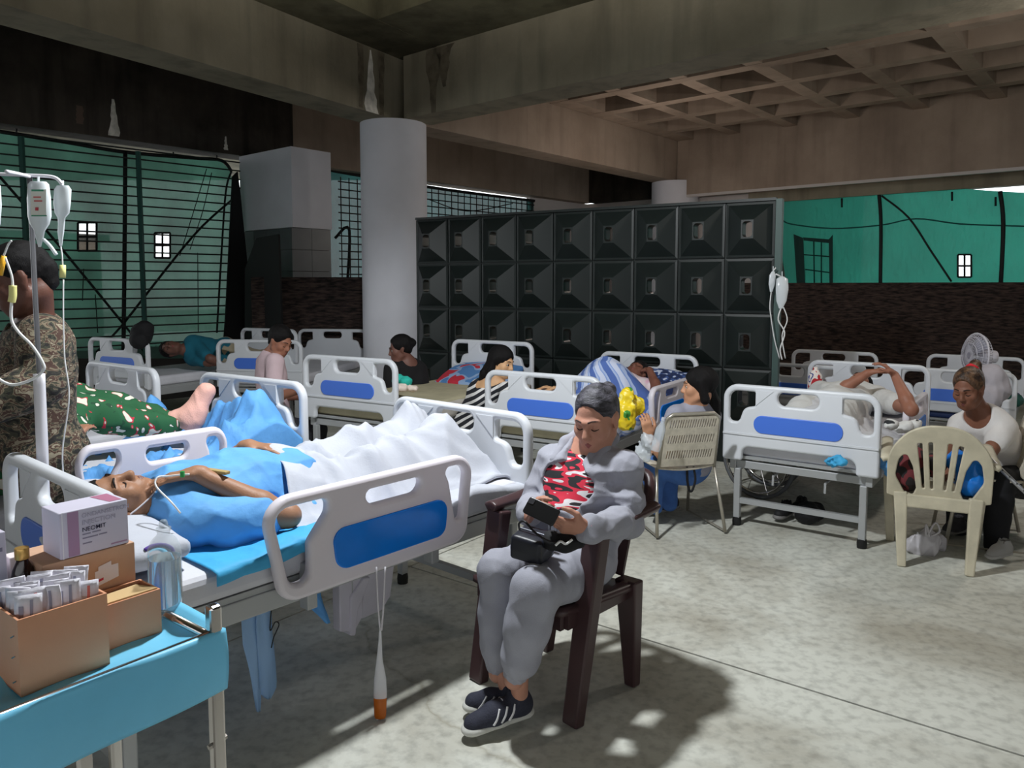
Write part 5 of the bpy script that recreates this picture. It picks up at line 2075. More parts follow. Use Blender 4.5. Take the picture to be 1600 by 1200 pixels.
# ================= patient in green floral trousers (bed b): legs seen beyond the soldier
BB = L2W(bed_b)
GREEN_F = ramp_mat('green_floral_cloth', [(0, (216, 214, 200)), (0.36, (196, 44, 66)), (0.385, (34, 92, 56)), (0.62, (26, 72, 46)), (0.66, (222, 220, 206))], 17, (1, 1, 1), 0.85, distort=0.4, detail=1.0)
SK_G = skin((168, 122, 98), 'skin_light_brown')
JG = dict(head=BB(0.72, 0, 0.93), neck=BB(0.56, 0, 0.88), pelvis=BB(0.12, 0, 0.80), shR=BB(0.5, 0.18, 0.82), shL=BB(0.5, -0.18, 0.82),
          elR=BB(0.26, 0.27, 0.78), elL=BB(0.26, -0.27, 0.78), wrR=BB(0.06, 0.18, 0.90), wrL=BB(0.06, -0.18, 0.90),
          hipR=BB(0.10, 0.09, 0.80), hipL=BB(0.10, -0.09, 0.80), knR=P(118, 640, 3.62), knL=P(112, 622, 3.78), anR=P(262, 668, 3.86), anL=P(272, 660, 3.96),
          toR=P(300, 690, 3.98), toL=P(318, 618, 4.04))


def patient_green():
    root, H, J, ax = make_person('patient in green floral trousers with a pink bandaged foot lying behind the soldier', BB(0.1, 0, 0.70), JG, Vector((0, 0, 1)), BB(1, 0, 0) - BB(0, 0, 0), SK_G,
                                 dict(mat=GREEN_F, sleeve=0.7, amp=0.006, g=0.014, name='blouse'), dict(mat=GREEN_F, to=1.97, g=0.016, loose=0.012, amp=0.016, freq=24, seed=9), hair_short(HAIR_BLACK), 'closed', 0.009, 0.95, feet=False)
    S = SDF(0.006, 0.02)
    a = P(268, 656, 3.94)
    S.chain([a, P(298, 650, 3.98), P(322, 612, 4.02)], [0.047, 0.055, 0.05], 0.04)
    S.cap(P(300, 656, 3.97), P(306, 646, 3.98), 0.058, 0.056, 0.03)
    S.disp.append(wrinkle(0.003, 60, 5, [(0.5, 0, 1), (-0.2, 0.2, 1)]))
    b = cut(S, 'bandage', mat('pink_bandage', (232, 178, 164), 0.9, 0.05, 20, 0.3, 150), root)
    S = SDF(0.004, 0.005)
    toes = [(312, 606, 0.013), (317, 604, 0.0115), (321, 605, 0.011), (324, 608, 0.010), (327, 612, 0.010)]
    for i, (x, y, r) in enumerate(toes):
        S.cap(P(x + 2, y + 10, 4.02), P(x, y, 4.02), r + 0.004, r, 0.005)
    cut(S, 'toes', SK_G, root)
    S = SDF(0.006, 0.02)
    S.chain([P(272, 660, 3.8), P(290, 665, 3.84)], [0.03, 0.024], 0.02)
    return root


groot = patient_green()

# ================= man in the pink shirt
SK_M = skin((150, 102, 82), 'skin_mid_brown')
PINK = mat('pale_pink_shirt', (204, 180, 186), 0.9, 0.04, 10, 0.2, 80)
d = 6.3
JM = dict(pelvis=P(428, 665, d), neck=P(422, 556, d), head=P(438, 533, d - 0.06), shR=P(430, 566, d - 0.17), shL=P(414, 566, d + 0.15), elR=P(428, 620, d - 0.22), elL=P(416, 618, d + 0.15),
          wrR=P(462, 612, d - 0.3), wrL=P(470, 620, d - 0.1), hipR=P(430, 668, d - 0.1), hipL=P(424, 668, d + 0.1), knR=P(496, 672, d - 0.2), knL=P(494, 672, d + 0.02), anR=P(496, 750, d - 0.2), anL=P(492, 750, d),
          toR=P(520, 762, d - 0.22), toL=P(516, 762, d - 0.02))
make_person('man in a pale pink shirt sitting bowed beside a bed at the back', JM['pelvis'] - Vector((0, 0, 0.2)), JM, (0.86, -0.45, -0.45), (0.3, -0.1, 1), SK_M,
            dict(mat=PINK, sleeve=0.75, amp=0.006), dict(mat=mat('dark_trousers', (38, 38, 44), 0.9)), hair_short(HAIR_BLACK), 'down', 0.009, 1.05, male=True)

# ================= woman in black by the column
d = 7.05
BLK = mat('black_blouse', (22, 21, 24), 0.9, 0.1, 10)
JB = dict(pelvis=P(640, 655, d), neck=P(638, 566, d), head=P(625, 545, d - 0.03), shR=P(612, 577, d - 0.1), shL=P(656, 577, d + 0.05), elR=P(606, 618, d - 0.15), elL=P(664, 622, d),
          wrR=P(600, 634, d - 0.35), wrL=P(640, 634, d - 0.3), hipR=P(630, 660, d), hipL=P(652, 660, d), knR=P(620, 668, d - 0.42), knL=P(645, 668, d - 0.4), anR=P(618, 735, d - 0.4), anL=P(644, 735, d - 0.4))
make_person('woman dressed in black sitting in front of the round column', JB['pelvis'] - Vector((0, 0, 0.2)), JB, (-0.93, -0.3, -0.2), (-0.1, 0, 1), skin((112, 76, 66), 'skin_deep_brown'),
            dict(mat=BLK, sleeve=1.5), dict(mat=BLK), hair_tied(HAIR_BLACK, (0.0, -0.12, 0.03), 0.042, vol=0.014), 'open', 0.009, 1.0, bust=0.8)

# ================= girl in the striped top
def stripe_mat(name, c1, c2, scale, rot):
    m = bpy.data.materials.new(name)
    m.use_nodes = True
    nt = m.node_tree
    bs = nt.nodes['Principled BSDF']
    bs.inputs['Roughness'].default_value = 0.85
    tc = nt.nodes.new('ShaderNodeTexCoord')
    mp = nt.nodes.new('ShaderNodeMapping')
    mp.inputs['Rotation'].default_value = rot
    nt.links.new(tc.outputs['Object'], mp.inputs['Vector'])
    wv = nt.nodes.new('ShaderNodeTexWave')
    wv.inputs['Scale'].default_value = scale
    wv.inputs['Distortion'].default_value = 1.2
    wv.inputs['Detail Scale'].default_value = 0.6
    nt.links.new(mp.outputs[0], wv.inputs['Vector'])
    rp = nt.nodes.new('ShaderNodeValToRGB')
    rp.color_ramp.interpolation = 'CONSTANT'
    rp.color_ramp.elements[0].color = lin(c1)
    rp.color_ramp.elements[1].position = 0.62
    rp.color_ramp.elements[1].color = lin(c2)
    nt.links.new(wv.outputs['Fac'], rp.inputs['Fac'])
    nt.links.new(rp.outputs[0], bs.inputs['Base Color'])
    return m


STRIPE = stripe_mat('black_white_stripes', (30, 32, 40), (224, 222, 222), 7.0, (0, math.radians(-58), 0))
d = 6.02
JGirl = dict(pelvis=P(726, 668, d + 0.12), neck=P(775, 592, d), head=P(784, 566, d - 0.02), shR=P(762, 606, d + 0.15), shL=P(792, 610, d - 0.14), elR=P(806, 632, d + 0.05), elL=P(818, 634, d - 0.22),
             wrR=P(840, 612, d - 0.1), wrL=P(850, 615, d - 0.25), hipR=P(726, 668, d + 0.2), hipL=P(734, 672, d), knR=P(770, 700, d - 0.2), knL=P(776, 704, d - 0.35), anR=P(772, 765, d - 0.2), anL=P(776, 770, d - 0.35))
make_person('young woman in a black and white striped top leaning by a bed end', JGirl['pelvis'] - Vector((0, 0, 0.2)), JGirl, (0.80, -0.55, -0.2), (0.1, 0, 1), skin((208, 164, 124), 'skin_fair'),
            dict(mat=STRIPE, sleeve=0.05, amp=0.003, low=0.10, name='striped_top', g=0.010), dict(mat=STRIPE, amp=0.005), hair_long(HAIR_BLACK, [P(776, 560, d), P(764, 584, d + 0.06), P(752, 606, d + 0.12)], [0.05, 0.04, 0.015]), 'open', 0.008, 0.93, bust=0.7, neckhole=0.085)

# ================= patient under the checked blanket (bed i)
BI = L2W(bed_i)
ix, iy = BI(1, 0, 0) - BI(0, 0, 0), BI(0, 1, 0) - BI(0, 0, 0)
JI = dict(head=BI(0.66, -0.02, 0.82), neck=BI(0.52, 0.0, 0.76), pelvis=BI(0.05, 0.02, 0.70), shR=BI(0.45, -0.18, 0.74), shL=BI(0.45, 0.18, 0.74),
          elR=BI(0.30, -0.36, 0.74), elL=BI(0.22, 0.26, 0.70), wrR=BI(0.46, -0.22, 0.88), wrL=BI(0.10, 0.12, 0.84),
          hipR=BI(0.02, -0.08, 0.70), hipL=BI(0.02, 0.1, 0.70), knR=BI(-0.36, -0.08, 0.72), knL=BI(-0.36, 0.1, 0.72), anR=BI(-0.72, -0.08, 0.66), anL=BI(-0.72, 0.1, 0.66))
ih = lambda *a: None
make_person('patient in a pink top lying under the blue checked blanket', BI(0.2, 0, 0.62), JI, Vector((0, 0, 1)) - ix * 0.55 - iy * 0.1, ix + Vector((0, 0, 0.4)), skin((122, 80, 66), 'skin_deep_brown2'),
            dict(mat=mat('pink_white_top', (232, 176, 200), 0.9, vscale=10, rgb2=(240, 230, 232)), sleeve=0.6), dict(mat=mat('grey_pyjama', (160, 160, 170), 0.9)), hair_short(HAIR_BLACK, 0.016), 'closed', 0.009, 1.0,
            hands={'R': dict(f=ix * 0.7 + iy * 0.4, n=(0, 0, -1))})

# ================= woman in grey shirt and jeans on the woven chair
SK_J = skin((190, 140, 110), 'skin_fair_brown')
JEANS = mat('blue_jeans', (66, 104, 168), 0.9, 0.12, 14, 0.2, 150)
GTEE = mat('grey_tshirt', (150, 150, 164), 0.9, 0.05, 10, 0.15, 160)
wc = WCH.location
# chair faces away, towards the far left
JJ = dict(pelvis=P(1074, 728, 5.02), neck=P(1088, 634, 4.98), head=P(1092, 604, 4.95), shR=P(1112, 650, 5.04), shL=P(1056, 648, 4.92), elL=P(1036, 712, 4.84), wrL=P(1014, 682, 4.86),
          elR=P(1100, 708, 5.14), wrR=P(1050, 703, 5.16), hipL=P(1060, 734, 4.98), hipR=P(1082, 732, 5.09), knL=P(1020, 730, 5.02), knR=P(1044, 728, 5.16), anL=P(1024, 795, 4.92), anR=P(1046, 790, 5.06))
jr, JH, JJ, jax = make_person('woman in grey shirt and jeans sitting half turned on the woven chair', (wc.x, wc.y + 0.2, 0.45), JJ, (-0.93, 0.16, -0.02), (0, 0, 1), SK_J,
                              dict(mat=GTEE, sleeve=0.72, amp=0.006, seed=8), dict(mat=JEANS, to=1.95, amp=0.005), hair_long(HAIR_BLACK, [P(1098, 596, 5.0), P(1112, 630, 5.06), P(1120, 662, 5.04)], [0.055, 0.05, 0.025]), 'open', 0.007, 0.93, bust=0.6,
                              hands={'L': dict(f=(-0.2, -0.1, 0.95), n=(-0.2, 0.9, 0.1), t=(0.9, 0.1, 0), curl=0.6)}, feet=False)
SHO = mat('dark_sneaker', (50, 48, 52), 0.8, 0.2, 30)
shoe(jr, G(1030, 800, 0.03), G(998, 802, 0.02), SHO, mat('grey_sole', (120, 118, 116), 0.7), None, None, vox=0.007, s=0.95)
shoe(jr, G(1050, 795, 0.03), G(1020, 792, 0.02), SHO, mat('grey_sole', (120, 118, 116), 0.7), None, None, vox=0.007, s=0.95)

# ================= patient with raised hands (bed j)
BJ = L2W(bed_j)
jx, jy = BJ(1, 0, 0) - BJ(0, 0, 0), BJ(0, 1, 0) - BJ(0, 0, 0)
GRWHITE = mat('off_white_shirt', (206, 206, 204), 0.9, 0.05, 9, 0.2, 60)
SK_R = skin((154, 104, 84), 'skin_ruddy')
JR = dict(head=P(1392, 618, 5.72), neck=BJ(0.42, -0.02, 0.74), pelvis=BJ(-0.08, 0.0, 0.68), shR=BJ(0.34, -0.21, 0.74), shL=BJ(0.34, 0.21, 0.74),
          elR=P(1424, 640, 5.02), wrR=P(1398, 586, 5.22), elL=P(1310, 612, 5.55), wrL=P(1356, 583, 5.42), hipR=BJ(-0.1, -0.09, 0.68), hipL=BJ(-0.1, 0.09, 0.68), knR=BJ(-0.48, -0.1, 0.70), knL=BJ(-0.48, 0.1, 0.72),
          anR=BJ(-0.84, -0.1, 0.64), anL=BJ(-0.84, 0.1, 0.64))
JR['neck'] = BJ(0.46, -0.03, 0.75)
JR['head'] = BJ(0.60, -0.03, 0.80)
make_person('patient in a white shirt on the right bed holding both hands over the face', BJ(0.1, 0, 0.62), JR, Vector((0, 0, 1)) - jx * 0.35, jx + Vector((0, 0, 0.2)), SK_R,
            dict(mat=GRWHITE, sleeve=0.55, amp=0.012, freq=18, g=0.024, name='white_shirt'), dict(mat=GRWHITE, amp=0.01, g=0.03, loose=0.02), hair_short(HAIR_BLACK), 'closed', 0.0075, 1.05, belly=0.05,
            hands={'R': dict(f=(-0.55, 0.15, 0.6), n=(-0.5, 0.2, -0.6), t=(-0.5, -0.4, 0.3), curl=0.5), 'L': dict(f=(0.8, 0.0, 0.25), n=(0.1, -0.2, -0.9), t=(0.1, -0.8, 0.2), curl=0.5)})

# ================= woman in white at the right
SK_X = skin((124, 82, 64), 'skin_brown3')
WTEE = mat('white_tshirt', (212, 208, 206), 0.9, 0.04, 10, 0.2, 100)
d = 4.72
JX = dict(pelvis=P(1578, 745, d + 0.05), neck=P(1530, 645, d - 0.06), head=P(1513, 607, d - 0.12), shR=P(1500, 664, d + 0.02), shL=P(1570, 668, d - 0.14), elR=P(1486, 702, d - 0.05), wrR=P(1480, 722, d - 0.2),
          elL=P(1543, 712, d - 0.28), wrL=P(1498, 722, d - 0.24), hipR=P(1566, 748, d + 0.08), hipL=P(1596, 752, d - 0.08), knR=P(1505, 746, d + 0.05), knL=P(1560, 752, d - 0.24), anR=P(1494, 830, d + 0.04), anL=P(1556, 853, d - 0.3))
def pony(root, H, J, vox):
    hair_tied(HAIR_BROWN, (0, -0.09, 0.085), 0.03, ([H(0, -0.09, 0.10), H(0.0, -0.135, 0.10), H(0.0, -0.15, 0.02), H(0, -0.13, -0.06)], [0.024, 0.03, 0.028, 0.012]))(root, H, J, vox)
    obj('hair_tie', MB().tube([H(0.03, -0.08, 0.105), H(0.0, -0.07, 0.128), H(-0.03, -0.08, 0.105), H(-0.02, -0.1, 0.08), H(0.02, -0.1, 0.08), H(0.03, -0.08, 0.105)], 0.009, 8), mat('red_hair_tie', (206, 30, 44), 0.7), root, world=True, smooth=True)
xr, XH, JX, xax = make_person('woman in white T-shirt with red hair tie bent forward on a chair', (JX['pelvis'].x, JX['pelvis'].y, 0.45), JX, (-0.72, -0.55, -0.30), (-0.2, -0.1, 1), SK_X,
                              dict(mat=WTEE, sleeve=0.5, amp=0.007, low=0.03), dict(mat=mat('black_trousers', (22, 22, 26), 0.9), to=1.97, loose=0.014), pony, 'down', 0.007, 1.0, bust=0.8, lip=(110, 62, 58), feet=False)
shoe(xr, G(1568, 868, 0.03), G(1542, 874, 0.02), mat('white_shoe', (150, 148, 146), 0.7), mat('white_sole', (160, 158, 156), 0.7), None, None, vox=0.007, s=0.85)
shoe(xr, G(1497, 832, 0.03), G(1472, 836, 0.02), SHO, mat('grey_sole', (120, 118, 116), 0.7), None, None, vox=0.007, s=0.95)

# ================= sleeper in teal (bed c)
BC = L2W(bed_c)
cx_, cy_ = BC(1, 0, 0) - BC(0, 0, 0), BC(0, 1, 0) - BC(0, 0, 0)
JT = dict(head=P(268, 545, 7.9), neck=P(292, 546, 7.95), pelvis=P(352, 552, 8.3), shR=P(300, 534, 8.05), shL=P(300, 560, 8.0), elR=P(328, 560, 7.85), elL=P(322, 566, 7.9), wrR=P(342, 566, 7.9), wrL=P(338, 568, 7.9),
          hipR=P(354, 542, 8.35), hipL=P(354, 560, 8.3), knR=P(398, 556, 8.2), knL=P(398, 564, 8.2), anR=P(440, 560, 8.4), anL=P(440, 564, 8.4))
make_person('sleeper in a teal shirt lying on the dim bed by the net', P(320, 562, 8.1), JT, (-0.1, -0.85, 0.35), (-1, -0.1, 0.1), skin((104, 72, 62), 'skin_umber'),  # one even dark brown skin tone
            dict(mat=mat('teal_shirt', (18, 92, 112), 0.9, 0.08, 8), sleeve=0.8, amp=0.006), dict(mat=mat('cream_trousers', (150, 140, 120), 0.9)), hair_short(HAIR_BLACK), 'closed', 0.010, 1.0)

# ------------------------------------------------------------------ bedding
def fold(x, y, seed, amp, fr):
    rng = random.Random(seed)
    o = 0
    for i in range(5):
        a = rng.uniform(0, 6.28)
        f = fr * rng.uniform(0.6, 1.7)
        p = rng.uniform(0, 6.28)
        w = math.sin((x * math.cos(a + 1.3) + y * math.sin(a + 1.3)) * f * 0.5 + p) * 1.2
        s = math.sin((x * math.cos(a) + y * math.sin(a)) * f + p + w)
        o += (1 - abs(s)) ** 2 - 0.35
    return o * amp / 3


def bed_cloth(name, label, cat, bed, x0, x1, hfun, m, ylo=-0.46, yhi=0.46, drop_lo=0.12, drop_hi=0.12, zt=0.62, n=(70, 70), seed=1, amp=0.02, fr=14, thick=0.004, group=None, wob=0.0):
    """a cloth over the mattress: lies on hfun(x, y) across the bed and hangs down past both long edges"""
    F = L2W(bed)
    Wd = yhi - ylo
    tot = drop_lo + Wd + drop_hi

    def fn(u, v):
        x = x0 + (x1 - x0) * u
        s = v * tot - drop_lo
        e = wob * math.sin(9 * v + seed) * (1 - 2 * u)
        if s < 0:
            y = ylo - 0.012 - 0.015 * abs(math.sin(x * 17 + seed))
            z = hfun(x, ylo) + s
            return F(x + e, y, max(0.02, z))
        if s > Wd:
            y = yhi + 0.012 + 0.015 * abs(math.sin(x * 15 + seed))
            z = hfun(x, yhi) - (s - Wd)
            return F(x + e, y, max(0.02, z))
        y = ylo + s
        return F(x + e, y, hfun(x, y) + fold(x, y, seed, amp * min(1, 0.1 + 6 * u), fr))
    o = obj(name, MB().grid(fn, n[0], n[1]), m, None, smooth=True, solid=thick)
    return tag(o, label, cat, group)


def bump2(x, y, cx, cy, rx, ry):
    q = ((x - cx) / rx) ** 2 + ((y - cy) / ry) ** 2
    return math.exp(-q)


def sstep(a, b, x):
    t = max(0, min(1, (x - a) / (b - a)))
    return t * t * (3 - 2 * t)


# front bed: white blanket over the patient's legs, white under-sheet, blue sheet under the shoulders
def h_blanket(x, y):
    base = 0.675
    bel = 0.27 * bump2(x, y, 0.12, -0.06, 0.20, 0.26)
    leg = 0.0
    for cy, k in ((-0.13, 1.0), (0.085, 0.92)):
        prof = 0.235 + 0.05 * bump2(x, 0, -0.36, 0, 0.2, 1) + 0.09 * bump2(x, 0, -0.72, 0, 0.12, 1)
        leg = max(leg, k * prof * math.exp(-((y - cy) / 0.17) ** 2))
    end = sstep(-0.86, -0.80, x)
    return base + max(bel, leg * end, 0.0) + 0.02 * math.sin(6 * x)


bed_cloth('blanket', 'white crumpled blanket over the legs of the man on the front bed', 'blanket', bed_front, 0.19, -0.86, h_blanket, WHITE_CLOTH, -0.44, 0.34, 0.20, 0.02, seed=5, amp=0.06, fr=12, n=(100, 80), wob=0.05)
bed_cloth('under_sheet', 'white sheet with lilac print tucked round the front mattress', 'sheet', bed_front, -0.30, -0.90, lambda x, y: 0.676 + 0.05 * bump2(x, y, -0.55, 0.42, 0.2, 0.1), WHITE_CLOTH, -0.43, 0.445, 0.10, 0.10, seed=8, amp=0.012, fr=16)
bed_cloth('draw_sheet', 'cyan disposable sheet under the shoulders of the man in the blue gown', 'sheet', bed_front, 0.62, 0.08, lambda x, y: 0.706 + 0.04 * bump2(x, y, 0.2, 0.4, 0.25, 0.08), CYAN_CLOTH, -0.40, 0.452, 0.02, 0.045, seed=11, amp=0.012, fr=16)
FBp = FB
lil = mat('lilac_print', (150, 140, 226), 0.8)
# pillow
def pillow(name, label, F, cx, cy, cz, lx, ly, lz, m, seed=1, tilt=0.0, vox=0.01):
    S = SDF(vox, 0.03)
    ex, ey = (F(1, 0, 0) - F(0, 0, 0)), (F(0, 1, 0) - F(0, 0, 0))
    ez = Vector((0, 0, 1))
    ex2 = ex * math.cos(tilt) + ez * math.sin(tilt)
    ez2 = ez * math.cos(tilt) - ex * math.sin(tilt)
    R = frame(ex2, ey, ez2).to_3x3()
    S.ell(F(cx, cy, cz), (lx, ly, lz), R, 0.05)
    S.box(F(cx, cy, cz), (lx * 0.92, ly * 0.95, lz * 0.4), R, 0.02, 0.06)
    S.disp.append(wrinkle(0.006, 18, seed))
    o = obj(name, S.mesh(name), m, None)
    tag(o, label, 'pillow')
    return o, frame(ex2, ey, ez2, F(cx, cy, cz))


pw, pm_ = pillow('pillow', 'white pillow with a looped blue and red print under the gowned man', FB, 0.775, 0.04, 0.765, 0.15, 0.34, 0.06, WHITE_CLOTH, 2, vox=0.009)
def on_pillow(a, r_):
    return FB(0.755 - 0.05 * math.cos(a) * r_, 0.378 - 0.012 * abs(math.sin(a)), 0.772 + 0.03 * math.sin(a) * r_)


obj('pillow_print', MB().tube([on_pillow(-2.4 + 4.6 * i / 14, 1.0) for i in range(15)], 0.006, 6), mat('print_purple', (90, 60, 150), 0.7), pw, smooth=True)
obj('pillow_print', MB().tube([on_pillow(6.28 * i / 14, 0.5) for i in range(15)], 0.010, 6), mat('print_sky_blue', (120, 200, 236), 0.7), pw, smooth=True)

# blue sheet heaped at the foot of bed b
def h_heap(x, y):
    a = 0.24 * bump2(x, y, -0.84, 0.05, 0.10, 0.30) + 0.25 * bump2(x, y, -0.76, 0.36, 0.2, 0.14) + 0.26 * bump2(x, y, -0.66, -0.40, 0.10, 0.08) + 0.06 * bump2(x, y, -0.3, 0.3, 0.4, 0.2)
    return 0.715 + a


bed_cloth('blue_sheet', 'bright blue disposable sheet heaped at the foot of the bandaged patient', 'sheet', bed_b, -0.96, 0.10, h_heap, BLUE_CLOTH, -0.45, 0.46, 0.10, 0.30, seed=3, amp=0.09, fr=15, n=(80, 80), wob=0.02)

# bed g: pale cover, printed pillow, bits on the mattress
GB = L2W(bed_g)
bed_cloth('bed_cover', 'pale grey cover on the empty bed before the round column', 'cover', bed_g, 0.95, -0.90, lambda x, y: 0.655, mat('pale_grey_cover', (190, 184, 176), 0.85, 0.05, 7), -0.445, 0.445, 0.12, 0.12, seed=4, amp=0.014, fr=8, n=(50, 40))
PRINT = ramp_mat('blue_red_pillow_print', [(0, (196, 48, 66)), (0.40, (150, 176, 214)), (0.46, (84, 132, 190)), (0.66, (206, 214, 226))], 5, (1, 1, 1), 0.8, distort=0.6, detail=1)
pillow('pillow', 'blue pillow printed in red on the bed before the round column', GB, 0.72, -0.04, 0.73, 0.26, 0.38, 0.075, PRINT, 5, 0.32)


def crumple(name, label, cat, pts, r, m, seed=1, amp=0.012, freq=40, vox=0.008, k=0.03, parent=None, squash=None):
    S = SDF(vox, k)
    for i, p in enumerate(pts):
        rr = r[i] if isinstance(r, (list, tuple)) else r
        S.ell(p, (rr, rr, rr * (squash or 1)), None, k)
    S.disp.append(wrinkle(amp, freq, seed, sharp=0.7))
    S.disp.append(wrinkle(amp * 0.5, freq * 2.2, seed + 7, sharp=0.8))
    o = obj(name, S.mesh(name), m, parent)
    if label:
        tag(o, label, cat)
    return o


crumple('green_bundle', 'small turquoise cloth bundle lying on the bed before the round column', 'bundle', [P(622, 592, 6.0), P(634, 597, 5.95)], [0.05, 0.05], mat('turquoise_cloth', (40, 176, 160), 0.8), 2)
crumple('white_bundle', 'small off-white cloth beside the turquoise bundle on the bed', 'bundle', [P(626, 606, 5.9), P(645, 607, 5.95)], [0.06, 0.05], mat('off_white_cloth', (222, 206, 196), 0.85), 4, squash=0.6)

# bed i blanket
CHECK = ramp_mat('blue_check_blanket', [(0, (84, 112, 182)), (0.30, (176, 194, 232)), (0.62, (138, 164, 220)), (0.8, (206, 214, 238))], 3.2, (1, 1, 1), 0.85, tex='wave', distort=1.5, detail=2, rot=(0.6, 0.4, 0.7))


def h_i(x, y):
    return 0.60 + 0.24 * bump2(x, y, 0.10, 0.02, 0.28, 0.36) + 0.17 * math.exp(-(y / 0.28) ** 2) * sstep(-0.9, -0.7, x)


bed_cloth('blanket', 'light blue checked blanket over the patient in the pink top', 'blanket', bed_i, 0.24, -0.86, h_i, CHECK, -0.44, 0.44, 0.10, 0.10, seed=7, amp=0.03, fr=12, n=(60, 60))
pillow('pillow', 'navy patterned pillow behind the patient under the checked blanket', BI, 0.76, -0.05, 0.72, 0.20, 0.40, 0.08, ramp_mat('navy_pattern', [(0, (30, 44, 84)), (0.5, (60, 84, 140)), (0.6, (196, 204, 226))], 22, (1, 1, 1), 0.85, detail=1), 6, 0.5)
YEL = ramp_mat('yellow_bag_print', [(0, (70, 150, 60)), (0.38, (236, 206, 40)), (0.60, (246, 232, 120)), (0.66, (214, 168, 20))], 9, (1, 1, 1), 0.35, detail=1.5)
crumple('carrier_bag', 'yellow carrier bag with green print hanging beside the checked blanket bed', 'bag', [P(978, 618, 5.10), P(976, 640, 5.10), P(978, 656, 5.10), P(990, 634, 5.16)], [0.055, 0.08, 0.075, 0.07], YEL, 3, 0.016, 34)

# bed j: covers
def h_j(x, y):
    return 0.575 + 0.20 * math.exp(-((y - 0.0) / 0.24) ** 2) * sstep(-0.92, -0.75, x) + 0.05 * bump2(x, y, -0.4, 0.1, 0.3, 0.3)


bed_cloth('blanket', 'white blanket rumpled over the legs of the patient with raised hands', 'blanket', bed_j, -0.02, -0.92, h_j, mat('grey_white_blanket', (200, 200, 204), 0.9, 0.05, 8, 0.2, 60), -0.45, 0.44, 0.14, 0.12, seed=13, amp=0.045, fr=13, n=(60, 60))
pillow('pillow', 'white pillow under the head of the patient with raised hands', BJ, 0.72, -0.03, 0.665, 0.2, 0.36, 0.07, WHITE_CLOTH, 8)
crumple('crumpled_towel', 'white towel with dark edge crumpled on the right bed by the side rail', 'towel', [P(1392, 662, 4.75), P(1412, 668, 4.85), P(1430, 664, 4.95)], [0.05, 0.06, 0.05], ramp_mat('towel_print', [(0, (40, 42, 46)), (0.33, (220, 220, 218))], 12, detail=1), 9, 0.012, 40, squash=0.7)
crumple('blue_glove_bag', 'bright blue plastic bag caught under the footboard of the right bed', 'bag', [P(1296, 722, 4.50), P(1308, 719, 4.48), P(1318, 721, 4.45)], [0.025, 0.035, 0.022], CYAN_CLOTH, 5, 0.012, 60, vox=0.006)
crumple('blue_cloth', 'blue cloth hanging from the side of the right bed behind the beige chair', 'cloth', [P(1380, 712, 4.45), P(1386, 724, 4.45), P(1392, 736, 4.45)], [0.035, 0.045, 0.035], BLUE_CLOTH, 6, 0.014, 50)
pil = pillow('pillow', 'green-blue pillow on the bed behind the raised arm of the right patient', L2W(bed_m), -0.55, -0.25, 0.52, 0.22, 0.26, 0.08, mat('dark_green_pillow', (28, 84, 76), 0.85), 3)
TW = ramp_mat('red_label_print', [(0, (190, 40, 50)), (0.45, (236, 226, 220)), (0.58, (40, 60, 140)), (0.64, (236, 226, 220))], 14, detail=1)
S = SDF(0.006, 0.01)
S.cap(P(1273, 604, 6.4), P(1272, 588, 6.4), 0.055, 0.055)
b = thing('water_bottle', 'bottle with red and white label standing at the head of the right bed', 'bottle', P(1273, 612, 6.4))
S2 = MB().lathe([(0.05, 0), (0.055, 0.03), (0.055, 0.13), (0.03, 0.17), (0.018, 0.18), (0.018, 0.20)], 16, P(1273, 610, 6.4))
obj('bottle_body', S2, TW, b, world=True, smooth=True)

# dark shapes at the far left
crumple('backpack', 'black backpack hung on the dim bed at the far left', 'backpack', [P(226, 512, 7.45), P(222, 520, 7.45), P(219, 530, 7.4)], [0.08, 0.1, 0.10], mat('black_cloth', (20, 20, 24), 0.8), 2, 0.012, 24, vox=0.012)
crumple('black_bag', 'black bag seen through the grip of the bed behind the grey tracksuit woman', 'bag', [BI(-0.70, 0.05, 0.72), BI(-0.72, -0.1, 0.73), BI(-0.70, 0.22, 0.70)], [0.09, 0.09, 0.08], mat('charcoal_bag', (48, 50, 60), 0.6, 0.1, 20), 3, 0.01, 26, vox=0.012)

# ------------------------------------------------------------------ front bed hangings
strip_m = mat('blue_hanging_film', (168, 204, 240), 0.6, 0.05, 8, 0.2, 20, translucent=0.35)


def hang_strip(name, label, pts, wid, m, th=0.0015):
    mb = MB()
    pts = spline([Vector(p) for p in pts], 6)
    n = len(pts)
    dirx = (FB(-1, 0, 0) - FB(0, 0, 0))
    vs, fs = [], []
    for i, p in enumerate(pts):
        t = i / (n - 1)
        w = wid(t) / 2
        for k in range(5):
            q = (k - 2) / 2
            vs.append(p + dirx * (w * q) + by_ * (0.006 * math.sin(k * 2.1 + t * 5)))
    for i in range(n - 1):
        for k in range(4):
            fs.append((i * 5 + k, i * 5 + k + 1, (i + 1) * 5 + k + 1, (i + 1) * 5 + k))
    o = obj(name, mb.add(vs, fs), m, None, smooth=True, solid=th)
    if label:
        tag(o, label, 'cloth strip')
    return o


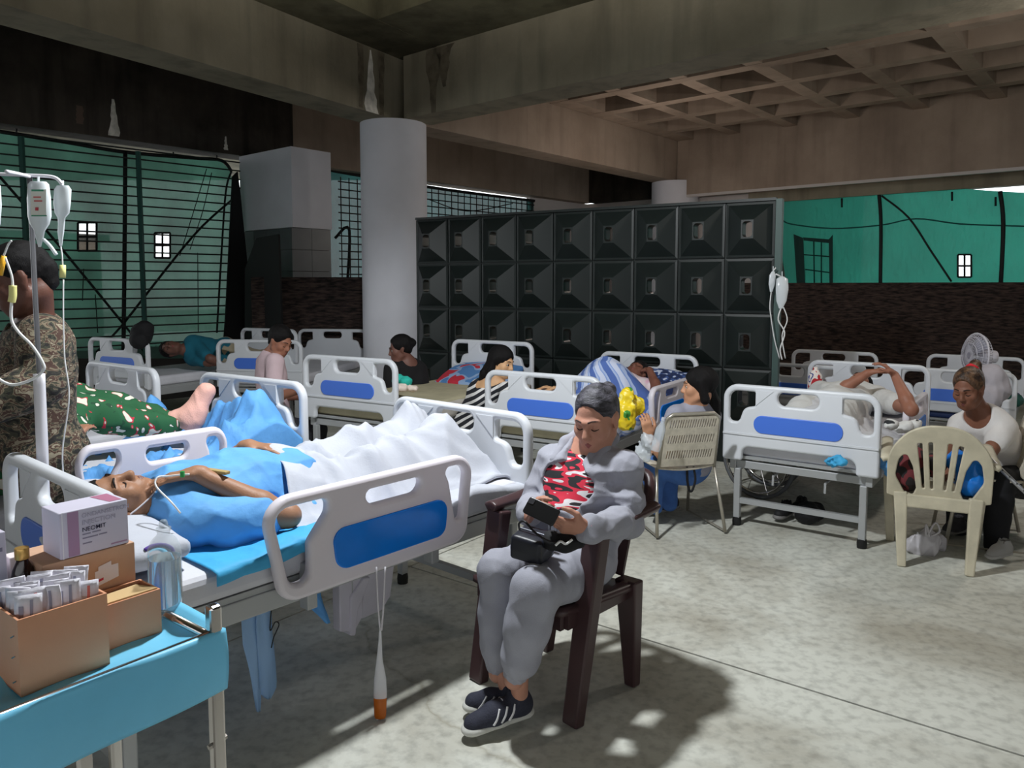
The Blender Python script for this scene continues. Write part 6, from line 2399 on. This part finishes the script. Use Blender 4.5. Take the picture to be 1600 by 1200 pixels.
dN = 2.60
hang_strip('hanging_strip', 'left longer blue film strip hanging off the front mattress edge', [P(394, 868, dN), P(390, 905, dN - 0.02), P(392, 980, dN - 0.03), P(400, 1045, dN - 0.03), P(404, 1112, dN - 0.03)], lambda t: 0.072 if t < 0.55 else 0.072 * (1 - (t - 0.55) / 0.46) + 0.006, strip_m)
hang_strip('hanging_strip', 'right shorter blue film strip hanging off the front mattress edge', [P(408, 868, dN + 0.01), P(412, 910, dN), P(413, 980, dN), P(418, 1040, dN), P(420, 1092, dN)], lambda t: 0.066 if t < 0.9 else 0.066 * (1 - (t - 0.9) / 0.11) + 0.004, strip_m)
hang_strip('hanging_strip', 'short blue cloth corner below the rail of the front bed', [P(484, 930, 2.86), P(494, 945, 2.86), P(505, 960, 2.86), P(513, 974, 2.86)], lambda t: 0.08 * (1 - t) + 0.012, BLUE_CLOTH)
cab = obj('loose_cable', MB().tube([P(424, 950, 2.6), P(422, 985, 2.6), P(430, 972, 2.6), P(436, 976, 2.6), P(428, 995, 2.6), P(424, 1012, 2.6)], 0.0022, 5), RUBBER, None, smooth=True)
tag(cab, 'thin dark looped cable hanging beside the blue strips', 'cable')
# rail mechanism under the near rail
gm = mat('lilac_grey_plastic', (196, 192, 204), 0.45, 0.04, 12)
mech = thing('rail_bracket_unit', 'white plastic rail hinge unit under the near blue-panelled rail', 'bracket', P(560, 930, 2.98))
for pts, th in (([(524, 905), (560, 893), (562, 960), (548, 985), (526, 985)], 0.05), ([(566, 892), (612, 880), (606, 930), (592, 952), (560, 966)], 0.04), ([(540, 930), (560, 900), (572, 898), (552, 950), (548, 990), (540, 990)], 0.07)):
    dd = 2.98
    q0 = P(524, 905, dd)
    ex = (FB(-1, 0, 0) - FB(0, 0, 0))
    ez = Vector((0, 0, 1))
    q = []
    for x, y in pts:
        r_ = ray(x, y)
        n_ = by_
        t_ = (q0 - Vector((0, 0, EYE))).dot(n_) / r_.dot(n_)
        w_ = Vector((0, 0, EYE)) + r_ * t_
        q.append(((w_ - q0).dot(ex), w_.z, 0.008))
    me = plate('bracket_plate', rpoly(q, 3), [], th, 0.006)
    me.transform(frame(ex, ez, ex.cross(ez), Vector((q0.x, q0.y, 0))))
    obj('bracket_plate', me, gm, mech, world=True)
for x in (530, 548):
    obj('hinge_post', MB().bar(P(x, 895, 3.02), P(x, 965, 3.02), 0.02, 0.02), STEEL, mech, world=True)

# drainage bag
fo = thing('urine_bag', 'narrow clear urine bag with amber fluid hanging from the near bed rail', 'drainage bag', P(596, 950, 2.66))
dq = 2.655
hazy = film_mat('hazy_tube_plastic', (226, 226, 232), 0.35)
amber = mat('amber_fluid', (196, 104, 26), 0.25, translucent=0.3)
for x0, x1 in ((588, 594), (602, 596)):
    obj('bag_string', MB().tube([P(x0, 886, dq), P((x0 + x1) / 2, 950, dq), P(x1, 985, dq)], 0.0035, 6), mat('white_string', (206, 202, 208), 0.7), fo, world=True, smooth=True)
prof = [(594, 985, 0.0045), (594, 1000, 0.006), (593, 1030, 0.011), (594, 1060, 0.022), (594, 1085, 0.025), (594, 1090, 0.024)]


def flat_tube(name, pr, m, flat=0.45):
    mb = MB()
    n = 16
    vs, fs = [], []
    for x, y, r in pr:
        p = P(x, y, dq)
        for k in range(n):
            a = 2 * PI * k / n
            vs.append(p + Vector((math.cos(a) * r, math.sin(a) * r * flat, 0)))
    for i in range(len(pr) - 1):
        for k in range(n):
            fs.append((i * n + k, (i + 1) * n + k, (i + 1) * n + (k + 1) % n, i * n + (k + 1) % n))
    fs.append(tuple(range(n)))
    fs.append(tuple((len(pr) - 1) * n + k for k in range(n - 1, -1, -1)))
    return obj(name, mb.add(vs, fs), m, fo, world=True, smooth=True, auto=50)


flat_tube('bag_sleeve', prof, hazy)
flat_tube('amber_fluid', [(594, 1084, 0.0235), (594, 1092, 0.024), (594, 1118, 0.022), (594, 1122, 0.019)], amber)
obj('outlet', MB().tube([P(590, 1122, dq), P(590, 1134, dq)], 0.003, 6), hazy, fo, world=True)

# tubes on the patient
tubm = mat('clear_white_tube', (226, 226, 226), 0.35)
ft = obj('oxygen_tube', MB().tube([PH(0.078, -0.02, -0.01), PH(0.071, 0.02, -0.055), PH(0.056, 0.06, -0.095), PH(0.03, 0.085, -0.12), PH(0.0, 0.09, -0.122)], 0.003, 6), mat('white_string', (206, 202, 208), 0.7), None, smooth=True)
tag(ft, 'white mask string round the jaw of the man in the blue gown', 'string')
iv = obj('infusion_tube', MB().tube([P(282, 802, 2.37), P(268, 785, 2.37), P(244, 760, 2.4), P(246, 746, 2.42), P(262, 744, 2.44), P(280, 742, 2.44), P(296, 741, 2.44)], 0.003, 6), tubm, None, smooth=True)
tag(iv, 'thin clear infusion tube looping to the hand on the gowned chest', 'tube')
ck_ = obj('stopcock', MB().box(P(285, 741, 2.43), (0.012, 0.012, 0.02)), mat('green_plastic', (30, 150, 70), 0.4), None, bevel=0.002)
tag(ck_, 'tiny green stopcock on the infusion tube at the patient hand', 'stopcock')
wb2 = obj('paper_packet', MB().bar(P(322, 734, 2.62), P(356, 739, 2.58), 0.025, 0.012), mat('brown_paper', (168, 146, 96), 0.8), None, bevel=0.003)
tag(wb2, 'small brown packet lying on the blue gown near the far hand', 'packet')

# ------------------------------------------------------------------ drip stands and bags
POLE = mat('white_pole', (214, 212, 218), 0.35)
GREYP = mat('grey_pole', (120, 120, 124), 0.35, metal=0.6)
st = thing('drip_stand', 'drip stand with hooks at the head of the front bed before the soldier', 'drip stand', P(66, 800, 2.62))
dI = 2.62
obj('upper_pole', MB().tube([P(46, 276, dI), P(56, 480, dI), P(62, 590, dI)], 0.0085, 8), GREYP, st, world=True, smooth=True)
pb = P(68, 760, dI)
obj('lower_pole', MB().tube([P(61, 584, dI), P(66, 700, dI), pb, Vector((pb.x, pb.y, 0.45))], 0.019, 10), POLE, st, world=True, smooth=True)
obj('hook_bar', MB().tube([P(-30, 271, dI), P(46, 274, dI), P(84, 277, dI), P(97, 288, dI)], 0.006, 8), POLE, st, world=True, smooth=True)
obj('hook_bar', MB().tube([P(46, 276, dI), P(30, 272, dI - 0.16), P(10, 268, dI - 0.3)], 0.006, 8), POLE, st, world=True, smooth=True)
BAGM = film_mat('milky_bag_plastic', (226, 232, 236), 0.22, 0.2)
FLUID = film_mat('clear_fluid', (206, 216, 222), 0.3, 0.1)
LABELP = mat('bag_label_paper', (214, 214, 206), 0.7)


def drip_bag(label, d, prof, ys, lab=None, tubes=(), group=None):
    """prof: half widths in px at photo rows; a flattened soft bottle"""
    cx = prof[0][0]
    root = thing('drip_bag', label, 'drip bag', P(cx, prof[-1][1], d))
    k = d / FPX
    n = 18
    vs, fs = [], []
    for x, y, w in prof:
        p = P(x, y, d)
        for i in range(n):
            a = 2 * PI * i / n
            vs.append(p + Vector((math.cos(a) * w * k, math.sin(a) * w * k * 0.5, 0)))
    for i in range(len(prof) - 1):
        for j in range(n):
            fs.append((i * n + j, (i + 1) * n + j, (i + 1) * n + (j + 1) % n, i * n + (j + 1) % n))
    fs.append(tuple(range(n)))
    fs.append(tuple((len(prof) - 1) * n + j for j in range(n - 1, -1, -1)))
    obj('bag_body', MB().add(vs, fs), BAGM, root, world=True, smooth=True, auto=50)
    if lab:
        x0, y0, x1, y1, lines = lab
        dl = d - prof[2][2] * k * 0.52
        obj('bag_label', MB().add([P(x0, y1, dl), P(x1, y1, dl), P(x1, y0, dl), P(x0, y0, dl)], [(0, 1, 2, 3)]), LABELP, root, world=True)
        for (a0, b0, a1, b1, c) in lines:
            obj('label_print', MB().add([P(a0, b1, dl - 0.002), P(a1, b1, dl - 0.002), P(a1, b0, dl - 0.002), P(a0, b0, dl - 0.002)], [(0, 1, 2, 3)]), mat('print_%d_%d_%d' % c, c, 0.7), root, world=True)
    x, y, w = prof[0]
    obj('hanger', MB().tube([P(x, y, d), P(x, y - 8, d)], 0.004, 6), BAGM, root, world=True)
    for pts, r, m in tubes:
        obj('drip_tube', MB().tube([P(*q) if len(q) == 3 else P(q[0], q[1], d) for q in pts], r, 6), m, root, world=True, smooth=True)
    return root


YELP = mat('pale_yellow_plastic', (222, 216, 140), 0.5)
g_, r_c = (60, 140, 110), (196, 92, 92)
drip_bag('larger milky drip bottle with printed label on the left drip stand', dI - 0.02, [(60, 284, 12), (60, 288, 16), (61, 310, 18), (62, 338, 18), (62, 350, 15), (62, 361, 8), (62, 372, 6), (62, 386, 2)], None,
         (48, 296, 72, 336, [(49, 296, 68, 299, g_), (52, 307, 64, 309, r_c), (53, 313, 66, 315, r_c), (55, 324, 60, 329, (176, 60, 70)), (49, 336, 73, 338, g_)]),
         [([(68, 374), (78, 384), (88, 398)], 0.006, BAGM)])
drip_bag('smaller milky drip bottle on the end hook of the left drip stand', dI + 0.01, [(98, 290, 9), (98, 296, 13), (97, 318, 13), (97, 333, 11), (96, 340, 6), (96, 350, 5), (95, 362, 5), (95, 384, 2)], None, None,
         [([(95, 384), (97, 400), (98, 416)], 0.0025, tubm), ([(98, 414), (98, 434)], 0.010, YELP), ([(99, 436), (99, 500), (101, 560), (108, 620), (98, 700), (99, 745)], 0.0025, tubm)])
drip_bag('drip bottle cut by the left frame edge on the left drip stand', dI - 0.28, [(-14, 284, 8), (-13, 290, 13), (-13, 320, 15), (-12, 350, 12), (-12, 370, 4)], None, None,
         [([(2, 410), (12, 384), (18, 376)], 0.003, tubm), ([(0, 430), (6, 400)], 0.008, mat('yellow_port', (236, 176, 40), 0.5)), ([(8, 402), (18, 430), (20, 448)], 0.0035, tubm), ([(20, 446), (20, 462), (18, 472)], 0.011, YELP),
          ([(18, 472), (18, 500), (30, 520), (50, 540), (66, 565), (68, 578), (52, 592), (24, 601), (6, 597), (-10, 585)], 0.0045, tubm)])

hk = P(1214, 430, 6.45)
drip_bag('clear drip bag hung at the right end of the dark screen', 6.42, [(1222, 432, 3), (1222, 436, 9), (1222, 452, 10), (1221, 470, 8), (1220, 482, 3)], None, None,
         [([(1220, 482), (1216, 500), (1226, 520), (1219, 545), (1222, 562)], 0.006, tubm), ([(1224, 480), (1230, 500), (1222, 525), (1227, 560)], 0.005, tubm), ([(1220, 432), (1212, 428)], 0.006, tubm)])
drip_bag('small empty drip bag hung at the edge post of the dark screen', 6.45, [(1208, 424, 2), (1207, 430, 5), (1206, 444, 5), (1205, 456, 2)], None, None,
         [([(1205, 456), (1203, 480), (1206, 505), (1210, 530), (1218, 560)], 0.005, tubm), ([(1208, 424), (1212, 418)], 0.005, tubm)])

# ------------------------------------------------------------------ trolley load
MEDW = mat('lilac_white_card', (208, 204, 222), 0.5, 0.02, 6)
open1 = open_carton('carton', 'open orange-brown carton full of white sachets nearest the camera', 0.156, 0.306, 0.078, 0.25, ZT_ + 0.006, 0.138, CARD)
for z in (0.03, 0.075, 0.112):
    obj('staple', MB().bar(ct(0.3065, 0.095, ZT_ + z), ct(0.3065, 0.11, ZT_ + z - 0.008), 0.002, 0.002), CH, open1, world=True)
open2 = open_carton('carton', 'smaller open brown carton behind the orange-brown one at the trolley end', 0.028, 0.150, 0.13, 0.215, ZT_ + 0.006, 0.092, CARD)
obj('flap', MB().add([ct(0.032, 0.135, ZT_ + 0.0995), ct(0.15, 0.135, ZT_ + 0.0995), ct(0.15, 0.195, ZT_ + 0.092), ct(0.045, 0.20, ZT_ + 0.094)], [(0, 1, 2, 3)]), CARD_IN, open2, world=True, solid=0.003)
big = solid_box('carton', 'pale brown carton under the white medicine box with a white label', 'carton', 0.032, 0.21, 0.225, 0.36, ZT_ + 0.006, 0.172, CARD2)
bm = 0.2235
lw = mat('white_label', (228, 222, 230), 0.6)
obj('paper_label', MB().add([ct(0.115, bm, 0.965), ct(0.068, bm, 0.975), ct(0.068, bm, 1.003), ct(0.082, bm, 1.003), ct(0.082, bm, 1.012), ct(0.108, bm, 1.006), ct(0.108, bm, 0.998), ct(0.115, bm, 0.997)], [(0, 1, 2, 3, 4, 5, 6, 7)]), lw, big, world=True)
obj('label_print', MB().add([ct(0.112, bm - 0.001, 0.974), ct(0.099, bm - 0.001, 0.977), ct(0.099, bm - 0.001, 0.982), ct(0.112, bm - 0.001, 0.979)], [(0, 1, 2, 3)]), mat('print_red', (186, 30, 60), 0.6), big, world=True)

med = solid_box('medicine_box', 'white and mauve medicine box standing on the pale brown carton', 'medicine box', 0.042, 0.176, 0.228, 0.312, ZT_ + 0.1785, 0.094, MEDW)
MZ = ZT_ + 0.1785
fb = 0.2272
MAUVE = mat('mauve_print', (170, 136, 168), 0.5)


def med_rect(a0, z0_, a1, z1_, m, off=0.0):
    obj('printed_band', MB().add([ct(a0, fb - off, MZ + z0_), ct(a1, fb - off, MZ + z0_), ct(a1, fb - off, MZ + z1_), ct(a0, fb - off, MZ + z1_)], [(0, 1, 2, 3)]), m, med, world=True)


med_rect(0.161, 0.002, 0.140, 0.092, MAUVE)
med_rect(0.1715, 0.0, 0.1695, 0.094, mat('white_print', (236, 234, 242), 0.5))
med_rect(0.079, 0.006, 0.046, 0.009, MAUVE)
obj('printed_band', MB().add([ct(0.075, 0.236, MZ + 0.0945), ct(0.05, 0.236, MZ + 0.0945), ct(0.05, 0.305, MZ + 0.0945), ct(0.085, 0.305, MZ + 0.0945)], [(0, 1, 2, 3)]), mat('mauve_print_red', (176, 112, 140), 0.5), med, world=True)
Mtext = frame(-ca, Vector((0, 0, 1)), -cb)


def med_text(s, a, z, size, m, bold=False):
    me = text_mesh('printed_text', s, size, 0.0002, bold)
    me.transform(Matrix.Translation(ct(a, fb - 0.0008, MZ + z)) @ Mtext)
    obj('printed_text', me, m, med, world=True)


pgrey = mat('print_grey', (172, 168, 190), 0.6)
med_text('ONDANSETRON', 0.1345, 0.076, 0.0125, pgrey)
med_text('INJECTION', 0.1345, 0.061, 0.0135, pgrey)
med_text('NEOMIT', 0.1345, 0.047, 0.0125, mat('print_navy', (40, 36, 70), 0.5), True)
MIDG = mat('print_midgrey', (140, 136, 160), 0.6)
for x0_, x1_, z_ in ((0.134, 0.118, 0.040), (0.115, 0.098, 0.0405), (0.134, 0.104, 0.032), (0.102, 0.086, 0.0325), (0.134, 0.116, 0.021)):
    med_rect(x0_, z_, x1_, z_ + 0.0028, MIDG)

wbx = solid_box('medicine_box', 'white medicine box cut by the left frame edge behind the sachets', 'medicine box', 0.245, 0.36, 0.30, 0.38, ZT_ + 0.006, 0.235, MEDW)
for x0_, x1_ in ((0.30, 0.288), (0.284, 0.272), (0.266, 0.252)):
    obj('printed_line', MB().add([ct(x0_, 0.2992, ZT_ + 0.203), ct(x1_, 0.2992, ZT_ + 0.203), ct(x1_, 0.2992, ZT_ + 0.211), ct(x0_, 0.2992, ZT_ + 0.211)], [(0, 1, 2, 3)]), MIDG, wbx, world=True)
sb = solid_box('medicine_box', 'small white box with red corner behind the brown medicine bottle', 'medicine box', 0.200, 0.236, 0.315, 0.35, ZT_ + 0.006, 0.175, mat('white_red_card', (226, 216, 214), 0.6))

bb = thing('medicine_bottle', 'dark brown glass medicine bottle with gold cap behind the sachets', 'bottle', ct(0.228, 0.272, ZT_))
obj('bottle_body', MB().lathe([(0.02, 0), (0.022, 0.004), (0.022, 0.135), (0.018, 0.160), (0.0105, 0.178), (0.0105, 0.19)], 20, ct(0.228, 0.272, ZT_ + 0.006)), mat('amber_glass_dark', (34, 14, 10), 0.12), bb, world=True, smooth=True, auto=50)
obj('cap', MB().lathe([(0.0125, 0.182), (0.0128, 0.184), (0.0128, 0.202), (0.012, 0.204)], 24, ct(0.228, 0.272, ZT_ + 0.006)), mat('gold_cap', (206, 164, 92), 0.3, metal=0.6), bb, world=True, smooth=True, auto=40)

# sachets, each one a packet of its own
SACH = mat('white_sachet_film', (228, 226, 236), 0.4, 0.03, 30, 0.2, 80)
pr_ = mat('sachet_grey_print', (150, 152, 172), 0.6)
prr = mat('sachet_red_print', (222, 120, 112), 0.6)
rng = random.Random(4)


def sachet(i):
    row, k = divmod(i, 8)
    a = 0.186 + k * 0.0135 + (0.005 if row % 2 else 0)
    b = 0.108 + row * 0.030
    zb_, hh, ww = ZT_ + 0.055 + rng.uniform(-0.006, 0.012), 0.115, 0.042
    ang = rng.uniform(-0.25, 0.25)
    d1 = (-ca * math.cos(0.75 + ang) - cb * math.sin(0.75 + ang) * -1).normalized()
    ang *= 1.1
    d1 = (-ca * math.cos(ang) * 0.72 - cb * math.sin(ang) - cb * 0.45).normalized()
    up = (Vector((0, 0, 1)) + ca * rng.uniform(-0.15, 0.1) + cb * rng.uniform(-0.02, 0.14)).normalized()
    d1 = (d1 - up * d1.dot(up)).normalized()
    nn = d1.cross(up)
    o = ct(a, b, zb_)
    root = thing('sachet', 'white printed paper sachet standing among others in the orange-brown carton', 'sachet', o, 0, 'sachets in the open carton')
    mb = MB()

    def fn(u, v):
        th = 0.0
        return o + d1 * ((u - 0.5) * ww) + up * (v * hh) + nn * (0.004 * math.sin(PI * u) * math.sin(PI * v) + 0.0025 * math.sin(9 * v + i))
    mb.grid(fn, 4, 7)
    obj('packet', mb, SACH, root, world=True, smooth=True, solid=0.004)
    for q, (u0, u1, v0, v1, m) in enumerate(((0.15, 0.32, 0.45, 0.85, pr_), (0.55, 0.66, 0.4, 0.93, prr if i % 3 == 0 else pr_))):
        mb = MB()
        mb.grid(lambda u, v: fn(u0 + (u1 - u0) * u, v0 + (v1 - v0) * v) + nn * 0.0032, 1, 4)
        obj('print_stripe', mb, m, root, world=True, smooth=True)


for i in range(32):
    sachet(i)

# plastic serum bottle, clear
WATER = film_mat('clear_bottle_plastic', (214, 228, 236), 0.72, 0.06)
wb_ = thing('serum_bottle', 'clear plastic serum bottle standing at the end of the trolley', 'bottle', ct(0.0, 0.19, ZT_))
bo_ = ct(-0.012, 0.187, ZT_ + 0.012)
obj('bottle_body', MB().lathe([(0.030, 0), (0.034, 0.006), (0.034, 0.10), (0.0345, 0.135), (0.032, 0.152), (0.025, 0.167), (0.014, 0.178), (0.0125, 0.184), (0.0155, 0.188), (0.0155, 0.193), (0.010, 0.196), (0.0085, 0.206), (0.006, 0.21)], 32, bo_), WATER, wb_, world=True, smooth=True, auto=60)
gl_ = mat('serum_fluid', (216, 230, 240), 0.03, trans=0.92, ior=1.33)
obj('serum_fluid', MB().lathe([(0.028, 0.003), (0.0325, 0.008), (0.0325, 0.128), (0.0325, 0.129)], 32, bo_), gl_, wb_, world=True, smooth=True, auto=60)

# ------------------------------------------------------------------ floor things on the right
pbag = crumple('plastic_bag', 'thin white plastic bag knotted on the floor behind the beige chair', 'bag', [G(1448, 850, 0.06), G(1430, 852, 0.05), G(1462, 846, 0.05), G(1452, 838, 0.11)], [0.075, 0.055, 0.06, 0.05], film_mat('white_bag_film', (206, 202, 208), 0.25), 4, 0.016, 40)
kn = G(1452, 838, 0.13)
obj('bag_handle', MB().tube([kn, kn + Vector((-0.02, 0, 0.07)), kn + Vector((-0.015, 0, 0.0)), kn + Vector((0.03, 0, 0.08)), kn + Vector((0.06, 0, 0.03)), kn + Vector((0.01, 0, 0.0))], 0.006, 6), film_mat('white_bag_film2', (206, 202, 208), 0.2), pbag, smooth=True)
bl = eat(0.155, 0.10, 0.50)
crumple('blue_bag', 'bright blue plastic bag on the seat of the beige chair', 'bag', [eat(0.165, 0.10, 0.50), eat(0.17, 0.13, 0.57), eat(0.16, 0.14, 0.46), eat(0.10, 0.17, 0.60)], [0.085, 0.085, 0.06, 0.06], mat('bright_blue_bag', (14, 112, 204), 0.35, 0.08, 12), 7, 0.012, 34)
crumple('dark_red_bag', 'dark red and black bag on the left of the beige chair seat', 'bag', [eat(-0.15, 0.12, 0.50), eat(-0.12, 0.16, 0.58), eat(-0.02, 0.2, 0.56)], [0.09, 0.08, 0.07], ramp_mat('dark_red_print', [(0, (24, 18, 20)), (0.52, (104, 36, 42)), (0.62, (30, 22, 24))], 9, detail=1), 8, 0.012, 30)
crutch = thing('crutch', 'grey metal crutch leaning from the beige chair to the right', 'crutch', eat(0.27, 0.0, 0.6))
obj('shaft', MB().tube([P(1546, 716, 4.05), P(1640, 806, 3.95)], 0.011, 8, smooth=False), mat('crutch_aluminium', (176, 176, 180), 0.35, metal=0.7), crutch, world=True, smooth=True)
for t in (0.2, 0.32, 0.44, 0.56):
    p = P(1546, 716, 4.05).lerp(P(1640, 806, 3.95), t)
    obj('adjust_hole', MB().lathe([(0.004, -0.0125), (0.004, 0.0125)], 8, p, ax=Matrix.Rotation(PI / 2, 3, 'X')), RUBBER, crutch, world=True)
cr2 = P(1640, 806, 3.95)
# sneakers and oddments under the right bed
SN = mat('black_sneaker', (22, 22, 24), 0.7)
for i, (x, y) in enumerate(((1228, 806), (1252, 800))):
    t_ = thing('sneaker', ('black sneaker on the floor under the right bed, the left of the pair', 'black sneaker on the floor under the right bed, the right of the pair')[i], 'shoe', G(x, y))
    shoe(t_, G(x, y, 0.02), G(x - 16, y + 7, 0.02), SN, mat('grey_sole', (120, 118, 116), 0.7), None, None, vox=0.008, s=0.95)
crumple('black_rucksack', 'low black bag on the floor under the right bed', 'bag', [G(1262, 802, 0.07), G(1275, 800, 0.06)], [0.08, 0.07], mat('black_cloth', (20, 20, 24), 0.8), 3, 0.012, 30)
# wheelchair parked behind the right bed: only its wheels show
whc = thing('wheelchair', 'wheelchair parked behind the foot of the right bed with its wheels showing', 'wheelchair', G(1185, 775))
wcx = P(1184, 742, 5.55)


def ring(name, c, ax_, r, tr, m, n=28):
    ax_ = Vector(ax_).normalized()
    e1 = ax_.cross(Vector((0, 0, 1))).normalized()
    e2 = ax_.cross(e1)
    pts = [c + e1 * (math.cos(2 * PI * i / n) * r) + e2 * (math.sin(2 * PI * i / n) * r) for i in range(n + 1)]
    return obj(name, MB().tube(pts, tr, 6, smooth=False), m, whc, world=True, smooth=True), e1, e2


GW = mat('grey_tyre', (96, 98, 102), 0.6)
for off in (0.0, 0.42):
    c_ = Vector((wcx.x + off * 0.5, wcx.y + off * 0.85, 0.30))
    axw = Vector((0.75, 0.65, 0))
    w_, e1, e2 = ring('wheel', c_, axw, 0.285, 0.016, GW)
    ring('hand_rim', c_ - axw * 0.03, axw, 0.25, 0.008, CH)
    for i in range(10):
        a = i * PI / 5
        obj('spoke', MB().tube([c_, c_ + e1 * math.cos(a) * 0.28 + e2 * math.sin(a) * 0.28], 0.003, 5, smooth=False), CH, w_, world=True)
    obj('hub', MB().lathe([(0.03, -0.03), (0.03, 0.03)], 12, c_, ax=frame(axw.cross(Vector((0, 0, 1))), Vector((0, 0, 1)), axw).to_3x3()), CH, w_, world=True)
b0 = Vector((wcx.x, wcx.y, 0.3))
b1 = Vector((wcx.x + 0.21, wcx.y + 0.357, 0.3))
obj('seat_cloth', MB().add([b0 + Vector((-0.15, 0.12, 0.18)), b1 + Vector((-0.15, 0.12, 0.18)), b1 + Vector((0.25, -0.2, 0.18)), b0 + Vector((0.25, -0.2, 0.18))], [(0, 1, 2, 3)]), mat('black_cloth', (20, 20, 24), 0.8), whc, world=True, solid=0.02)
obj('axle', MB().tube([b0, b1], 0.012, 8, smooth=False), CH, whc, world=True)

# standing fan
fan = thing('standing_fan', 'grey-white standing fan turned sideways by the stone wall', 'fan', Vector((P(1525, 560, 6.6).x, 6.6, 0)))
fc = P(1524, 556, 6.6)
fax = Vector((-1.0, 0.02, 0.05)).normalized()
FANM = mat('fan_plastic', (196, 194, 204), 0.4)
e1 = fax.cross(Vector((0, 0, 1))).normalized()
e2 = fax.cross(e1)
for dpt, rr in ((0.055, 0.05), (0.05, 0.11), (0.03, 0.165), (0.0, 0.195), (-0.05, 0.165), (-0.06, 0.09)):
    pts = [fc + fax * dpt + e1 * math.cos(2 * PI * i / 28) * rr + e2 * math.sin(2 * PI * i / 28) * rr for i in range(29)]
    obj('guard_ring', MB().tube(pts, 0.009 if rr > 0.19 else 0.003, 6, smooth=False), FANM, fan, world=True, smooth=True)
for i in range(44):
    a = 2 * PI * i / 44
    dirv = e1 * math.cos(a) + e2 * math.sin(a)
    obj('guard_wire', MB().tube([fc + fax * 0.057 + dirv * 0.03, fc + fax * 0.05 + dirv * 0.11, fc + fax * 0.03 + dirv * 0.165, fc + dirv * 0.195, fc - fax * 0.05 + dirv * 0.165, fc - fax * 0.065 + dirv * 0.05], 0.0022, 4), FANM, fan, world=True)
for i in range(3):
    a0 = 2 * PI * i / 3
    bl_ = MB().grid(lambda u, v: fc + (e1 * math.cos(a0 + (v - 0.5) * (0.9 + 0.3 * u)) + e2 * math.sin(a0 + (v - 0.5) * (0.9 + 0.3 * u))) * (0.03 + 0.14 * u) + fax * (0.02 * (v - 0.5)), 5, 5)
    obj('blade', bl_, film_mat('fan_blade', (206, 206, 222), 0.3), fan, world=True, smooth=True, solid=0.002)
obj('motor', MB().lathe([(0.02, -0.19), (0.055, -0.17), (0.06, -0.08), (0.05, -0.06)], 16, fc, ax=frame(e1, e2, fax).to_3x3()), FANM, fan, world=True, smooth=True, auto=40)
obj('pole', MB().tube([fc - fax * 0.12 + Vector((0, 0, -0.03)), Vector((fc.x - fax.x * 0.12, fc.y - fax.y * 0.12, 0.03))], 0.016, 10, smooth=False), FANM, fan, world=True, smooth=True)
obj('fan_base', MB().lathe([(0.2, 0), (0.2, 0.02), (0.05, 0.04), (0.03, 0.06)], 24, (fc.x - fax.x * 0.12, fc.y - fax.y * 0.12, 0)), FANM, fan, world=True, smooth=True, auto=40)
crumple('white_sack', 'grey-white sack heaped behind the woman with the red hair tie', 'sack', [P(1548, 590, 6.2), P(1552, 608, 6.2), P(1540, 622, 6.15)], [0.12, 0.13, 0.13], mat('sack_white', (168, 164, 172), 0.85, 0.06, 8), 4, 0.014, 22, vox=0.012)

# bottle held by the woman in jeans
wbt = thing('water_bottle', 'small clear water bottle in the hand of the woman in jeans', 'bottle', P(1030, 700, 4.56))
obj('bottle_body', MB().lathe([(0.026, -0.10), (0.03, -0.09), (0.03, -0.04), (0.027, -0.03), (0.03, -0.02), (0.03, 0.04), (0.014, 0.075), (0.012, 0.095)], 18, P(1030, 680, 4.56), ax=Matrix.Rotation(0.25, 3, 'Y')), film_mat('bottle_clear', (220, 228, 236), 0.6, 0.08), wbt, world=True, smooth=True, auto=60)
obj('cap', MB().lathe([(0.014, 0.092), (0.014, 0.112)], 14, P(1030, 680, 4.56), ax=Matrix.Rotation(0.25, 3, 'Y')), WHITE_CLOTH, wbt, world=True, smooth=True, auto=40)
crumple('clear_bag', 'crinkled clear plastic bag held in the lap of the woman in jeans', 'bag', [P(1012, 690, 4.66), P(1006, 708, 4.68)], [0.05, 0.055], film_mat('clear_bag_film', (216, 222, 228), 0.4), 3, 0.016, 44)
# dangling strap on the woven chair
sp_ = obj('bag_strap', MB().tube([wat(0.02, 0.12, 0.42), wat(0.02, 0.11, 0.33), wat(0.03, 0.10, 0.27), wat(0.05, 0.10, 0.27), wat(0.07, 0.10, 0.34), wat(0.06, 0.11, 0.42)], 0.008, 6), mat('black_cloth', (20, 20, 24), 0.8), None, smooth=True)
tag(sp_, 'black strap dangling under the woven chair of the woman in jeans', 'strap')
# folded sheet and mask seen through the head board of the front bed
crumple('folded_linen', 'crumpled lilac-white linen behind the head of the front bed', 'linen', [FB(0.86, -0.30, 0.74), FB(0.84, -0.2, 0.74)], [0.06, 0.07], mat('lilac_linen', (206, 200, 226), 0.85), 6, 0.014, 40)
crumple('green_mask', 'pale green oxygen mask by the far side of the front pillow', 'mask', [FB(0.88, -0.06, 0.80), FB(0.87, 0.0, 0.80)], [0.04, 0.045], mat('mint_plastic', (150, 204, 190), 0.4), 3, 0.006, 40, vox=0.006)
